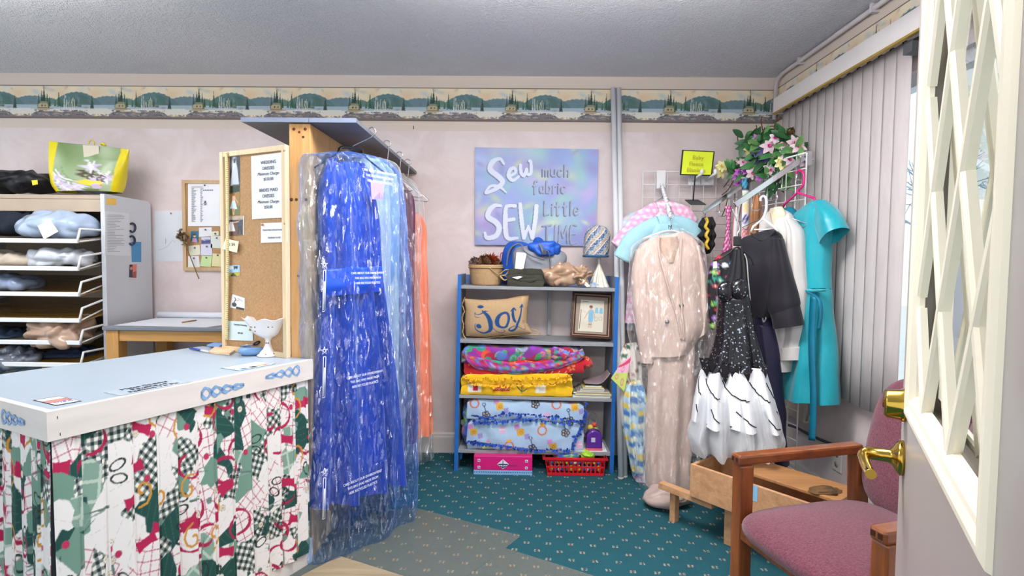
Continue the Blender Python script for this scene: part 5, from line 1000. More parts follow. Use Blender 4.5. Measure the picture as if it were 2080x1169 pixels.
for x, y in ((.112, .13), (.14, .125)): c.disc(x, y, .012, '9aa0a4', .014, ring=.2); c.line([(x - .01, y + .012), (x + .01, y + .012)], .002, '8a8f94')
c.line([(.008, .07), (.008, .205)], .004, '5a5048'); c.line([(.016, .012), (.05, .012)], .004, '6a6058'); c.line([(.02, .2), (.15, .2)], .0015, 'c4b8a8')
mb = MB(); c.sheet(mb, fp(.22, .83, .006), fp(.80, .83, .006), fp(.80, .14, .006), fp(.19, .14, .006), 70, 90); mb.prism([fp(.22, .83, .0055), fp(.80, .83, .0055), fp(.80, .14, .0055), fp(.19, .14, .0055)], tuple(-nn * .001), 0, col=(.7, .66, .6)); mb.build('pattern_envelope', mat('printed_paper', vcol=True, var=.04, rough=.6), t)
MB().add([fp(.1, .09, .0085), fp(.9, .09, .0085), fp(.9, .91, .0085), fp(.1, .91, .0085)], [(0, 1, 2, 3)]).build('glazing', M_glass, t)
# ---------------------------------------------------------------- third shelf: blankets and booklets
def shx(k, x): return sz(k, x) + .0008
M_fleece = mat('printed_fleece', vcol=True, var=.08, vscale=40, rough=.95, sheen=.25, bump=.2, bscale=220)
def xat(px, Y=3.24): return at(px, 760, Y).x
def zat(py, px=1050, Y=3.24): return at(px, py, Y).z
c = Cv(.72, .34, 420, '8a3a98'); rgn = np.random.RandomState(5)
for k in range(250):
    x, y, r = rgn.rand() * .72, rgn.rand() * .34, .012 + rgn.rand() * .02; c.disc(x, y, r, ['b42a4a', '2f9a78', '8a4ac0', 'd8582e', '5f86cc', 'c02a80', '3aa05a', 'a8306a'][k % 8], r * (.7 + rgn.rand() * .5), ang=rgn.rand() * 3)
    if k % 3 == 0:
        for q in (.75, .5, .25): c.disc(x, y, r * q, ['7fc4a4', 'e08a4a', 'b88ae0'][k % 9 // 3], ring=.25)
def flat_col(cv, ox=0, oz=0, s=1.0): return lambda P: cv.at((P[..., 0] + P[..., 1] * .7 + ox) * s, (P[..., 2] + P[..., 1] * .5 + oz) * s)
zY = lambda x: shx(2, x)
def bl(name, label, x0, x1, top_l, top_r, bot_l, bot_r, Y0, dep, layers, seed, colfn, wob_=.006):
    xa, xb = xat(x0), xat(x1); lerp = lambda A, B: (lambda x: A + (B - A) * (x - xa) / (xb - xa)); t = thing(name, label, 'blanket', ((xa + xb) / 2, Y0 + dep / 2, bot_l))
    mb = MB(); foldstack(mb, xa, xb, lerp(bot_l, bot_r), lerp(top_l, top_r), Y0, dep, layers, seed, wob_=wob_, colfn=colfn); mb.build('fleece_body', M_fleece, t); return t, xa, xb
def fringe(parent, pts, m, n, size, seed, name='fringe', dirn=(0, -1, -.3)):
    rg = random.Random(seed); mb = MB(); pp = cpts(pts, 12); pp = [Vector(p) for p in pp]
    for k in range(n):
        f = (k + rg.random() * .5) / n * (len(pp) - 1); i = min(int(f), len(pp) - 2); p = pp[i].lerp(pp[i + 1], f - i); tn = (pp[i + 1] - pp[i]).normalized(); d = (Vector(dirn) + Vector((rg.gauss(0, .5), rg.gauss(0, .3), rg.gauss(0, .55)))).normalized(); s = size * rg.uniform(.7, 1.25)
        mb.leaf(p, d, tn.cross(d), s, s * .34, 0, rg.uniform(-.4, .5)); mb.ell(p + d * s * .15, s * .22, 0, nu=6, nv=5)
    return mb.build(name, m, parent)
z3l, z3r = zY(xat(936)), zY(xat(1165))
c_y = Cv(.7, .3, 400, 'f2bf1c'); c_y.poly([(.04, .06), (.12, .06), (.12, .11), (.04, .11)], 'eeeadc'); c_y.poly([(.07, .07), (.1, .07), (.1, .1), (.07, .1)], 'c8283a'); c_y.poly([(.19, .065), (.29, .07), (.29, .1), (.19, .1)], 'd24a2e'); c_y.poly([(.44, .06), (.5, .06), (.5, .11), (.44, .11)], 'eeeadc'); c_y.line(cpts([(.33, .07), (.36, .1), (.39, .085)]), .006, '2a5a5c'); c_y.line([(.36, .07), (.36, .11)], .006, '2a5a5c'); c_y.poly([(.3, .04), (.35, .03), (.36, .045)], 'd8862a')
for k in range(7): c_y.line([(.19 + k * .014, .082), (.197 + k * .014, .09), (.204 + k * .014, .082)], .002, 'f2e4c4')
tY, xa, xb = bl('yellow_blanket', 'yellow fleece blanket with knotted fringe, lowest of the stack', 937, 1163, zat(760, 950), zat(758, 1160), z3l, z3r, 3.228, .22, 2, 3, lambda P: c_y.at(P[..., 0] - xat(937), .125 - (P[..., 2] - z3l) + .0 + np.maximum(0, P[..., 1] - 3.25)))
M_yfr = mat('yellow_fleece', 'f0b81e', .95, var=.15, vscale=60, sheen=.2)
fringe(tY, [at(955, 776, 3.222), at(1000, 782, 3.218), at(1060, 780, 3.218), at(1120, 778, 3.218), at(1160, 768, 3.22)], M_yfr, 70, .020, 4); fringe(tY, [at(962, 768, 3.225), at(1040, 768, 3.225), at(1120, 766, 3.225), at(1163, 760, 3.23)], M_yfr, 50, .016, 5)
fringe(tY, [at(941, 765, 3.23), at(950, 768, 3.225), at(956, 778, 3.225)], M_yfr, 12, .02, 9)
c_r = Cv(.7, .3, 400, 'c4202e')
for k in range(16):
    x, y = .04 + (k % 8) * .085, .05 + (k // 8) * .09 + (k % 2) * .02
    for a in range(6): q = a * 1.047 + k; c_r.poly([(x, y), (x + .02 * math.cos(q - .3), y + .02 * math.sin(q - .3)), (x + .032 * math.cos(q), y + .032 * math.sin(q)), (x + .02 * math.cos(q + .3), y + .02 * math.sin(q + .3))], 'e0a860'); c_r.line([(x, y), (x + .028 * math.cos(q), y + .028 * math.sin(q))], .003, 'b8342e')
for k in range(14): c_r.line([(.36 + k * .02, .11 + .02 * (k % 2)), (.368 + k * .02, .098 + .02 * (k % 2))], .004, 'e8d8d0')
tR, xa, xb = bl('red_blanket', 'red fleece blanket with golden star flowers, second in the stack', 944, 1186, zat(735, 950), zat(728, 1180), zat(762, 950) , zat(757.5, 1180), 3.236, .20, 1, 5, lambda P: c_r.at(P[..., 0] - xat(942), .12 - (P[..., 2] - zat(760)) + np.maximum(0, P[..., 1] - 3.25)), .007)
mb = MB(); blob(mb, at(1188, 735, 3.30), (.045, .07, .045), 77, .02, 14, .01, col=lambda P: c_r.at(P[..., 0] * 2, P[..., 2] * 2)); mb.build('bunched_corner', M_fleece, tR)
tM, xa, xb = bl('bright_blanket', 'multicolour spotted fleece blanket, topmost of the stack', 938, 1180, zat(701, 950), zat(706, 1170), zat(737, 950), zat(731, 1170), 3.232, .22, 1, 8, flat_col(c, s=.75), .012)
mb = MB(); garment(mb, Plane((0, 3.235, 0), 0), [(938, 712, 948, 712), (942, 718, 960, 745), (985, 728, 990, 752), (1050, 736, 1050, 758), (1110, 732, 1112, 752), (1160, 716, 1165, 738), (1182, 706, 1188, 722)], .016, .004, 3, 0, 24, 60, .008, 6, lambda P, s: c.at(P[..., 0] * 2.0, P[..., 2] * 2.2 + .1)); mb.build('drooping_edge', M_fleece, tM)
mb = MB(); blob(mb, at(1140, 716, 3.25), (.085, .05, .042), 79, .03, 16, .014, col=lambda P: c.at(P[..., 0] * 1.8, P[..., 2] * 1.8 + P[..., 1])); mb.build('bunched_corner', M_fleece, tM)
# booklets
zs = zY(xat(1205)); bkx = (xat(1160), xat(1244)); rg = random.Random(3); zz = zs
cols = ['b5ae9a', '7f94a4', 'c9b45a', '8fa08c', '9a8c84', 'c2bfae', '9fb3c0', 'd4cfc0', 'bcc4b4', 'e0dcc8']
bigs = [(1164, 1241, .007), (1163, 1243, .009), (1168, 1243, .006), (1166, 1240, .008), (1172, 1238, .007), (1176, 1226, .006), (1178, 1228, .007), (1183, 1226, .008), (1188, 1222, .010)]
labs = ['lowest', 'second from bottom', 'third from bottom', 'fourth from bottom', 'fifth from bottom', 'fourth from top', 'third from top', 'second from top', 'topmost']
for k, (xa_, xb_, th) in enumerate(bigs):
    x0, x1 = xat(xa_, 3.25), xat(xb_, 3.25); dx = rg.uniform(-.004, .004); y0 = 3.235 + rg.uniform(0, .012); t = thing('pattern_booklet', 'thin sewing pattern booklet, %s of the pile on the third shelf' % labs[k], 'booklet', ((x0 + x1) / 2, y0, zz), 'pattern booklets on the third shelf')
    MB().obox((x0 + dx, y0, zz + (sz(2, x0) - zs)), (x1 - x0, 0, sz(2, x1) - sz(2, x0)), (0, .15, 0), (0, 0, th)).build('cover', mat('booklet_%d' % (k % 5), cols[k], .5, var=.1, vscale=30), t); MB().obox((x0 + dx + .002, y0 - .0006, zz + (sz(2, x0) - zs) + .0012), (x1 - x0 - .004, 0, sz(2, x1) - sz(2, x0)), (0, .002, 0), (0, 0, th - .0024)).build('pages', mat('page_edges', 'ddd8cc', .8, var=.12, vscale=20, stretch=(.1, 1, 60)), t); zz += th + .0003
cup = thing('mauve_leather_piece', 'curved mauve grey leather piece on top of the booklets', 'leather piece', (xat(1208), 3.30, zz))
P = np.zeros((16, 30, 3))
for i in range(16):
    for j in range(30):
        u, v = j / 29, i / 15; x = xat(1188) + (xat(1240) - xat(1188)) * u; P[i, j] = (x, 3.245 + .12 * v, zz + .002 + .012 * (1 - u) + .075 * max(0, u - .45) ** 2 * 3.2 + .02 * math.sin(math.pi * u) * v)
MB().grid(P, 0).build('leather', mat('mauve_leather', '8d7d82', .45, var=.1, vscale=20, coat=.2), cup, solid=.004)
# ---------------------------------------------------------------- bottom shelf: baby blanket and toys
c_b = Cv(.72, .40, 420, 'b4cfe8')
def prints(c):
    for x, y, k in ((.05, .03, 'ring'), (.16, .04, 'blk'), (.31, .03, 'rat'), (.4, .03, 'ring'), (.48, .04, 'blk'), (.57, .04, 'rat'), (.1, .08, 'rat'), (.24, .09, 'tri'), (.36, .08, 'bot'), (.46, .1, 'rat'), (.05, .15, 'blk'), (.17, .14, 'bot'), (.25, .15, 'blk'), (.34, .14, 'ring'), (.44, .15, 'rat'), (.53, .14, 'tri'), (.11, .2, 'tri'), (.2, .21, 'ring'), (.3, .22, 'rat'), (.39, .21, 'blk'), (.5, .2, 'bot'), (.6, .2, 'ring'), (.08, .27, 'ring'), (.2, .28, 'blk'), (.33, .29, 'bot'), (.45, .28, 'rat'), (.56, .28, 'blk')):
        if k == 'ring': c.disc(x, y, .021, 'd8744a', ring=.3); c.poly([(x - .012, y - .03), (x + .012, y - .03), (x + .006, y - .018), (x - .006, y - .018)], 'eeb03a')
        elif k == 'blk':
            c.poly([(x - .02, y - .012), (x + .01, y - .018), (x + .016, y + .012), (x - .014, y + .018)], 'e2ae3c'); c.disc(x, y + .002, .007, 'b8803a', ring=.4); c.poly([(x + .014, y + .01), (x + .034, y + .005), (x + .038, y + .026), (x + .018, y + .032)], '9d94d0'); c.poly([(x - .03, y - .03), (x - .008, y - .034), (x - .004, y - .014), (x - .026, y - .01)], 'd08ac8')
        elif k == 'rat':
            for a in range(5): c.disc(x + .011 * math.cos(a * 1.257), y + .011 * math.sin(a * 1.257), .009, '2d3f70'); c.disc(x + .011 * math.cos(a * 1.257), y + .011 * math.sin(a * 1.257), .004, 'd8c07a')
            c.line([(x, y - .01), (x - .008, y - .04)], .004, '2d3f70'); c.disc(x - .009, y - .046, .008, '2d3f70', ring=.4)
        elif k == 'bot': c.poly([(x - .013, y - .015), (x + .014, y - .013), (x + .012, y + .018), (x - .012, y + .018)], 'e6b4d8'); c.line([(x - .012, y), (x + .012, y)], .005, 'f0e4f0')
        else: c.poly([(x, y - .02), (x + .022, y + .012), (x - .022, y + .012)], ['a99ad8', 'd89ac8'][int(x * 100) % 2])
prints(c_b)
z4 = lambda x: shx(3, x); xa4, xb4 = xat(950), xat(1186)
tB = thing('baby_blanket', 'pale blue baby print fleece blanket with dark blue knotted fringe', 'blanket', ((xa4 + xb4) / 2, 3.33, z4(xa4)))
zmid = lambda x: zat(852, 1050) + (x - xa4) * -.02; ztop = lambda x: zat(811, 1050) + (x - xa4) * -.03
cb = lambda P: c_b.at((P[..., 0] - xa4) * .72 + .02, (zat(808) - P[..., 2]) * .72 + .005 + np.maximum(0, P[..., 1] - 3.26) * .6)
mb = MB(); foldstack(mb, xa4, xb4, z4, zmid, 3.226, .24, 1, 12, wob_=.008, colfn=cb, puff=.25); mb.build('lower_fold', M_fleece, tB)
mb = MB(); foldstack(mb, xa4 + .0, xb4 + .01, lambda x: zmid(x) + .001, ztop, 3.236, .23, 1, 14, wob_=.007, colfn=cb, puff=.25); mb.build('upper_fold', M_fleece, tB)
M_bfr = mat('royal_fleece', '2350b0', .95, var=.2, vscale=60, sheen=.2)
pp = lambda L, Y: [at(x, y, Y) for x, y in L]
fringe(tB, pp([(958, 843), (990, 847), (1030, 840), (1080, 842), (1130, 848), (1186, 856)], 3.222), M_bfr, 74, .022, 1, dirn=(0, -.8, .1)); fringe(tB, pp([(960, 855), (1000, 856), (1050, 850), (1100, 852), (1165, 862)], 3.218), M_bfr, 60, .020, 2, dirn=(0, -.7, -.5)); fringe(tB, pp([(950, 895), (980, 898), (1030, 905), (1090, 912), (1160, 912)], 3.216), M_bfr, 74, .022, 3, dirn=(0, -.6, -.5)); fringe(tB, pp([(1160, 912), (1168, 890), (1178, 868), (1186, 845), (1188, 815)], 3.224), M_bfr, 46, .022, 4, dirn=(.5, -.6, 0))
c_t = Cv(.3, .3, 300, '2f5ab0'); c_t.blotch(['c83a2e', '7fb04a', '2350b0', 'e0c43a', '3a4a9a', 'b8d87a'], 40, .03, 4, .9)
mb = MB(); blob(mb, at(947, 862, 3.30) + Vector((.0, .02, 0)), (.032, .07, .115), 81, .02, 16, .012, floor=z4(xat(945)) + .001, col=lambda P: c_t.at(P[..., 0] * 2, P[..., 2] * 1.4)); tag(mb.build('bright_cloth_bundle', M_fleece), 'bright blue green and red cloth bundle left of baby blanket', 'cloth')
q = at(985, 900, 3.215); t = thing('lime_ribbon', 'lime green felt ribbon hanging under the baby blanket edge', 'ribbon', at(985, 912, 3.22)); MB().prism([at(980, 897, 3.214), at(999, 900, 3.214), at(1000, 906, 3.214), at(980, 911, 3.216)], (0, .003, 0)).build('ribbon_strip', mat('lime_felt', 'a8d070', .9, var=.08), t)
ps = [at(1170, 916, 3.232), at(1235, 918, 3.232), at(1230, 905, 3.232), at(1180, 903, 3.232)]; xq = xat(1170), xat(1236)
t = thing('loose_sheet', 'white paper sheet under the purple toy on bottom shelf', 'paper', (xq[0], 3.3, z4(xq[0]))); MB().prism([Vector((xq[0], 3.232, z4(xq[0]) + .0004)), Vector((xq[1], 3.232, z4(xq[1]) + .0004)), Vector((xq[1], 3.40, z4(xq[1]) + .0004)), Vector((xq[0] + .01, 3.40, z4(xq[0]) + .0004))], (0, 0, .001)).build('sheet', M_sheet, t)
# purple toy phone shell
c0 = at(1207, 911, 3.25); zb = z4(c0.x) + .002; t = thing('purple_toy', 'arched purple plastic toy with a pink foot on bottom shelf', 'toy', (c0.x, 3.27, zb)); w = xat(1223, 3.25) - xat(1191, 3.25); hh = at(1205, 874, 3.25).z - zb
pts = [Vector((c0.x + x * w / 2, 3.245, zb + .012 + z * (hh - .012))) for x, z in [(-1, 0)] + [(-math.cos(a), .6 + .4 * math.sin(a)) for a in np.linspace(0, math.pi, 17)] + [(1, 0)]]
MB().prism(pts, (0, .06, 0)).build('shell', mat('purple_plastic', '5a2a8e', .3, var=.05, coat=.3), t, bev=.006)
mb = MB(); mb.box((c0.x - w / 2 - .002, 3.242, zb), (c0.x + w / 2 + .002, 3.31, zb + .013)); mb.build('foot', mat('salmon_plastic', 'd8586a', .35), t, bev=.004); q = at(1205, 893, 3.2438); MB().box((q.x - .012, 3.2425, q.z - .013), (q.x + .012, 3.2452, q.z + .013)).build('label_square', mat('pale_square', 'c8c4d4', .4), t)
t = thing('rattle_toy', 'clear bagged rattle toy with coloured beads behind the purple toy', 'toy', at(1205, 880, 3.31)); 
for x, y, r, m_, nm in ((1199, 868, .020, 'd8c04a', 'yellow_bead'), (1207, 862, .015, 'd84a3a', 'red_bead'), (1209, 872, .017, '9ccf4a', 'green_bead'), (1208, 882, .014, '3a7ac0', 'blue_bead'), (1196, 882, .022, '5a3a7a', 'violet_bead')): MB().ell(at(x, y, 3.33), r).build('bead', mat(nm, m_, .3), t)
MB().tube(cpts([at(1199, 870, 3.33), at(1198, 850, 3.33), at(1204, 838, 3.33), at(1212, 845, 3.33), at(1210, 862, 3.33)]), .003, 8).build('ring', mat('grey_ring', '8a9a96', .3), t)
mb = MB(); blob(mb, at(1201, 878, 3.34), (.040, .03, .09), 88, .02, 20, .012); mb.build('bag', M_clear, t)
# ---------------------------------------------------------------- on the floor under the shelf
bx0, bx1 = fl(962, 963), fl(1081, 965); hb_ = at(1020, 926, bx0.y).z; t = thing('pink_box', 'hot pink craft box with a white diamond badge under the shelf', 'box', (bx0 + bx1) / 2 + Vector((0, .1, 0)))
M_pink = mat('hot_pink_card', 'd41e78', .35, var=.04, coat=.3); dX = bx1 - bx0
mb = MB(); mb.obox(bx0 + Z * .028, dX, (0, .22, 0), (0, 0, hb_ - .028)); mb.build('box_body', M_pink, t, bev=.003); MB().obox(bx0 + Z * .001, dX, (0, .22, 0), (0, 0, .027)).build('blue_base', mat('sky_card', '86b4dc', .4, var=.04), t)
fx = lambda u, v, d=.002: bx0 + dX * u + Z * (hb_ * v) - Vector((0, d, 0))
mb = MB(); asp = dX.length / hb_
for u, v in ((.09, .76), (.09, .40), (.90, .76), (.90, .40)): mb.prism([fx(u - .022, v - .022 * asp), fx(u + .022, v - .022 * asp), fx(u + .022, v + .022 * asp), fx(u - .022, v + .022 * asp)], (0, .002, 0))
mb.build('corner_square', mat('white_card', 'ece8f0', .4), t)
mb = MB(); mb.prism([fx(.5 - .1, .58), fx(.5, .58 - .085 * asp), fx(.5 + .1, .58), fx(.5, .58 + .085 * asp)], (0, .002, 0)); mb.build('diamond_badge', MATS['white_card'], t)
mb = MB(); mb.tube([fx(.42, .58, .003), fx(.58, .58, .003)], .003, 6); mb.tube([fx(.5, .38, .003), fx(.5, .78, .003)], .0025, 6); mb.tube(cpts([fx(.45, .5, .003), fx(.5, .42, .003), fx(.55, .5, .003)]), .0025, 6); mb.tube(cpts([fx(.58, .56, .003), fx(.66, .54, .003), fx(.74, .56, .003)]), .0012, 6)
for u, v in ((.09, .76), (.09, .40), (.90, .76), (.90, .40)): mb.tube(cpts([fx(u - .01, v, .003), fx(u, v + .02, .003), fx(u + .01, v - .02, .003)]), .002, 6)
mb.build('badge_mark', mat('navy_ink', '1f3560', .5), t)
mb = MB()
for k in range(26): mb.ell(bx0 + dX * ((k + .5) / 26) + Z * .016 - Vector((0, .0005, 0)), (.003, .001, .003), nu=8, nv=6)
mb.build('dotted_trim', MATS['navy_ink'], t)
# red basket
r0, r1 = fl(1112, 965), fl(1226, 967); rt0, rt1 = at(1102, 926, r0.y), at(1234, 928, r0.y); t = thing('red_basket', 'red plastic slotted basket of toys under the shelf', 'basket', (r0 + r1) / 2 + Vector((0, .1, 0))); M_red = mat('red_plastic', 'd4202a', .35, var=.05, coat=.2)
zt4 = rt0.z - .006; mb = MB(); nC = 15; db_ = .20
def bside(p, q, pt, qt, n, off):
    """slotted wall between bottom edge p-q and top edge pt-qt"""
    f = lambda u, v: (p + (q - p) * u) * (1 - v) + (pt + (qt - pt) * u) * v
    for v0, v1 in ((0, .16), (.44, .54), (.80, 1.0)): mb.prism([f(0, v0), f(1, v0), f(1, v1), f(0, v1)], off)
    for k in range(n + 1):
        u = k / n; w_ = .16 / n
        for v0, v1 in ((.16, .44), (.54, .80)): mb.prism([f(max(0, u - w_), v0), f(min(1, u + w_), v0), f(min(1, u + w_), v1), f(max(0, u - w_), v1)], off)
a, b, at_, bt_ = r0 + Z * .002, r1 + Z * .002, Vector((rt0.x + .012, r0.y - .012, zt4)), Vector((rt1.x - .012, r1.y - .012, zt4)); bk_ = Vector((0, db_, 0))
bside(a, b, at_, bt_, 13, (0, .003, 0)); bside(a + bk_, b + bk_, at_ + bk_ + Vector((0, .02, 0)), bt_ + bk_ + Vector((0, .02, 0)), 13, (0, -.003, 0)); bside(a, a + bk_, at_, at_ + bk_ + Vector((0, .02, 0)), 6, (.003, 0, 0)); bside(b, b + bk_, bt_, bt_ + bk_ + Vector((0, .02, 0)), 6, (-.003, 0, 0))
mb.prism([a, b, b + bk_, a + bk_], (0, 0, .003)); mb.build('slotted_body', M_red, t)
mb = MB(); q = [at_ + Vector((-.008, -.008, 0)), bt_ + Vector((.008, -.008, 0)), bt_ + bk_ + Vector((.008, .03, 0)), at_ + bk_ + Vector((-.008, .03, 0))]; mb.tube(q, .008, 8, closed=True); mb.build('rim', M_red, t)
rg = random.Random(12); zf = .01
for k in range(13):
    u = (k + .5) / 13; x = a.x + .012 + (b.x - a.x - .024) * u; colr = ['d8c23a', '3a6ac8', 'e8e8ec', 'e08a3a', '52b04a', 'c8d84a', 'd88ab0'][k % 7]
    for r_, (zq, sz_) in enumerate(((.024, .018), (.056, .017))):
        p = Vector((x, a.y + .03 + r_ * .02, zq + zf)); mb = MB(); mb.ell(p, (.013, .02, sz_), nu=10, nv=8); o = mb.build('plastic_toy', mat('toy_%d' % ((k + 3 * r_) % 7), colr if not r_ else ['3a6ac8', '6a6a70', 'd8c23a', 'c85a3a', '5ab0c8', 'c8d84a', 'e8e8ec'][k % 7], .4)); tag(o, 'small %s toy behind slot %s from the left in red basket, %s row' % ((['yellow', 'blue', 'white', 'orange', 'green', 'lime', 'pink'] if not r_ else ['blue', 'grey', 'yellow', 'rust', 'aqua', 'lime', 'white'])[k % 7], ('one', 'two', 'three', 'four', 'five', 'six', 'seven', 'eight', 'nine', 'ten', 'eleven', 'twelve', 'thirteen')[k], ('lower', 'upper')[r_]), 'toy', 'small toys inside the red basket')
c_t2 = Cv(.2, .1, 300, '2a5cae'); c_t2.blotch(['d83a3a', 'e8d83a', '3aa05a', '2a5cae'], 26, .02, 4, .9)
p0_, p1_ = Vector((at_.x + .05, a.y + .03, zt4 + .0)), Vector((bt_.x - .14, a.y + .03, zt4)); mb = MB(); blob(mb, p0_.lerp(p1_, .5) + Vector((0, .05, -.012)), ((p1_.x - p0_.x) / 2, .06, .034), 7, .01, 20, .006, col=lambda P: c_t2.at(P[..., 0], P[..., 2] * 2 + P[..., 1])); tag(mb.build('printed_cloth', M_fleece), 'blue printed cloth lying on top of the toys in basket', 'cloth')
p = Vector((bt_.x - .1, a.y + .05, zt4 + .004)); mb = MB(); blob(mb, p, (.045, .04, .026), 3, .012, 24, .008); tag(mb.build('toy_frog', mat('lime_toy', 'a0c83a', .4, var=.25, vscale=40)), 'lime green toy heaped at the right of the red basket', 'toy')
# ================================================================== painting on the wall
cv = Cv(1.0, .80, 300, '8498c8'); cv.blotch(['8e9fd4', '9fb6dc', 'a49bd2', '86a6cf', 'b3bfe6'], 40, .2, 2, .6); cv.blotch(['a8d0c4', '86b8c0', '8f86b8', 'c0a8d8', '93c7b8'], 40, .10, 7, .6); cv.blotch(['c3d49a', 'cfe0a0', 'a890c8', '7d86b4'], 24, .06, 9, .6)
def brush(pts, w, k=12, sh=True, main='e9ecf4', dk='6b7488'):
    q = cpts(pts, k); ww = list(np.interp(np.linspace(0, 1, len(q)), np.linspace(0, 1, len(w)), w)) if hasattr(w, '__len__') else [w] * len(q)
    cv.line([(x - .008, y + .007) for x, y in q], ww, dk); return q, ww, main
def word(strokes, main, dk):
    out = [brush(p, w, main=main, dk=dk) for p, w in strokes]
    for q, ww, m in out: cv.line(q, ww, m)
word([([(.235, .13), (.2, .09), (.14, .12), (.125, .18), (.19, .235), (.225, .28), (.18, .33), (.1, .37), (.09, .36), (.13, .315), (.2, .32), (.255, .365)], [.02, .028, .04, .045, .045, .04, .034, .024, .02, .022, .024, .012]),
      ([(.28, .235), (.33, .2), (.32, .165), (.285, .18), (.275, .23), (.31, .265), (.36, .23)], [.022, .022, .026, .03, .034, .028, .016]), ([(.37, .14), (.375, .2), (.4, .225), (.42, .17), (.43, .215), (.455, .2), (.455, .12), (.445, .105)], [.026, .028, .026, .022, .024, .026, .024, .028])], 'd2d9e8', '626d88')
word([([(.21, .475), (.16, .475), (.115, .52), (.11, .57), (.17, .61), (.2, .66), (.17, .725), (.1, .74), (.08, .7)], [.024, .034, .042, .044, .046, .044, .042, .034, .02]), ([(.33, .475), (.28, .475), (.255, .49), (.25, .58), (.255, .7), (.28, .745), (.35, .74)], [.028, .028, .03, .04, .04, .034, .022]), ([(.255, .595), (.32, .585)], [.03, .03]),
      ([(.37, .46), (.385, .6), (.405, .74)], [.03, .036, .03]), ([(.405, .74), (.44, .64)], [.03, .02]), ([(.44, .64), (.475, .74)], [.02, .03]), ([(.475, .74), (.495, .6), (.505, .475)], [.03, .036, .034])], 'd8deeb', '68738c')
T = '9aa2bb'; DK = '5d6478'
def glyphs(s, x, y, h, gap=1.0):
    """plain hand lettering, strokes in unit boxes"""
    G = dict(m=[[(0, 1), (0, .4)], [(0, .55), (.18, .4), (.3, .55), (.3, 1)], [(.3, .55), (.48, .4), (.6, .55), (.6, 1)]], u=[[(0, .4), (0, .85), (.2, 1), (.4, .85), (.4, .4)], [(.4, .4), (.4, 1)]], c=[[(.38, .5), (.2, .4), (.02, .6), (.04, .9), (.22, 1), (.38, .9)]], h=[[(0, 0), (0, 1)], [(0, .6), (.2, .42), (.38, .55), (.38, 1)]], f=[[(.38, .05), (.22, 0), (.14, .2), (.14, 1.1)], [(0, .42), (.32, .42)]], a=[[(.38, .45), (.15, .42), (.0, .65), (.1, .98), (.36, .85)], [(.38, .42), (.38, 1)]], b=[[(0, 0), (0, 1)], [(0, .55), (.22, .42), (.4, .65), (.25, 1), (0, .92)]], r=[[(0, .4), (0, 1)], [(0, .6), (.14, .43), (.3, .45)]], i=[[(0, .42), (0, 1)], [(0, .2), (.005, .24)]], L=[[(0, 0), (0, .95), (.08, 1)], [(0, 1), (.38, .96)]], t=[[(.14, .08), (.14, .95), (.3, 1)], [(0, .38), (.32, .36)]], l=[[(0, 0), (0, 1)]], e=[[(.02, .7), (.38, .66), (.3, .45), (.12, .45), (0, .7), (.12, .98), (.38, .9)]], T=[[(0, .05), (.6, .0)], [(.3, .03), (.3, 1)]], I=[[(.05, 0), (.05, 1)]], M=[[(0, 1), (.05, 0)], [(.05, 0), (.3, .7)], [(.3, .7), (.55, 0)], [(.55, 0), (.62, 1)]], E=[[(.4, 0), (0, .03), (0, 1), (.42, .97)], [(0, .5), (.34, .48)]])
    wd = dict(m=.6, i=.02, l=.02, r=.3, T=.6, M=.62, I=.1); out = []
    for ch in s:
        for g in G[ch]: out.append(([(x + p * h * .82, y + q * h) for p, q in g], [.013, .013]))
        x += (wd.get(ch, .4) * .82 + .24 * gap) * h
    word(out, T, DK)
glyphs('much', .555, .13, .095); glyphs('fabric', .48, .265, .098, .9); glyphs('Little', .575, .43, .115, .9); glyphs('TIME', .56, .63, .145, .75)
q = [at(965, 299, D - .022), at(1216, 303, D - .022), at(1210, 499, D - .022), at(965, 497, D - .022)]
t = thing('painted_canvas', 'pastel blue canvas painted with the saying about fabric and time', 'painting', q[3]); mb = MB(); cv.sheet(mb, *q, 300, 240); mb.build('painted_face', mat('acrylic_paint', vcol=True, var=.04, vscale=30, rough=.5, bump=.15, bscale=60), t)
MB().prism([p + Vector((0, .0004, 0)) for p in q], (0, .02, 0)).build('stretcher', mat('lilac_canvas_edge', '7f86b4', .7), t)
# two white poles
for k, (xt, xb_, lab) in enumerate(((1245, 1261, 'white pole leaning on the wall, nearer the bookcase'), (1256, 1269, 'white pole leaning on the wall, nearer the pink baby coat'))):
    top_, bot = at(xt, 180, 3.535 - .0), fl(xb_, 969 if k else 972); top_.y = 3.527; r = .0165
    t = thing('closet_pole', lab, 'pole', bot); MB().tube([bot + Z * .012, top_], r, 20).build('pole_tube', mat('white_enamel', 'd8dade', .25, var=.03, coat=.3), t); MB().tube([bot + Z * .0005, bot + Z * .014], r * 1.05, 20).build('end_cap', mat('grey_cap', 'a9aeb4', .4), t)
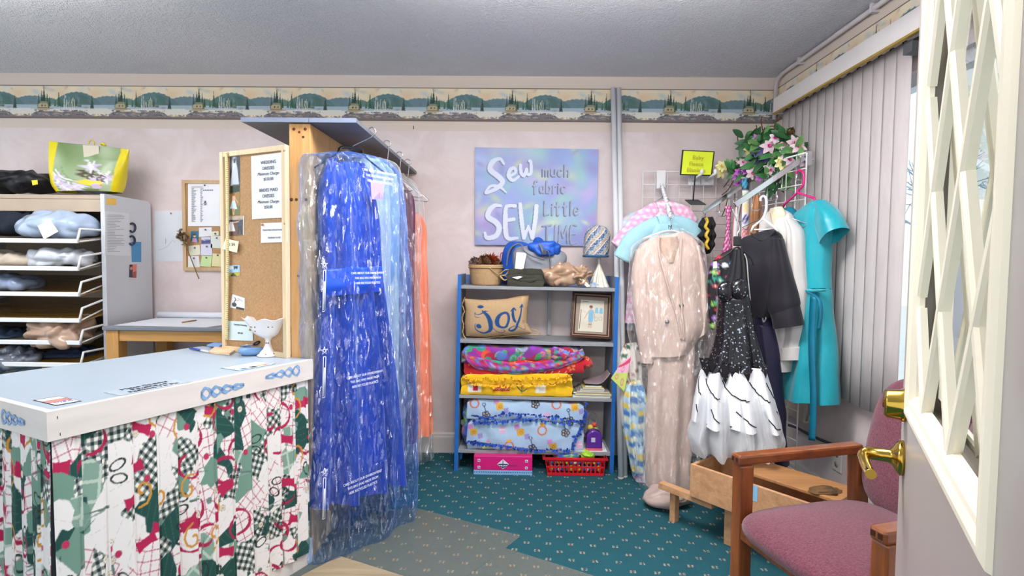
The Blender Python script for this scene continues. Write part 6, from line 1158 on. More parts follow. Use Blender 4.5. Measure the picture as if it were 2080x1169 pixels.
# ================================================================== wire grid panels and what hangs on them
M_grid = mat('white_wire', 'e0dfdf', .35, var=.02); M_chrome = mat('chrome', 'd4d6da', .12, 1.0, var=.02)
def gridpanel(name, label, p, d, L, z0, z1, step=.08):
    p, d = Vector(p), Vector(d).normalized(); n = Vector((d.y, -d.x, 0)); t = thing(name, label, 'grid panel', p + d * L / 2 + Z * z0); mb = MB(); r = .0028
    k = max(1, round(L / step))
    for i in range(k + 1): q = p + d * (L * i / k); mb.tube([q + Z * z0, q + Z * z1], r if 0 < i < k else r * 1.5, 6)
    mb.build('upright_wires', M_grid, t); mb = MB(); k2 = round((z1 - z0) / step)
    for i in range(k2 + 1): z = z0 + (z1 - z0) * i / k2; mb.tube([p + Z * z + n * .0055, p + d * L + Z * z + n * .0055], r if 0 < i < k2 else r * 1.5, 6)
    mb.build('cross_wires', M_grid, t)
    for s in (.06, L - .06): MB().tube([p + d * s + Z * .002, p + d * s + Z * (z0 + .02)], .006, 8).build('foot', M_grid, t)
    return t
g0 = at(1306, 348, 3.47); zg = g0.z
gridpanel('wire_grid', 'white wire grid panel flat on the back wall behind the beige suit', (g0.x, 3.47, 0), (1, 0, 0), at(1480, 348, 3.47).x - g0.x, .12, zg)
e0, e1 = Vector((at(1484, 340, 3.46).x, 3.46, 0)), Vector((at(1639, 312, 2.80).x, 2.80, 0))
gridpanel('wire_grid', 'white wire grid panel standing along the blinds behind the teal dress', e0, e1 - e0, (e1 - e0).length, .12, at(1639, 310, 2.80).z, .075)
ARMS = []
for lab, a, b, Y in (('chrome slanted display arm nearest the window holding the teal dress', (1634, 320), (1493, 416), 2.84), ('chrome slanted display arm left of the floral garland over the garter', (1566, 336), (1427, 431), 3.18)):
    p, q = at(*a, Y), at(*b, Y); t = thing('display_bracket', lab, 'display arm', q); d = (q - p).normalized(); up = Vector((0, 1, 0)).cross(d); up = up if up.z > 0 else -up
    MB().obox(p - up * .014 - Vector((0, .007, 0)), q - p, up * .028, (0, .014, 0)).build('bar', M_chrome, t, bev=.002)
    MB().obox(p + Vector((.0, -.02, -.04)), (.03, 0, 0), (0, .04, 0), (0, 0, .07)).build('bracket', M_chrome, t, bev=.002)
    hp = []
    for k in range(5):
        s = p.lerp(q, .12 + .86 * k / 4) - up * .014; mb = MB(); e = s + Vector((-.0, 0, -.055)) + d * .02
        mb.tube([s, s + d * .035 - up * .045, s + d * .048 - up * .052, s + d * .02 - up * .075 + d * .0, s - d * .005 - up * .075], .0026, 7); mb.build('hook_wire', M_chrome, t); hp.append(s + d * .03 - up * .055)
    ARMS.append(hp)
# ---------------------------------------------------------------- left bar: beaded white display bar
bar0, bar1 = at(1343, 375, 3.46), at(1362, 440, 3.14)
t = thing('display_bar', 'white beaded display bar sloping from the wire grid over the beige suit', 'display arm', bar1)
MB().obox(at(1333, 383, 3.464), (at(1351, 383, 3.464) - at(1333, 383, 3.464)), Z * (at(1340, 346, 3.464).z - at(1340, 383, 3.464).z), (0, -.008, 0)).build('back_plate', mat('white_plastic', 'e6e6e8', .3, var=.02), t, bev=.002)
MB().tube([bar0, bar1], .010, 10, flat=.6).build('bar', MATS['white_plastic'], t)
for k in range(11): MB().ell(bar0.lerp(bar1, (k + .5) / 11) + Z * .010, (.011, .011, .011), nu=12, nv=8).build('bead', MATS['white_plastic'], t)
Mh = mat('clear_hanger', 'd8dade', .15, var=.03, coat=.5, alpha=.75)
sp_ = Plane((at(1357, 480, 3.08).x, 3.06, 0), -.10)
hanger('suit_hanger', 'clear plastic hanger of the beige suit in front', at(1362, 440, 3.10) + Z * .01, (1, -.1, 0), Mh, .30, .05, .085, .006, kind='wide')
text('M', at(1361, 464, 3.045), (1, 0, 0), Z, .03, mat('black_print', '202024', .5), bpy.data.objects['suit_hanger'], name='size_mark') if 'suit_hanger' in bpy.data.objects else None
hanger('wire_hanger', 'wire hanger of the pink dotted baby coat', at(1353, 408, 3.30), (1, 0, 0), M_wire, .26, .06, .06, .002)
hanger('wire_hanger', 'wire hanger of the pale blue baby coat', at(1357, 424, 3.22), (1, 0, 0), M_wire, .26, .06, .06, .002)
hanger('wire_hanger', 'wire hanger of the pastel print baby coat', at(1345, 385, 3.42), (1, 0, 0), M_wire, .26, .07, .05, .002)
c_p = Cv(.3, .3, 400, 'e8a0c8')
for k in range(64): c_p.disc((k % 8 + .5 + .5 * (k // 8 % 2)) * .0375 % .3, (k // 8 + .5) * .0375, .0135, 'efe4ea')
c_m = Cv(.3, .3, 400, 'b8d0e0'); c_m.blotch(['e8d890', '8fb4dc', 'd8b4d8', 'e4e8e8', 'b8d8c0'], 60, .03, 3, .8)
M_flprint = M_fleece
def yoke(name, label, Y, path, rad, rows, body_col, col_fn, m, cat='coat', seed=3, cuffs=None, flat=.6):
    pl_ = Plane((at(1345, 440, Y).x, Y, 0), 0); t = thing(name, label, cat, pl_.hit(1345, 600))
    pts = [np.array(pl_.hit(x, y)) for x, y in path]; q = curve(pts, 8); rr = np.interp(np.linspace(0, 1, len(q)), np.linspace(0, 1, len(rad)), rad)
    h = len(q) // 2
    for nm, a, b in (('sleeve', 0, h + 1), ('sleeve', h, len(q))):
        mb = MB(); mb.tube([Vector(x) for x in q[a:b]], list(rr[a:b]), 28); v = np.array(mb.v); v[:, 1] = Y + (v[:, 1] - Y) * flat; v = wob(v, .006, 11, seed); mb.v = [tuple(x) for x in v]
        if col_fn: mb.c = [tuple(x) for x in col_fn(v)]
        mb.build(nm, m, t)
    mb = MB(); garment(mb, pl_, rows, .04, [.002] + [.010] * (len(rows) - 1), 4, .3, 60, 40, .005, seed, (lambda P, s: body_col(P)) if body_col else None); mb.build('coat_body', m, t); return t
pcol = lambda P: c_p.at(P[..., 0], P[..., 2]); mcol = lambda P: c_m.at(P[..., 0], P[..., 2])
yoke('baby_coat', 'pastel print baby coat hanging furthest back, behind the pink dotted coat', 3.40, [(1262, 470), (1290, 446), (1345, 432), (1400, 446), (1424, 470)], [.045, .05, .05, .05, .045], [(1318, 440, 1380, 440), (1296, 520, 1400, 520), (1275, 600, 1410, 600), (1268, 670, 1400, 670)], mcol, mcol, M_flprint, seed=4)
yoke('baby_coat', 'pink baby coat with white dots hanging behind the pale blue coat', 3.29, [(1252, 500), (1282, 466), (1318, 436), (1352, 424), (1385, 436), (1404, 458)], [.045, .05, .055, .05, .055, .055], [(1325, 432, 1380, 432), (1300, 520, 1400, 520), (1276, 600, 1402, 600), (1270, 655, 1400, 655)], pcol, pcol, M_flprint, seed=5)
yoke('baby_coat', 'pale blue fleece baby coat directly behind the beige suit', 3.20, [(1262, 526), (1284, 488), (1320, 462), (1355, 452), (1392, 460), (1424, 482)], [.05, .055, .05, .045, .05, .05], [(1325, 455, 1380, 455), (1304, 540, 1400, 540), (1292, 620, 1404, 620)], None, None, mat('pale_blue_fleece', '9fcbd8', .95, var=.08, vscale=20, sheen=.3), seed=6)
# ---------------------------------------------------------------- beige suit
M_suit = mat('beige_crepe', 'cdb6aa', .6, var=.06, vscale=6, stretch=(4, 4, .5), sheen=.2); M_lining = mat('beige_lining', 'bda492', .4, var=.06)
t = thing('beige_suit', 'beige jacket and long skirt hanging under clear plastic', 'suit', sp_.hit(1357, 1020))
def gpart(name, pl_, rows, b, fold, nf, m, parent, seed=1, NN=64, M=44, wr=.005, colfn=None, ph=.3, off=0, sq=.8, cap=True):
    mb = MB(); P = garment(mb, pl_, rows, b, fold, nf, ph, NN, M, wr, seed, colfn, 0, off, cap, sq); mb.build(name, m, parent); return P
gpart('jacket_body', sp_, [(1336, 478, 1386, 471), (1298, 498, 1414, 490), (1292, 530, 1424, 524), (1296, 600, 1430, 600), (1302, 660, 1434, 655), (1312, 724, 1400, 716)], [.025, .05, .07, .07, .07, .07], [0, .004, .006, .010, .012, .014], 3, M_suit, t, 3, wr=.006)
gpart('sleeve', sp_.shifted(.01), [(1290, 506, 1316, 500), (1283, 560, 1320, 560), (1288, 640, 1325, 640), (1302, 736, 1332, 734)], [.03, .045, .045, .035], .004, 3, M_suit, t, 4)
gpart('sleeve', sp_.shifted(.0), [(1404, 500, 1422, 498), (1408, 560, 1434, 558), (1412, 620, 1441, 616), (1412, 690, 1437, 670)], [.03, .045, .045, .035], .004, 3, M_suit, t, 5)
gpart('skirt', sp_.shifted(-.01), [(1314, 690, 1412, 690), (1316, 760, 1410, 760), (1310, 850, 1408, 850), (1308, 930, 1404, 930), (1312, 985, 1402, 985), (1318, 1012, 1400, 1008), (1330, 1030, 1392, 1024)], [.05, .06, .07, .08, .09, .10, .09], [.004, .008, .012, .016, .018, .018, .014], 4, M_suit, t, 6, wr=.008)
gpart('blouse', sp_.shifted(.045), [(1340, 482, 1376, 480), (1340, 505, 1380, 503), (1350, 535, 1370, 533)], .03, .003, 2, M_lining, t, 7, 32, 14)
lp = sp_.shifted(.078)
for pts in ([(1337, 478), (1340, 520), (1356, 580), (1374, 640), (1384, 690)], [(1384, 474), (1382, 510), (1380, 560), (1384, 620), (1390, 690)]): MB().tube(cpts([lp.hit(*p) for p in pts]), .011, 8, flat=.45).build('lapel', M_suit, t)
for x, y in ((1384, 620), (1355, 653)): MB().lathe([(0, 0), (.012, .0), (.012, .004), (.004, .007), (0, .007)], lp.hit(x, y), 16, ax=tuple(sp_.n)).build('button', mat('silver_button', '8f8a88', .3, .8), t)
zb = .012; bl0 = fl(1358, 1012, .05); mb = MB(); blob(mb, (bl0.x, bl0.y + .03, .05), (.125, .10, .06), 21, .03, 9, .018, floor=.004); mb.build('train', mat('beige_satin', 'b09c93', .35, var=.06, vscale=12), t)
M_clear2 = film('clear_suit_film', (.95, .95, .95), 'efe9e6', .01, .13, 11, 1.0, (1.6, 1.6, .5), .2)
cov = thing('suit_cover', 'clear plastic cover over the beige suit', 'plastic cover', fl(1360, 1030)); 
gpart('cover_film', sp_.shifted(.0), [(1340, 470, 1386, 462), (1292, 494, 1420, 484), (1278, 530, 1432, 520), (1276, 640, 1446, 640), (1280, 740, 1444, 740), (1286, 860, 1430, 860), (1294, 960, 1415, 950), (1312, 1022, 1402, 1012)], [.03, .08, .11, .12, .12, .12, .13, .13], [.002] + [.012] * 7, 5, M_clear2, cov, 12, 140, 130, .011, cap=False)
# fleece throws hanging lower left
fpn = Plane((at(1290, 850, 3.17).x, 3.17, 0), 0)
c_d = Cv(.4, .6, 360, 'e6e2da'); rgn = np.random.RandomState(8)
for k in range(46):
    x, y = rgn.rand() * .4, rgn.rand() * .6; q = ['7a4a34', '3a6a50', '7a4a94', '2f4a5a', '8a5a3a'][k % 5]; c_d.disc(x, y, .016, q, .010, ang=rgn.rand()); c_d.disc(x + .014, y - .010, .006, q); c_d.line([(x - .008, y), (x - .012, y + .014)], .005, q); c_d.line([(x + .008, y), (x + .010, y + .014)], .005, q)
o = thing('dinosaur_throw', 'white fleece throw with small animal prints, left of beige suit', 'blanket', fpn.hit(1290, 1000)); gpart('fleece_body', fpn, [(1268, 698, 1292, 694), (1258, 730, 1302, 728), (1260, 800, 1306, 800), (1262, 860, 1310, 860), (1278, 930, 1312, 930), (1290, 985, 1316, 982), (1296, 1002, 1316, 1000)], [.02, .05, .06, .06, .05, .04, .03], [.002, .008, .012, .014, .014, .010, .008], 4, M_fleece, o, 5, 60, 60, .008, lambda P, s: c_d.at(P[..., 0] + .1, -P[..., 2]))
c_q = Cv(.3, .3, 360, '9cc8dc')
for k in range(40):
    x, y = (k % 6) * .05 + .01, (k // 6) * .045; c_q.poly([(x, y), (x + .045, y + .004), (x + .042, y + .042), (x - .002, y + .04)], ['e8cc4a', 'c4dcec', '4a84c4', 'd8e0c8', '3f78bc'][(k * 3 + k // 6) % 5])
for k in range(70): c_q.disc(rgn.rand() * .3, rgn.rand() * .3, .004, 'e8ecf0')
fq = fpn.shifted(.07); o = thing('patchwork_throw', 'yellow and blue patchwork fleece throw hanging under the animal print throw', 'blanket', fq.hit(1290, 960)); gpart('fleece_body', fq, [(1282, 775, 1300, 770), (1268, 800, 1312, 800), (1266, 850, 1314, 850), (1272, 900, 1314, 900), (1282, 945, 1316, 945), (1288, 965, 1312, 962)], [.015, .035, .04, .04, .035, .02], [.002, .010, .014, .014, .012, .008], 5, M_fleece, o, 8, 60, 50, .008, lambda P, s: c_q.at(P[..., 0] * 1.2, -P[..., 2] * 1.2))
c_k = Cv(.2, .2, 360, 'c4d46a'); c_k.poly([(0, 0), (.2, 0), (.2, .09), (0, .12)], 'e8b4cc'); c_k.line([(0, .05), (.2, .02)], .03, 'd8486a'); 
for x, y in ((.05, .15), (.14, .16), (.1, .08)): c_k.disc(x, y, .024, 'd86a94', ring=.35)
fk = fpn.shifted(.075); q = [fk.hit(*p) for p in ((1263, 735), (1282, 722), (1268, 796), (1241, 768))]; o = thing('folded_bib', 'pink and lime cloth square turned on its corner beside bookcase', 'cloth', q[2]); mb = MB(); c_k.sheet(mb, q[0], q[1], q[2], q[3], 24, 30); mb.build('cloth_square', M_fleece, o, solid=.006)
c_w = Cv(.2, .2, 360, 'e4dce4'); 
for k in range(14): x, y = rgn.rand() * .2, rgn.rand() * .2; c_w.disc(x, y, .02, 'c86ab4', ring=.25)
fw2 = fpn.shifted(.05); o = thing('swirl_throw', 'white fleece throw with magenta swirls reaching the carpet', 'blanket', fw2.hit(1305, 1003)); gpart('fleece_body', fw2, [(1288, 945, 1312, 940), (1290, 970, 1318, 968), (1294, 995, 1318, 992), (1300, 1003, 1314, 1000)], [.02, .03, .03, .02], .008, 3, M_fleece, o, 9, 40, 24, .006, lambda P, s: c_w.at(P[..., 0], -P[..., 2]))
# ---------------------------------------------------------------- yellow notice in a black stand, on two white hooks
Yh = 3.36
for x, lab in ((1410, 'white prong hook under the yellow notice, left one'), (1437, 'white prong hook under the yellow notice, right one')):
    t = thing('prong_hook', lab, 'hook', at(x, 370, 3.46)); MB().obox(at(x - 13, 376, 3.462), (at(x + 12, 376, 3.462) - at(x - 13, 376, 3.462)), Z * .075, (0, -.006, 0)).build('back_plate', MATS['white_plastic'], t, bev=.002)
    MB().tube([at(x - 3, 366, 3.455), at(x + 16, 352, 3.27)], .007, 8).build('prong', MATS['white_plastic'], t); MB().ell(at(x + 16, 348, 3.27), (.010, .010, .016)).build('tip', MATS['white_plastic'], t)
q = [at(1386, 304, Yh), at(1452, 307, Yh), at(1446, 357, Yh), at(1381, 355, Yh)]
t = thing('notice_stand', 'yellow notice in a black frame on a short black stand', 'sign', at(1408, 412, 3.33)); cw = [sum((p for p in q), Vector()) / 4][0]
MB().prism(q, (0, .008, 0)).build('frame', MATS['black_plastic'], t, bev=.001)
qi = [cw + (p - cw) * .92 - Vector((0, .0015, 0)) for p in q]; MB().prism(qi, (0, .001, 0)).build('yellow_card', mat('neon_yellow', 'dfee32', .5, var=.04), t)
Mor = mat('ochre_ink', 'b9a62a', .6)
for body, x, y, s_ in (('Baby', 1418, 324, .036), ('Fleece', 1414, 336.5, .034), ('Blankets', 1414, 349, .034)): text(body, at(x, y, Yh - .012), qi[1] - qi[0], qi[0] - qi[3], s_, Mor, t)
MB().tube([at(1412, 357, Yh - .02), at(1408, 407, 3.33)], .007, 6, flat=.5).build('stem', MATS['black_plastic'], t)
MB().prism([at(1391, 407, 3.33), at(1418, 407, 3.36), at(1434, 416, 3.33), at(1403, 416, 3.28)], (0, 0, .006)).build('base_plate', mat('dark_grey_metal', '55565a', .45, .3), t)
# ---------------------------------------------------------------- right cluster
M_teal = mat('teal_satin', '149aa8', .33, var=.10, vscale=5, stretch=(4, 4, .6), sheen=.3); M_teal_d = mat('deep_teal_satin', '0f6e8a', .4, var=.15)
tp_ = Plane((1.395, 2.78, 0), math.radians(-74))
t = thing('teal_dress', 'teal satin dress on pink hanger beside the blinds', 'dress', tp_.hit(1645, 820))
gpart('bodice', tp_, [(1644, 412, 1672, 406), (1616, 440, 1690, 425), (1614, 490, 1682, 495), (1620, 540, 1680, 545), (1624, 584, 1681, 586)], [.02, .05, .06, .06, .055], [.0, .005, .007, .006, .004], 3, M_teal, t, 3, wr=.006)
gpart('skirt', tp_, [(1624, 584, 1681, 586), (1614, 640, 1686, 642), (1604, 720, 1694, 732), (1590, 806, 1700, 823)], [.055, .065, .075, .085], [.004, .010, .014, .018], 4, M_teal, t, 4, wr=.005, ph=1.0)
gpart('sleeve', tp_.shifted(.012), [(1652, 412, 1676, 406), (1656, 432, 1694, 422), (1663, 462, 1707, 442), (1674, 497, 1716, 462)], [.03, .045, .055, .055], .004, 2, M_teal, t, 5, 48, 30, cap=False)
gpart('back_collar', tp_.shifted(-.02), [(1586, 430, 1608, 419), (1590, 446, 1626, 436), (1606, 462, 1642, 456)], [.02, .03, .03], .003, 2, M_teal_d, t, 6, 40, 18)
MB().tube(cpts([tp_.shifted(.062).hit(*p) for p in ((1622, 586), (1645, 590), (1668, 590), (1681, 588))]), .016, 10, flat=.35).build('waistband', M_teal, t)
L_, R_ = [], []
for y in np.linspace(600, 893, 40): x = 1651 + 2.0 * math.sin(y / 40) - (y - 600) * .004; L_.append(tp_.shifted(.10).hit(x - 6.5, y)); R_.append(tp_.shifted(.095).hit(x + 6.5, y + 2))
MB().grid([L_, R_], 0).build('sash', M_teal_d, t, solid=.003)
mb = MB(); mb.tube(cpts([tp_.shifted(.09).hit(*p) for p in ((1640, 592), (1655, 600), (1666, 612), (1668, 640), (1664, 668))]), .010, 8, flat=.4); mb.build('bow_tail', M_teal_d, t)
M_mag = mat('magenta_plastic', 'c81c74', .3, var=.04, coat=.3)
h = thing('pink_hanger', 'magenta plastic hanger of the teal dress on the top hook', 'hanger', tp_.hit(1630, 360))
MB().tube(cpts([tp_.hit(*p) for p in ((1617, 352), (1620, 347), (1627, 346), (1632, 352), (1633, 366), (1630, 378), (1622, 386), (1620, 392))]), .006, 10).build('hook', M_mag, h)
MB().tube([tp_.hit(*p) for p in ((1588, 424), (1594, 414), (1620, 391), (1654, 402), (1658, 410))], .006, 10).build('shoulders', M_mag, h); MB().tube([tp_.hit(1590, 424), tp_.hit(1600, 450), tp_.hit(1646, 446), tp_.hit(1658, 410)], .005, 8).build('bottom_bar', M_mag, h)
mb = MB(); blob(mb, tp_.hit(1617, 448), (.03, .04, .045), 15, .02, 26, .012); tag(mb.build('green_sequin_scarf', mat('green_sequin', '1f6a58', .25, col2='4fae94', vscale=70, metal=.4)), 'green sequin scarf bunched on the pink hanger', 'scarf')
# white jacket
M_ivory = mat('ivory_wool', 'd0ccc8', .75, var=.04, vscale=8)
wp_ = Plane((1.29, 2.80, 0), math.radians(-58)); t = thing('white_jacket', 'off white long sleeved jacket between the black jacket and teal dress', 'jacket', wp_.hit(1595, 750))
gpart('jacket_body', wp_, [(1564, 430, 1592, 426), (1548, 452, 1610, 442), (1546, 520, 1622, 510), (1552, 600, 1622, 600), (1560, 680, 1618, 680), (1566, 752, 1606, 754)], [.02, .05, .06, .06, .06, .055], .004, 3, M_ivory, t, 3)
gpart('sleeve', wp_.shifted(.02), [(1596, 440, 1612, 446), (1602, 480, 1632, 480), (1602, 560, 1637, 560), (1598, 640, 1637, 640), (1590, 706, 1630, 704)], [.03, .045, .05, .045, .04], .004, 3, M_ivory, t, 4); gpart('cuff', wp_.shifted(.022), [(1589, 706, 1630, 703), (1588, 731, 1629, 731)], [.044, .044], .002, 2, M_ivory, t, 5, 40, 10)
gpart('collar', wp_.shifted(.03), [(1566, 424, 1588, 420), (1560, 440, 1596, 438), (1564, 456, 1580, 456)], .018, .003, 2, mat('cream_satin', 'd8ceb4', .4, var=.08), t, 6, 32, 12)
MB().tube(cpts([wp_.shifted(.05).hit(*p) for p in ((1566, 432), (1572, 470), (1570, 520))]), .008, 8, flat=.4).build('lapel', mat('cream_satin', 'd8ceb4'), t)
h = hanger('steel_hanger', 'wire hanger of the off white jacket', wp_.hit(1573, 402), wp_.u, M_wire, .36, .07, .07, .0025)
# black jacket + trousers
M_black = mat('black_crepe', '18161f', .7, var=.10, vscale=5, sheen=.12); M_navyt = mat('navy_satin', '221f3a', .5, var=.12, vscale=6, stretch=(4, 4, .5))
kp = Plane((1.205, 2.74, 0), math.radians(-38)); t = thing('black_jacket', 'black bell sleeved jacket with shawl collar on a white hanger', 'jacket', kp.hit(1550, 660))
gpart('jacket_body', kp, [(1528, 474, 1572, 465), (1507, 488, 1590, 482), (1512, 540, 1592, 540), (1520, 600, 1582, 600), (1526, 642, 1566, 644)], [.025, .055, .065, .06, .055], [.0, .004, .006, .006, .006], 3, M_black, t, 3, wr=.006)
gpart('sleeve', kp.shifted(.02), [(1562, 480, 1592, 484), (1562, 525, 1604, 530), (1558, 580, 1616, 580), (1557, 615, 1624, 612), (1566, 640, 1624, 621)], [.035, .05, .055, .055, .05], .005, 2, M_black, t, 4, wr=.006)
gpart('cuff', kp.shifted(.022), [(1565, 639, 1624, 619), (1568, 650, 1629, 638), (1571, 667, 1634, 659)], [.052, .058, .062], .003, 2, M_black, t, 5, 50, 14, cap=False)
MB().tube(cpts([kp.shifted(.045).hit(*p) for p in ((1526, 474), (1534, 482), (1550, 488), (1562, 482), (1576, 468))]), [.010] * 12 + [.017] * 12 + [.012] * 9, 10, flat=.5).build('collar', M_black, t)
o = thing('navy_trousers', 'dark navy trousers with pale belt clip under the black jacket', 'trousers', kp.hit(1590, 948)); kq = kp.shifted(-.015)
gpart('waistband', kq, [(1532, 636, 1567, 641), (1531, 655, 1570, 661)], [.045, .045], .002, 2, M_navyt, o, 7, 40, 8); gpart('trouser_leg', kq, [(1531, 655, 1572, 661), (1536, 720, 1584, 725), (1550, 800, 1591, 800), (1562, 880, 1596, 880), (1576, 945, 1602, 945)], [.045, .05, .05, .05, .045], [.003, .008, .010, .010, .008], 3, M_navyt, o, 8)
MB().tube(cpts([kq.shifted(.055).hit(*p) for p in ((1548, 641), (1551, 654), (1556, 646), (1552, 640))]), .006, 8, flat=.5).build('belt_clip', mat('pale_silver', 'b8b8b4', .35, .5), o)
q = fl(1590, 955, .03); mb = MB(); 
M_whp = MATS['white_plastic']; h = thing('white_hanger', 'white plastic hanger of the black jacket', 'hanger', kp.hit(1550, 440))
MB().tube(cpts([kp.hit(*p) for p in ((1545, 408), (1545, 402), (1551, 398), (1556, 404), (1556, 424), (1552, 440), (1550, 446))]), .0058, 10).build('hook', M_whp, h); MB().tube([kp.hit(*p) for p in ((1526, 470), (1530, 460), (1550, 444), (1574, 462), (1580, 470))], .0062, 10).build('shoulders', M_whp, h); MB().tube([kp.hit(1532, 466), kp.hit(1570, 466)], .004, 8).build('bar', M_whp, h)
# floral top
c_f = Cv(.3, .3, 420, '17151c'); rgn = np.random.RandomState(14)
for k in range(60):
    x, y = rgn.rand() * .3, rgn.rand() * .3; q = ['c83a48', '6aa8d8', '8ac85a', 'd86aa8', '9a6ac0', 'd8d8e0', '3aa08a'][k % 7]
    if k % 3: [c_f.disc(x + .008 * math.cos(a * 1.57), y + .008 * math.sin(a * 1.57), .008, q) for a in range(4)]; c_f.disc(x, y, .005, 'e0d8c8')
    else: [c_f.line([(x, y), (x + .022 * math.cos(a), y + .022 * math.sin(a))], [.006, .002], q) for a in np.linspace(0, 6, 7)]
flp = Plane((at(1468, 590, 2.98).x, 2.98, 0), -.3); t = thing('floral_blouse', 'black blouse printed with bright flowers hanging behind sequin dress', 'top', flp.hit(1468, 668))
gpart('top_body', flp, [(1456, 520, 1486, 504), (1440, 546, 1504, 534), (1435, 600, 1504, 598), (1439, 650, 1498, 650), (1444, 668, 1490, 664)], [.02, .05, .055, .055, .05], [.0, .006, .010, .012, .012], 4, mat('printed_jersey', vcol=True, var=.05, rough=.6), t, 4, 72, 50, .006, lambda P, s: c_f.at(P[..., 0] * 1.05, P[..., 2] * 1.05))
q = [flp.shifted(.07).hit(*p) for p in ((1449, 531), (1456, 530), (1457, 544), (1448, 545))]; tk = thing('price_tag', 'small white price tag pinned on the floral blouse', 'tag', q[3]); MB().prism(q, tuple(-flp.n * .0015)).build('ticket', MATS['white_card_tag'], tk)
# sequin dress
M_seq = bpy.data.materials.new('black_sequins'); M_seq.use_nodes = True; nt = M_seq.node_tree; b = nt.nodes['Principled BSDF']; vo = N(nt, 'ShaderNodeTexVoronoi', i_Scale=190); nt.links.new(coords(nt), vo.inputs['Vector'])
sp2 = N(nt, 'ShaderNodeSeparateColor'); nt.links.new(vo.outputs['Color'], sp2.inputs[0]); g = math_(nt, 'GREATER_THAN', sp2.outputs[0], .93)
nt.links.new(mixc(nt, g, lin('121218'), lin('b4bac6')), b.inputs['Base Color']); nt.links.new(math_(nt, 'MULTIPLY', g, .85), b.inputs['Metallic']); b.inputs['Roughness'].default_value = .25
bpn = N(nt, 'ShaderNodeBump', i_Strength=.9, i_Distance=.01); nt.links.new(sp2.outputs[1], bpn.inputs['Height']); nt.links.new(bpn.outputs[0], b.inputs['Normal']); MATS['black_sequins'] = M_seq
qp = Plane((at(1490, 650, 2.58).x, 2.58, 0), math.radians(-12)); t = thing('sequin_dress', 'black sequin dress with tiered white skirt and black piping', 'dress', qp.hit(1490, 920))
gpart('bodice', qp, [(1464, 588, 1516, 586), (1458, 606, 1524, 608), (1456, 640, 1528, 642), (1449, 692, 1539, 694), (1437, 728, 1549, 730), (1425, 748, 1557, 752)], [.05, .065, .065, .075, .085, .09], [.002, .004, .006, .010, .014, .016], 5, M_seq, t, 3, 90, 60, .004, cap=False)
for cx_, cy_ in ((1474, 592), (1502, 588)): MB().ell(qp.shifted(.055).hit(cx_, cy_), (.040, .026, .05)).build('cup', M_seq, t)
M_lace = mat('black_lace', '16161b', .7, var=.3, vscale=120, bump=.4, bscale=150)
gpart('lace_yoke', qp.shifted(.0), [(1490, 506, 1510, 506), (1482, 540, 1516, 540), (1472, 572, 1518, 575), (1462, 596, 1520, 596)], [.015, .03, .045, .055], [.002, .004, .004, .003], 5, M_lace, t, 6, 60, 26)
MB().tube(cpts([qp.shifted(.03).hit(*p) for p in ((1524, 610), (1520, 570), (1517, 530), (1512, 515))]), .003, 6).build('silver_ribbon', mat('pale_silver', 'b8b8b4'), t)
M_wsat = mat('white_satin', 'eeeff2', .45, var=.03, vscale=6)
P = gpart('satin_skirt', qp, [(1430, 738, 1553, 742), (1418, 768, 1563, 775), (1409, 812, 1576, 825), (1404, 850, 1586, 868)], [.085, .10, .12, .135], [.010, .020, .030, .036], 6, M_wsat, t, 8, 160, 50, .004, ph=.9, cap=False)
kk, nn_ = P.shape[:2]; nrm = np.array(qp.n)
for row, (t0, t1) in enumerate(((.30, .56), (.70, .97))):
    for j in range(5):
        a0 = math.pi * (.99 - .19 * j - .09 * row); a1 = a0 - math.pi * .17; pts = []
        for s in np.linspace(0, 1, 16): ti = int((t0 + (t1 - t0) * (s ** .7 + .12 * math.sin(3.1 * s)) / 1.01) * (kk - 1)); th = (a0 + (a1 - a0) * s) / (2 * math.pi) * nn_; q = P[ti, int(th) % nn_]; pts.append(Vector(q + nrm * .003))
        MB().tube(pts, .0024, 6).build('piping', mat('black_satin_cord', '17171c', .5), t)
M_tulle = film('white_tulle', (.95, .95, .96), 'eef0f2', .6, .0, 30, .2, (1, 1, 1), .5)
gpart('tulle_underskirt', qp.shifted(-.005), [(1412, 800, 1572, 810), (1404, 850, 1586, 868), (1396, 880, 1594, 896), (1406, 912, 1580, 912)], [.11, .135, .15, .15], [.02, .034, .042, .046], 8, M_tulle, t, 9, 170, 30, .006, ph=.5, cap=False)
gpart('tulle_underskirt', qp.shifted(-.005), [(1416, 790, 1568, 800), (1410, 850, 1580, 864), (1404, 880, 1588, 890), (1415, 905, 1570, 908)], [.10, .125, .135, .135], [.02, .034, .042, .046], 9, M_tulle, t, 10, 170, 30, .006, ph=1.5, cap=False)
for j, (x, y, w) in enumerate(((1434, 742, 14), (1452, 748, 14), (1472, 756, 14), (1492, 756, 13), (1514, 764, 13), (1536, 766, 14), (1551, 756, 10))):
    f_ = qp.shifted(.10 - abs(x - 1490) * .0006); MB().add([f_.hit(x - w, y - 16), f_.hit(x + w, y - 16), f_.hit(x + w * .6, y + 6), f_.hit(x + 2, y + 24), f_.hit(x - w * .6, y + 4)], [(0, 4, 3, 2, 1)]).build('sequin_point', M_seq, t, solid=.003)
h = thing('clip_hanger', 'black hanger with chrome hook holding the sequin dress', 'hanger', qp.hit(1497, 500)); MB().tube(cpts([qp.hit(*p) for p in ((1488, 425), (1494, 440), (1499, 452), (1502, 466), (1498, 474), (1497, 486))]), .003, 8).build('hook', M_chrome, h)
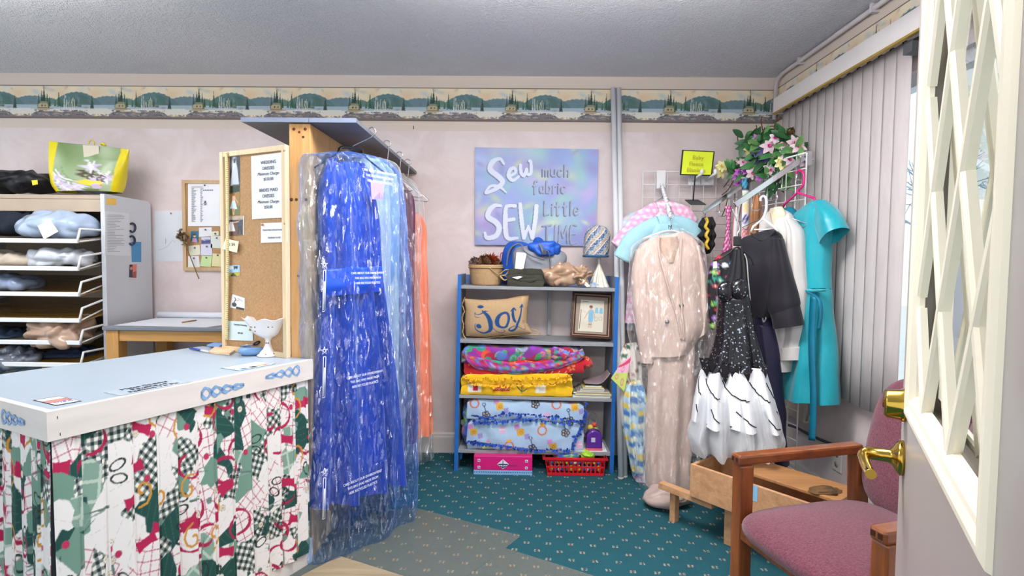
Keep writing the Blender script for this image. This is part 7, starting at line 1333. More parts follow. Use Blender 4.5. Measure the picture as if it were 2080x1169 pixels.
MB().tube(cpts([qp.hit(*p) for p in ((1460, 528), (1480, 514), (1496, 502), (1510, 510), (1524, 522), (1531, 538))]), .0085, 10, flat=.5).build('shoulders', MATS['black_plastic'], h); MB().obox(qp.shifted(.01).hit(1490, 499), qp.u * .034, Z * .045, qp.n * -.02).build('clip', MATS['black_plastic'], h, bev=.004)
# garter, ties and scarf on the second arm
gp = Plane((at(1433, 480, 3.10).x, 3.10, 0), 0); t = thing('lace_garter', 'black lace garter with yellow band on the chrome arm tip', 'garter', gp.hit(1434, 520))
gpart('lace_ruffle', gp, [(1426, 442, 1446, 440), (1418, 458, 1451, 456), (1424, 468, 1448, 467), (1416, 480, 1452, 478), (1424, 488, 1448, 488), (1416, 500, 1450, 497), (1430, 516, 1442, 512)], [.02, .04, .028, .04, .028, .04, .015], .006, 7, M_lace, t, 4, 60, 60, .008)
MB().tube(cpts([gp.shifted(.045).hit(*p) for p in ((1434, 442), (1437, 450), (1433, 460), (1438, 468), (1434, 478), (1438, 486), (1434, 496), (1439, 506))]), [.014, .018, .013, .017] * 14 + [.014], 8, flat=.5).build('yellow_band', mat('gold_ruffle', 'd0ac3a', .5, var=.15, vscale=60), t)
def strip(name, label, cat, Y, pts, cv, m, scale=1.0, th=.004, ang=0.0):
    """a tie or ribbon: (x left, x right, y) stations"""
    t = thing(name, label, cat, at((pts[-1][0] + pts[-1][1]) / 2, pts[-1][2], Y)); q = np.array(curve(pts, 10)); P = np.zeros((len(q), 9, 3)); C_ = np.zeros((len(q), 9, 3)); zz = 0; pv = None
    for i, (a, b, y) in enumerate(q):
        A, B = at(a, y, Y), at(b, y, Y); zz += 0 if pv is None else (A - pv).length; pv = A
        for j in range(9): u = j / 8; p = A.lerp(B, u); P[i, j] = (p.x, p.y - .008 * math.sin(math.pi * u), p.z); C_[i, j] = cv.at(u * cv.w * .98 + .001, min(zz * scale, cv.h * .99)) if cv else (1, 1, 1)
    mb = MB(); mb.grid(P, 0, C_, flip=True); mb.build('cloth_strip', m, t, solid=th); return t
c_tie = Cv(.06, .4, 400, 'c2287c')
for k in range(60): c_tie.disc((k % 3) * .024 + .006 + .012 * (k // 3 % 2), (k // 3) * .02 + .008, .0062, 'e8e4ee')
M_tiep = mat('printed_silk', vcol=True, var=.04, rough=.45)
strip('polka_dot_tie', 'pink tie with white polka dots hanging from the arm', 'tie', 3.16, [(1473, 1486, 418), (1476, 1484, 440), (1474, 1483, 470), (1468, 1486, 505), (1462, 1484, 540)], c_tie, M_tiep)
c_s = Cv(.06, .6, 300, 'e4e2e4'); c_s.poly([(0, 0), (.06, 0), (.06, .07), (0, .07)], '1c2a44'); c_s.blotch(['4aa0c4', '1c2a44'], 1, .0, 1, 0)
for y0, col_ in ((.02, '3fa0c0'), (.09, '8ac46a'), (.15, 'e8cc5a'), (.21, '3a3a9a'), (.28, 'd83a4a'), (.35, '8ac47a'), (.43, '4a7ac0')):
    for k in range(6): c_s.line([(.008, y0 + .008 * k), (.05, y0 + .008 * k - .012)], .0045, col_)
strip('scribble_tie', 'white tie with coloured crayon stripes beside the tan scarf', 'tie', 3.02, [(1505, 1518, 360), (1508, 1522, 400), (1507, 1522, 430), (1506, 1521, 470), (1502, 1520, 520), (1498, 1516, 560)], c_s, M_tiep, 1.0)
c_e = Cv(.05, .4, 300, 'e0dcdc'); c_e.poly([(0, 0), (.008, 0), (.008, .4), (0, .4)], 'c02838'); c_e.poly([(.042, 0), (.05, 0), (.05, .4), (.042, .4)], 'c02838')
strip('red_edged_tie', 'white tie edged in red curving beside the pink polka dot tie', 'tie', 3.08, [(1498, 1508, 405), (1492, 1503, 430), (1488, 1500, 470), (1487, 1500, 510), (1488, 1502, 550)], c_e, M_tiep)
o = thing('tan_scarf', 'tan brown scarf hanging behind the white hanger', 'scarf', at(1535, 480, 2.98)); gpart('scarf_body', Plane((at(1537, 430, 2.98).x, 2.98, 0), -.4), [(1532, 398, 1544, 396), (1526, 420, 1548, 418), (1522, 450, 1546, 446), (1518, 490, 1540, 486), (1520, 540, 1536, 540)], .018, .006, 3, mat('tan_silk', 'a9764e', .5, var=.12, vscale=12), o, 5, 36, 30)
# ---------------------------------------------------------------- floral garland
t = thing('floral_garland', 'artificial flower garland draped over the top of the wire grid', 'garland', at(1560, 380, 3.0))
def gy(px): return 3.34 - (px - 1470) / 170 * .52
def gpnt(px, py, d=0.0): return at(px, py, gy(px) + .085 - d)
M_twig = mat('brown_twig', '5a3c28', .8, var=.2, vscale=50)
mb = MB()
for pts in ([(1507, 328), (1506, 310), (1500, 292), (1498, 276)], [(1512, 330), (1535, 333), (1500, 330), (1484, 332)], [(1552, 300), (1550, 270), (1546, 245), (1548, 236)], [(1536, 290), (1537, 262), (1536, 254)], [(1566, 300), (1572, 275), (1574, 252), (1586, 238)], [(1550, 264), (1562, 257), (1572, 256)], [(1560, 310), (1562, 292), (1557, 275)], [(1470, 380), (1482, 362), (1484, 340)], [(1500, 338), (1490, 366), (1478, 386), (1466, 396)], [(1478, 402), (1474, 420), (1466, 440)], [(1608, 286), (1614, 272), (1606, 262), (1612, 258)]): mb.tube(cpts([gpnt(*p, .02) for p in pts]), .0028, 6)
mb.build('twigs', M_twig, t)
mb = MB(); rg = random.Random(31); c0 = gpnt(1606, 267, .02)
for k in range(16): a = rg.uniform(0, 6.28); n_ = Vector((rg.gauss(0, 1), rg.gauss(0, 1), rg.gauss(0, 1))).normalized(); u_ = n_.orthogonal().normalized(); v_ = n_.cross(u_); mb.tube([c0 + (u_ * math.cos(x) + v_ * math.sin(x)) * .02 for x in np.linspace(0, 6.28, 14, endpoint=False)], .0018, 5, closed=True)
mb.build('twig_ball', M_twig, t)
M_leafs = [mat('silk_leaf_dark', '2c5a34', .45, var=.2, vscale=30), mat('silk_leaf', '3f7a44', .45, var=.2, vscale=30), mat('silk_leaf_pale', '6a9a5a', .5, var=.2, vscale=30)]
for k, (x, y, n_, sp, L_) in enumerate(((1520, 290, 11, 18, .085), (1545, 300, 13, 16, .08), (1552, 278, 9, 14, .075), (1535, 325, 11, 18, .08), (1560, 335, 9, 14, .08), (1485, 345, 9, 12, .065), (1596, 282, 12, 18, .075), (1600, 305, 12, 18, .08), (1622, 300, 7, 10, .075), (1578, 318, 9, 14, .07), (1575, 372, 10, 22, .075), (1510, 358, 6, 12, .06), (1592, 345, 8, 16, .06), (1555, 355, 7, 14, .06))):
    mb = MB()
    for j in range(int(n_ * 1.5)): px, py = x + rg.uniform(-sp, sp) * .6, y + rg.uniform(-sp, sp) * .6; a = rg.uniform(0, 6.28); d = Vector((math.cos(a), rg.uniform(-.7, .1), math.sin(a) * .8)); mb.leaf(gpnt(px, py, rg.uniform(0, .085)), d, Vector((rg.gauss(0, .4), -1, rg.gauss(0, .4))), L_ * rg.uniform(.7, 1.2), L_ * .24, k % 2 if rg.random() < .8 else 2, rg.uniform(0, .5))
    mb.build('leaf_spray', M_leafs, t)
def lily(x, y, r, mo, mi_, nm, n=6, face=(0, -1, .1), cup=.35):
    c_ = gpnt(x, y, .075); f = Vector(face).normalized(); u_ = f.orthogonal().normalized(); v_ = f.cross(u_); mb = MB(); a0 = rg.uniform(0, 6)
    for k in range(n):
        a = a0 + 6.283 * k / n; d = (u_ * math.cos(a) + v_ * math.sin(a)) + f * cup; mb.leaf(c_, d, f, r * rg.uniform(.9, 1.1), r * .34, 0, .35)
    for k in range(n):
        a = a0 + .5 + 6.283 * k / n; d = (u_ * math.cos(a) + v_ * math.sin(a)) * .6 + f; mb.leaf(c_ + f * .002, d, f, r * .42, r * .14, 1, .2)
    mb.build(nm, [mo, mi_], t)
Mlp, Mlm, Mpp, Mpd, Mye, Mor2, Mmv = mat('pale_pink_petal', 'e8cdd6', .5, var=.1, vscale=40), mat('magenta_petal', 'd84a94', .5, var=.1), mat('violet_petal', '8a72c8', .5, var=.12, vscale=40), mat('deep_violet_petal', '6a4aa8', .5, var=.1), mat('lemon_petal', 'e4dc9a', .5, var=.1), mat('gold_petal', 'd8b45a', .5, var=.1), mat('mauve_petal', 'c06ac0', .5, var=.15, vscale=50)
for x, y, r in ((1562, 298, .06), (1575, 280, .045), (1592, 295, .06), (1612, 292, .06), (1622, 300, .055), (1598, 316, .055), (1603, 326, .045), (1634, 325, .05), (1508, 330, .04), (1562, 342, .045), (1528, 352, .05), (1565, 345, .04)): lily(x, y, r * .74, Mlp, Mlm, 'pink_lily', face=(rg.uniform(-.6, .3), -1, rg.uniform(-.3, .5)))
lily(1550, 318, .058, Mpp, Mpd, 'violet_bell', 6, (0, -.5, -1), 1.3); lily(1538, 303, .045, Mpp, Mpd, 'violet_bell', 6, (-.3, -.6, -.8), 1.2)
for x, y, r in ((1521, 302, .055), (1588, 330, .055), (1463, 348, .06), (1466, 338, .05), (1590, 318, .04)): lily(x, y, r * .72, Mye, Mor2, 'yellow_blossom', 7, (rg.uniform(-.4, .4), -1, .1), .3)
for x, y in ((1518, 340), (1514, 346), (1522, 336), (1500, 350), (1496, 360), (1537, 282), (1542, 360), (1500, 372)): lily(x, y, .028, Mmv, Mpd, 'mauve_blossom', 6)
# ================================================================== vertical blinds
M_slat = mat('blind_fabric', 'dcd4d2', .8, var=.05, vscale=30, stretch=(1, 1, .2), transl=.35); M_val = mat('valance_white', 'e2dcd8', .4, var=.03); M_gold2 = mat('brass_edge', 'b89a4a', .35, .5)
vb = thing('vertical_blind', 'white vertical slat blind with deep valance over shop window', 'blind', (1.53, 2.6, .62))
zv0, zv1 = atx(1869, 62, 1.50).z, atx(1869, 14, 1.50).z; yv = 3.41
pv = atx(1560, 226, 1.50); yv0 = at(1558, 226, 3.30).y
MB().box((1.490, 1.2, zv0), (1.504, 3.32, zv1)).build('valance', M_val, vb); MB().box((1.504, 1.2, zv1 - .014), (XR - .005, 3.32, zv1)).build('valance_top', M_val, vb); MB().box((1.504, 3.306, zv0), (XR - .005, 3.32, zv1 - .014)).build('valance_return', M_val, vb)
MB().box((1.487, 1.2, zv0 - .004), (1.504, 3.322, zv0 + .006)).build('brass_trim', M_gold2, vb); MB().box((1.525, 1.22, zv0 + .02), (1.565, 3.30, zv0 + .06)).build('head_rail', M_val, vb)
zs0, zs1 = .615, zv0 + .012; y = 3.27; k = 0; a_ = math.radians(28)
while y > 2.24:
    ang = a_ + .04 * math.sin(k * 2.3); d = Vector((math.sin(ang) * .07, -math.cos(ang), 0)).normalized(); w = .089; mb = MB(); P = []
    for z in np.linspace(zs0 + .006 * math.sin(k), zs1, 6): P.append([Vector((1.545, y, z)) + d * (w * (u - .5)) + Vector((-.006 * (1 - (2 * u - 1) ** 2), 0, 0)) for u in np.linspace(0, 1, 6)])
    mb.grid(P, 0); s = mb.build('slat', M_slat, vb, solid=.0012); MB().box((1.538, y - .005, zs1 - .004), (1.552, y + .005, zs1 + .016)).build('carrier_clip', mat('smoke_clip', '3a3a40', .4), s); y -= .0755; k += 1
# paper in the window, seen past the blind edge
t = thing('window_paper', 'white handwritten paper in the window between blind and door', 'sign', (XR + .02, 2.2, .8)); MB().box((XR + .02, 1.85, .72), (XR + .022, 2.30, 1.31)).build('sheet', mat('window_sheet', 'e4e8ee', .6, var=.02, transl=.4), t)
text('75', (XR + .0185, 2.275, 1.255), (0, -1, 0), Z, .045, mat('blue_marker', '3a5aa8', .5), t, align='LEFT'); text('in', (XR + .0185, 2.285, .955), (0, -1, 0), Z, .05, mat('green_marker', '3a8a8a', .5), t, align='LEFT')
MB().box((1.50, 2.18, zv0 - .06), (XR, 2.23, zv0 - .02)).build('end_bracket', MATS['dark_grey_metal'], vb)
# conduit under the ceiling
t = thing('wall_conduit', 'white painted cable conduit along the ceiling above the window', 'conduit', (1.58, 2.0, 2.38)); c_ = XR - .022
MB().tube([(c_, .3, H - .02), (c_, 3.40, H - .02), (c_ , 3.46, H - .03), (c_, 3.49, H - .06), (c_, 3.50, 2.15)], .012, 10).build('pipe', mat('conduit_paint', 'c9c2c4', .5, var=.03), t)
for y in (2.05, 2.55, 3.2): MB().box((c_ - .016, y - .008, H - .04), (XR, y + .008, H - .001)).build('clamp', MATS['conduit_paint'], t)
# frosted tree outside
t = thing('frosted_tree', 'pale frosted tree outside beyond the shop window', 'tree', (7.0, 9.2, -.2)); mb = MB(); rg = random.Random(5)
def branch(p, d, L, r, n):
    q = p + d * L; mb.tube([p, p.lerp(q, .5) + Vector((rg.gauss(0, .05), rg.gauss(0, .05), 0)) * L, q], [r, r * .8, r * .6], 5)
    if n: [branch(q, (d + Vector((rg.gauss(0, .5), rg.gauss(0, .5), rg.gauss(.1, .35)))).normalized(), L * .72, r * .6, n - 1) for _ in range(3)]
branch(Vector((7.0, 9.2, -.2)), Vector((0, 0, 1)), 1.1, .08, 5); mb.build('branches', mat('frosted_bark', '9fb4cc', .9, var=.15), t)
struct(MB().box((XR + .13, -8, -.3), (14, 20, -.2)).build('ground_outside', mat('snowy_ground', 'e4e8ee', .8, var=.04)))
# outlet, cable on the wall
p = atx(1702, 932, XR - .001); t = thing('wall_outlet', 'white double power outlet on the wall below the armrest', 'outlet', p - Z * .06)
MB().box((XR - .007, p.y - .038, p.z - .06), (XR - .0005, p.y + .038, p.z + .06)).build('cover_plate', mat('outlet_plate', 'd8d4cc', .3, var=.02), t, bev=.003)
for s in (-.025, .025): MB().lathe([(0, 0), (.016, 0), (.016, .0015), (0, .0015)], (XR - .0068, p.y, p.z + s), 20, ax=(-1, 0, 0)).build('socket', mat('socket_beige', 'a9a498', .4), t)  # socket faces in beige grey, darker than the plate
t = thing('power_cable', 'dark power cable running along the right wall behind the grid', 'cable', (XR - .02, 2.9, .4))
MB().tube(cpts([atx(1600, 862, XR - .06), atx(1618, 868, XR - .04), atx(1640, 880, XR - .015), atx(1668, 893, XR - .012), atx(1700, 905, XR - .012)]), .008, 8).build('cord', mat('dark_cable', '4a4a50', .5), t)
p = atx(1612, 850, XR - .05); t = thing('wall_heater', 'beige wall box behind the lower wire grid', 'wall box', (XR - .04, 3.05, .35)); MB().box((XR - .07, 2.93, .40), (XR - .002, 3.22, .74)).build('box_body', mat('beige_enamel', 'b9ad9c', .45, var=.04), t, bev=.008)
MB().tube(cpts([(XR - .075, 2.95, .70), (XR - .08, 2.90, .62), (XR - .07, 2.88, .5), (XR - .06, 2.92, .42)]), .006, 8).build('flex_pipe', mat('grey_hose', '8a8a8c', .4), t)
# ================================================================== wooden crate
zc0, zc1 = .185, .335; k0, k1, k2, k3 = fl(1402, 941, zc1), fl(1485, 969, zc1), fl(1460, 918, zc1), fl(1690, 1001, zc1)
e1, e2 = (k1 - k0).normalized(), Vector((.8, .6, 0)); e1 = Vector((e1.x, e1.y, 0)).normalized(); e2 = Vector((-e1.y, e1.x, 0)); LL, WW = .56, .25; b0 = Vector((k0.x, k0.y, zc0)); th = .016
t = thing('wooden_planter', 'rough pine open topped planter box on short legs', 'planter', b0 + e1 * LL / 2 + e2 * WW / 2 - Z * zc0)
M_cr = wood('crate_pine', 'a87850', 'cfa176', 0, .8, .6); M_cri = wood('crate_inner', '8a5c38', 'b5824f', 0, .8, .6)
hgt = zc1 - zc0
MB().obox(b0, e1 * LL, e2 * th, Z * hgt).build('front_panel', M_cr, t, bev=.002); MB().obox(b0 + e2 * (WW - th), e1 * LL, e2 * th, Z * hgt).build('back_panel', M_cr, t, bev=.002)
for s in (0, LL - th): MB().obox(b0 + e1 * s + e2 * th, e1 * th, e2 * (WW - 2 * th), Z * hgt).build('end_panel', M_cr, t, bev=.002)
MB().obox(b0 + e1 * th + e2 * th, e1 * (LL - 2 * th), e2 * (WW - 2 * th), Z * .012).build('bottom_board', M_cri, t)
MB().obox(b0 + e1 * .26 + e2 * th, e1 * (LL - .28), e2 * .05, Z * .10).build('inner_ledge', M_cri, t)
bm = fl(1340, 984, .165); lg = fl(1368, 1057); 
r0_ = Vector((fl(1342, 990, .15).x, fl(1342, 990, .15).y, .15)); dr = (b0 + e1 * .10 + e2 * .04 - r0_); dr.z = 0
w_ = Vector((-dr.y, dr.x, 0)).normalized()
MB().obox(r0_ - w_ * .02 + Z * .002, dr, w_ * .04, Z * .03).build('foot_rail', M_cr, t, bev=.002); MB().obox(Vector((lg.x, lg.y, 0)) - w_ * .018 + dr.normalized() * -.012, dr.normalized() * .03, w_ * .036, Z * .152).build('leg', M_cr, t, bev=.002)
for s, q in ((.14, .06), (.44, .06), (.44, .2), (.14, .2)): MB().obox(Vector((b0.x, b0.y, 0)) + e1 * s + e2 * q, e1 * .035, e2 * .035, Z * zc0).build('leg', M_cr, t, bev=.002)
# loose lid board with dark knot lying on the planter
t = thing('loose_board', 'loose brown board with dark knotted end lying on the planter', 'board', b0 + e1 * .42 + e2 * .15 + Z * hgt)
lb = b0 + e1 * .20 + e2 * .075 + Z * (hgt - .03); MB().obox(lb + Z * .034, e1 * .40 , e2 * .19, Z * .014).build('board', M_cri, t, bev=.003)
mb = MB(); blob(mb, lb + e1 * .33 + e2 * .05 + Z * .05, (.075, .035, .013), 9, .02, 20, .008); mb.build('knot', mat('dark_bark', '5a4022', .7, var=.4, vscale=25), t)
q = [fl(*p_, .30) for p_ in ((1510, 1006), (1540, 992), (1536, 1012), (1512, 1020))]; 
t = thing('blue_sticky', 'blue sticky note on the planter behind the chair arm', 'note', q[0]); pp_ = b0 + e1 * .245 - e2 * .0015 + Z * .085; MB().obox(pp_, e1 * .075, e2 * .001, Z * .065).build('sheet', mat('blue_note', '8cc4e4', .6, var=.04), t)
# ================================================================== chair
M_fab = mat('mauve_upholstery', '542530', .95, col2='7a4252', vscale=170, bump=.5, bscale=260, sheen=.3); M_cw = wood('cherry_wood', '5a2a14', '98531f', 0, .9, .3, .5); M_cwz = wood('cherry_wood_upright', '5a2a14', '98531f', 2, .9, .3, .5)
za = .635; A0, A1 = fl(1500, 921, za), fl(1790, 1070, za); fx_ = (A1 - A0); fx_.z = 0; wch = fx_.length; sx_ = fx_.normalized(); fd = Vector((sx_.y, -sx_.x, 0)) if Vector((sx_.y, -sx_.x, 0)).x < 0 else Vector((-sx_.y, sx_.x, 0)); bk2 = -fd   # fd: the way the chair faces
c0 = (A0 + A1) / 2; c0.z = 0; t = thing('armchair', 'wooden armchair with mauve upholstered seat and back by the door', 'chair', c0 + bk2 * .25)
def cpos(s, d, z): return c0 + sx_ * s + bk2 * d + Z * z
hw = wch / 2; lw = .045
for s in (-1, 1):
    a = cpos(s * hw - lw / 2, -.005, 0)
    fl_leg = MB(); fl_leg.prism([a, a + sx_ * lw, a + sx_ * lw + bk2 * .05, a + bk2 * .05], (0, 0, za - .034)); fl_leg.build('front_leg', M_cwz, t, bev=.006)
    a = cpos(s * hw - lw / 2, -.012, za - .034); mb = MB(); mb.obox(a, sx_ * lw, bk2 * .50, Z * .034); mb.build('armrest', M_cw, t, bev=.008)
    mb = MB(); 
    for j in (0, 1): mb.obox(cpos(s * hw - lw / 2 + .006 + j * .019, -.0128, za - .024), sx_ * .012, bk2 * .001, Z * .014)
    mb.build('joint_dowels', mat('dark_joint', '3a1c0c', .5), t)
    a = cpos(s * hw - lw / 2, .44, 0); mb = MB(); mb.obox(a + bk2 * .05, sx_ * lw, bk2 * .05, bk2 * -.03 + Z * (za - .034)); mb.build('rear_leg', M_cwz, t, bev=.005)
    a = cpos(s * hw - .012, .04, .37); MB().obox(a, sx_ * .024, bk2 * .42, Z * .05).build('side_rail', M_cw, t)
MB().obox(cpos(-hw, .0, .36), sx_ * (2 * hw), bk2 * .025, Z * .055).build('front_rail', M_cw, t, bev=.003); MB().obox(cpos(-hw, .46, .36), sx_ * (2 * hw), bk2 * .025, Z * .055).build('back_rail', M_cw, t)
def cushion(cx, axes, half, name, e=.45, dome=.2, seed=1):
    ax_, ay_, az_ = axes; n1, n2 = 60, 30; P = np.zeros((n2 + 1, n1, 3)); pw = lambda x, k: math.copysign(abs(x) ** k, x)
    for i in range(n2 + 1):
        a = -math.pi / 2 + math.pi * i / n2
        for j in range(n1): b = 2 * math.pi * j / n1; x, y, z = pw(math.cos(a), .6) * pw(math.cos(b), e), pw(math.cos(a), .6) * pw(math.sin(b), e), pw(math.sin(a), .8); z *= 1 + dome * (1 - x * x) * (1 - y * y); P[i, j] = cx + ax_ * (x * half[0]) + ay_ * (y * half[1]) + az_ * (z * half[2])
    mb = MB(); mb.grid(P, 0, wrap=True); return mb.build(name, M_fab, t)
cushion(cpos(0, .225, .425), (sx_, bk2, Z), (hw - .005, .275, .052), 'seat', dome=.25)
rec = math.radians(14); bz = (Z * math.cos(rec) + bk2 * math.sin(rec)).normalized(); bn = bz.cross(sx_)
cushion(cpos(0, .53, .66), (sx_, bz, bn), (hw - .005, .235, .042), 'backrest', e=.55, dome=.2)
# ================================================================== floor protectors
M_runner = mat('clear_vinyl', '98968a', .25, var=.1, alpha=.24, vscale=14, stretch=(1, 4, 1), bump=.15, bscale=30, spec=.4)
f2 = lambda x, y, z: fl(x, y, z)
t = thing('clear_floor_mat', 'clear vinyl floor mat lying over the carpet beside counter', 'floor mat', fl(850, 1100)); q = [fl(828, 1026, .003), fl(1058, 1087, .003), fl(1026, 1112, .003), fl(930, 1182, .003), fl(500, 1420, .003), fl(560, 1190, .003), fl(640, 1110, .003)]; MB().prism(q, (0, 0, -.0022)).build('sheet', M_runner, t)
t = thing('clear_floor_mat', 'clear vinyl floor mat in the foreground, bottom edge of view', 'floor mat', fl(1100, 1150)); q = [fl(1026, 1112, .0055), fl(1210, 1169, .0055), fl(1330, 1215, .0055), fl(1100, 1420, .0055), fl(600, 1420, .0055), fl(968, 1156, .0055)]; MB().prism(q, (0, 0, -.0022)).build('sheet', M_runner, t)
t = thing('vinyl_plank_sheet', 'tan wood look vinyl sheet beside the counter kickboard', 'floor mat', fl(680, 1150)); q = [fl(690, 1128, .006), fl(830, 1172, .006), fl(1000, 1240, .006), fl(500, 1420, .006), fl(470, 1260, .006), fl(618, 1165, .006)]; MB().prism(q, (0, 0, -.002)).build('sheet', wood('tan_vinyl', '8a7a62', 'b3a283', 0, .8, .35), t)
# ================================================================== front door, standing open
E_ = fl(1838, 848, .973) if 0 else at(1846, 848, 1.0); Bq = fl(2003, 1149, E_.z); dd = (Bq - E_); dd.z = 0; dd.normalize(); dn = Vector((-dd.y, dd.x, 0)); dn = dn if dn.dot(CAM - E_) > 0 else -dn
M_door = mat('steel_door_paint', 'a8a19b', .35, var=.04, vscale=3); M_lite = mat('cream_moulding', 'f6edd6', .35, var=.04, vscale=8, stretch=(1, 1, .3)); M_brass = mat('polished_brass', 'c9a548', .16, 1.0, var=.03)
def dp(tq, z, k=0.0): return Vector((E_.x, E_.y, 0)) + dd * tq + Z * z + dn * k
TD0, TD1, Zt = -.10, .86, 2.03; LT0, LT1, LZ0, LZ1 = .0, .592, .975, 1.90; thk = .044
dr_ = thing('door_1', 'open grey steel entrance door with diamond lattice window', 'door', dp(.4, 0)); dr_['kind'] = 'structure'
mb = MB()
for a, b, z0, z1 in ((TD0, LT0 + .02, .012, Zt), (LT1 - .02, TD1, .012, Zt), (LT0 + .02, LT1 - .02, .012, LZ0 + .02), (LT0 + .02, LT1 - .02, LZ1 - .02, Zt)): mb.obox(dp(a, z0, 0), dd * (b - a), dn * -thk, Z * (z1 - z0))
mb.build('door_slab', M_door, dr_)
def mould(side):
    s = 1 if side > 0 else -1; k0 = 0 if s > 0 else -thk
    prof = [(0, 0), (.002, .005), (.009, .009), (.017, .0095), (.023, .006), (.026, .003), (.031, .007), (.037, .006), (.042, .001), (.047, -.003), (.05, -.010)]
    out = [(LT0, LZ0), (LT1, LZ0), (LT1, LZ1), (LT0, LZ1)]; sg = [(1, 1), (-1, 1), (-1, -1), (1, -1)]; P = []
    for w, h in prof: P.append([dp(a + gx * w, z + gz * w, k0 + s * h) for (a, z), (gx, gz) in zip(out, sg)])
    mb = MB(); 
    for i in range(len(P) - 1):
        for j in range(4): q = [P[i][j], P[i][(j + 1) % 4], P[i + 1][(j + 1) % 4], P[i + 1][j]]; mb.add(q, [(0, 1, 2, 3)] if s > 0 else [(3, 2, 1, 0)])
    mb.build('lite_moulding', M_lite, dr_)
mould(1); mould(-1)
IT0, IT1, IZ0, IZ1 = LT0 + .048, LT1 - .048, LZ0 + .048, LZ1 - .048
MB().add([dp(IT0 - .01, IZ0 - .01, -thk / 2), dp(IT1 + .01, IZ0 - .01, -thk / 2), dp(IT1 + .01, IZ1 + .01, -thk / 2), dp(IT0 - .01, IZ1 + .01, -thk / 2)], [(0, 1, 2, 3)]).build('pane', glass_mat('door_glass', refl=.05), dr_)
def clip(p, q):
    """clip a lattice line to the glass opening"""
    t0, t1 = 0.0, 1.0
    for a, b, lo_, hi_ in ((p[0], q[0], IT0 - .006, IT1 + .006), (p[1], q[1], IZ0 - .006, IZ1 + .006)):
        d = b - a
        for lim, sg in ((lo_, 1), (hi_, -1)):
            if abs(d) < 1e-9: continue
            tt = (lim - a) / d
            if d * sg > 0: t0 = max(t0, tt)
            else: t1 = min(t1, tt)
    return None if t0 >= t1 else [(p[0] + (q[0] - p[0]) * x, p[1] + (q[1] - p[1]) * x) for x in (t0, t1)]
DT, DZ, n0, m0 = .1085, .1775, .250, 1.542
for side, k0 in ((1, -0.003), (-1, -thk + .003)):
    for sl in (1, -1):
        for i in range(-14, 15, 2):
            c = (n0 + DT * i, m0); p, q = (c[0] - DT * 12, c[1] - sl * DZ * 12), (c[0] + DT * 12, c[1] + sl * DZ * 12); s = clip(p, q)
            if not s or math.dist(*s) < .06: continue
            (a0, z0), (a1, z1) = s; d2 = Vector((a1 - a0, z1 - z0)).normalized(); nx2, nz2 = -d2.y, d2.x; mb = MB(); hw_ = .0115; dep = -.010 if side > 0 else .010
            pr = [(-hw_, dep), (-hw_, 0), (-hw_ * .5, .004 * side), (hw_ * .5, .004 * side), (hw_, 0), (hw_, dep)]
            A_ = [dp(a0 + nx2 * w, z0 + nz2 * w, k0 + h + (.0006 if sl > 0 else 0)) for w, h in pr]; B2 = [dp(a1 + nx2 * w, z1 + nz2 * w, k0 + h + (.0006 if sl > 0 else 0)) for w, h in pr]
            mb.prism(A_, tuple(B2[0] - A_[0])); mb.build('muntin', M_lite, dr_)
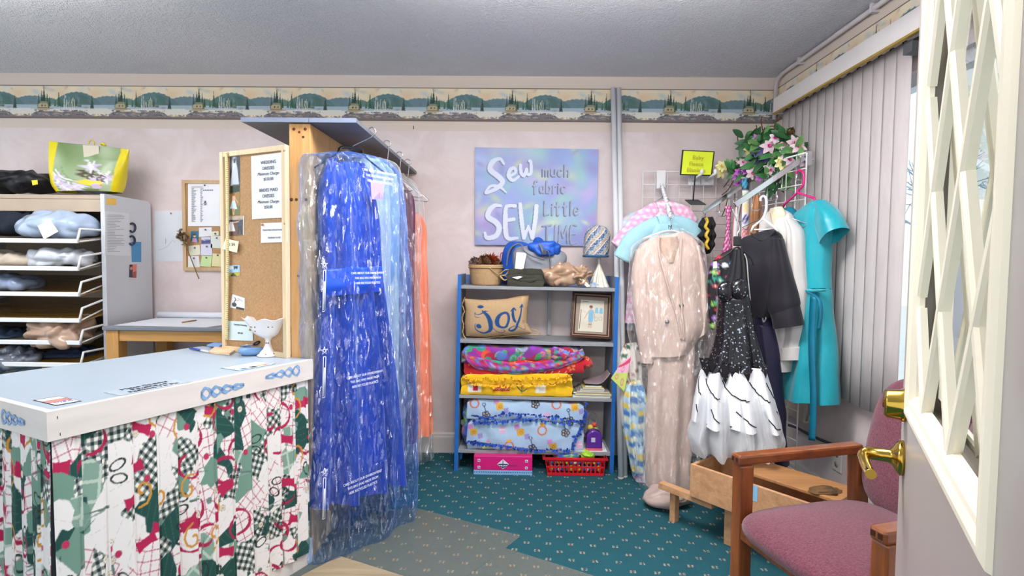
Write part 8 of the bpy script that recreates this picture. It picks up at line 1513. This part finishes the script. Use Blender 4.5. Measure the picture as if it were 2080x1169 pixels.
# lever and deadbolt
def onface(px, py, k=0.0):
    d = ray(px, py); p0 = dp(0, 0, k); return CAM + d * ((p0 - CAM).dot(dn) / d.dot(dn))
hl = thing('door_handle', 'x', 'x', dp(-.05, .9)); 
for k_ in ('label', 'category'): del hl[k_]
tl_, zl_ = -.052, onface(1828, 912).z; ctrp = dp(tl_, zl_, 0)
bpy.data.objects.remove(hl)
MB().lathe([(0, 0), (.033, 0), (.034, .006), (.028, .012), (.016, .018), (.0125, .024), (.0125, .058), (0, .058)], ctrp, 32, ax=tuple(dn)).build('lever_rose', M_brass, dr_)
hx_ = ctrp + dn * .055
hm = MB(); hm.tube(cpts([hx_ + dn * -.004, hx_ + dn * .006, hx_ + dn * .010 - Z * .004 + dd * .010, hx_ + dn * .008 - Z * .010 + dd * .04, hx_ + dn * .004 - Z * .012 + dd * .075, hx_ + dn * .002 - Z * .010 + dd * .10]), [.010] * 9 + [.0095] * 10 + [.009] * 10 + [.009] * 12, 12); hm.build('lever', M_brass, dr_)
zdb = onface(1830, 805).z; MB().lathe([(0, 0), (.031, 0), (.032, .004), (.029, .010), (.027, .030), (.024, .034), (.010, .034), (.008, .037), (0, .037)], dp(tl_, zdb, 0), 32, ax=tuple(dn)).build('deadbolt', M_brass, dr_)
# ================================================================== phrases shared by the members of a set
for stem_, phrase in (('baby_coat', 'baby coats on the beaded bar'), ('wire_hanger', 'wire hangers'), ('closet_pole', 'white poles leaning on the wall'), ('prong_hook', 'white prong hooks under the notice'), ('display_bracket', 'chrome slanted display arms'), ('wire_grid', 'white wire grid panels'), ('clear_cover', 'clear covers of the gowns on the divider'), ('ivory_gown', 'gowns hanging on the divider board'), ('burgundy_gown', 'gowns hanging on the divider board'), ('coral_gown', 'gowns hanging on the divider board'), ('blue_gown', 'gowns hanging on the divider board'), ('pine_cone', 'pine cones in the burlap basket'), ('clear_floor_mat', 'clear vinyl floor mats'), ('fill_fixture', 'added fill lamp fixtures'),
        ('memo_slip', 'notes on the small corkboard'), ('narrow_note', 'notes on the small corkboard'), ('memo_card', 'notes on the small corkboard'), ('memo_note', 'notes on the small corkboard'), ('memo_square', 'notes on the small corkboard'), ('corner_note', 'notes on the small corkboard'), ('lime_note', 'notes on the small corkboard'), ('yellow_note', 'notes on the small corkboard'),
        ('yellow_blanket', 'folded fleece blankets on the third shelf'), ('red_blanket', 'folded fleece blankets on the third shelf'), ('bright_blanket', 'folded fleece blankets on the third shelf'), ('polka_dot_tie', 'ties on the display arm'), ('scribble_tie', 'ties on the display arm'), ('red_edged_tie', 'ties on the display arm'), ('wedding_gown_photo', 'photos on the tall corkboard'), ('flower_girl_photo', 'photos on the tall corkboard'), ('dancing_couple_photo', 'photos on the tall corkboard')):
    for o in S.objects:
        if o.parent is None and o.name.split('.')[0] == stem_ and 'label' in o.keys(): o['group'] = phrase
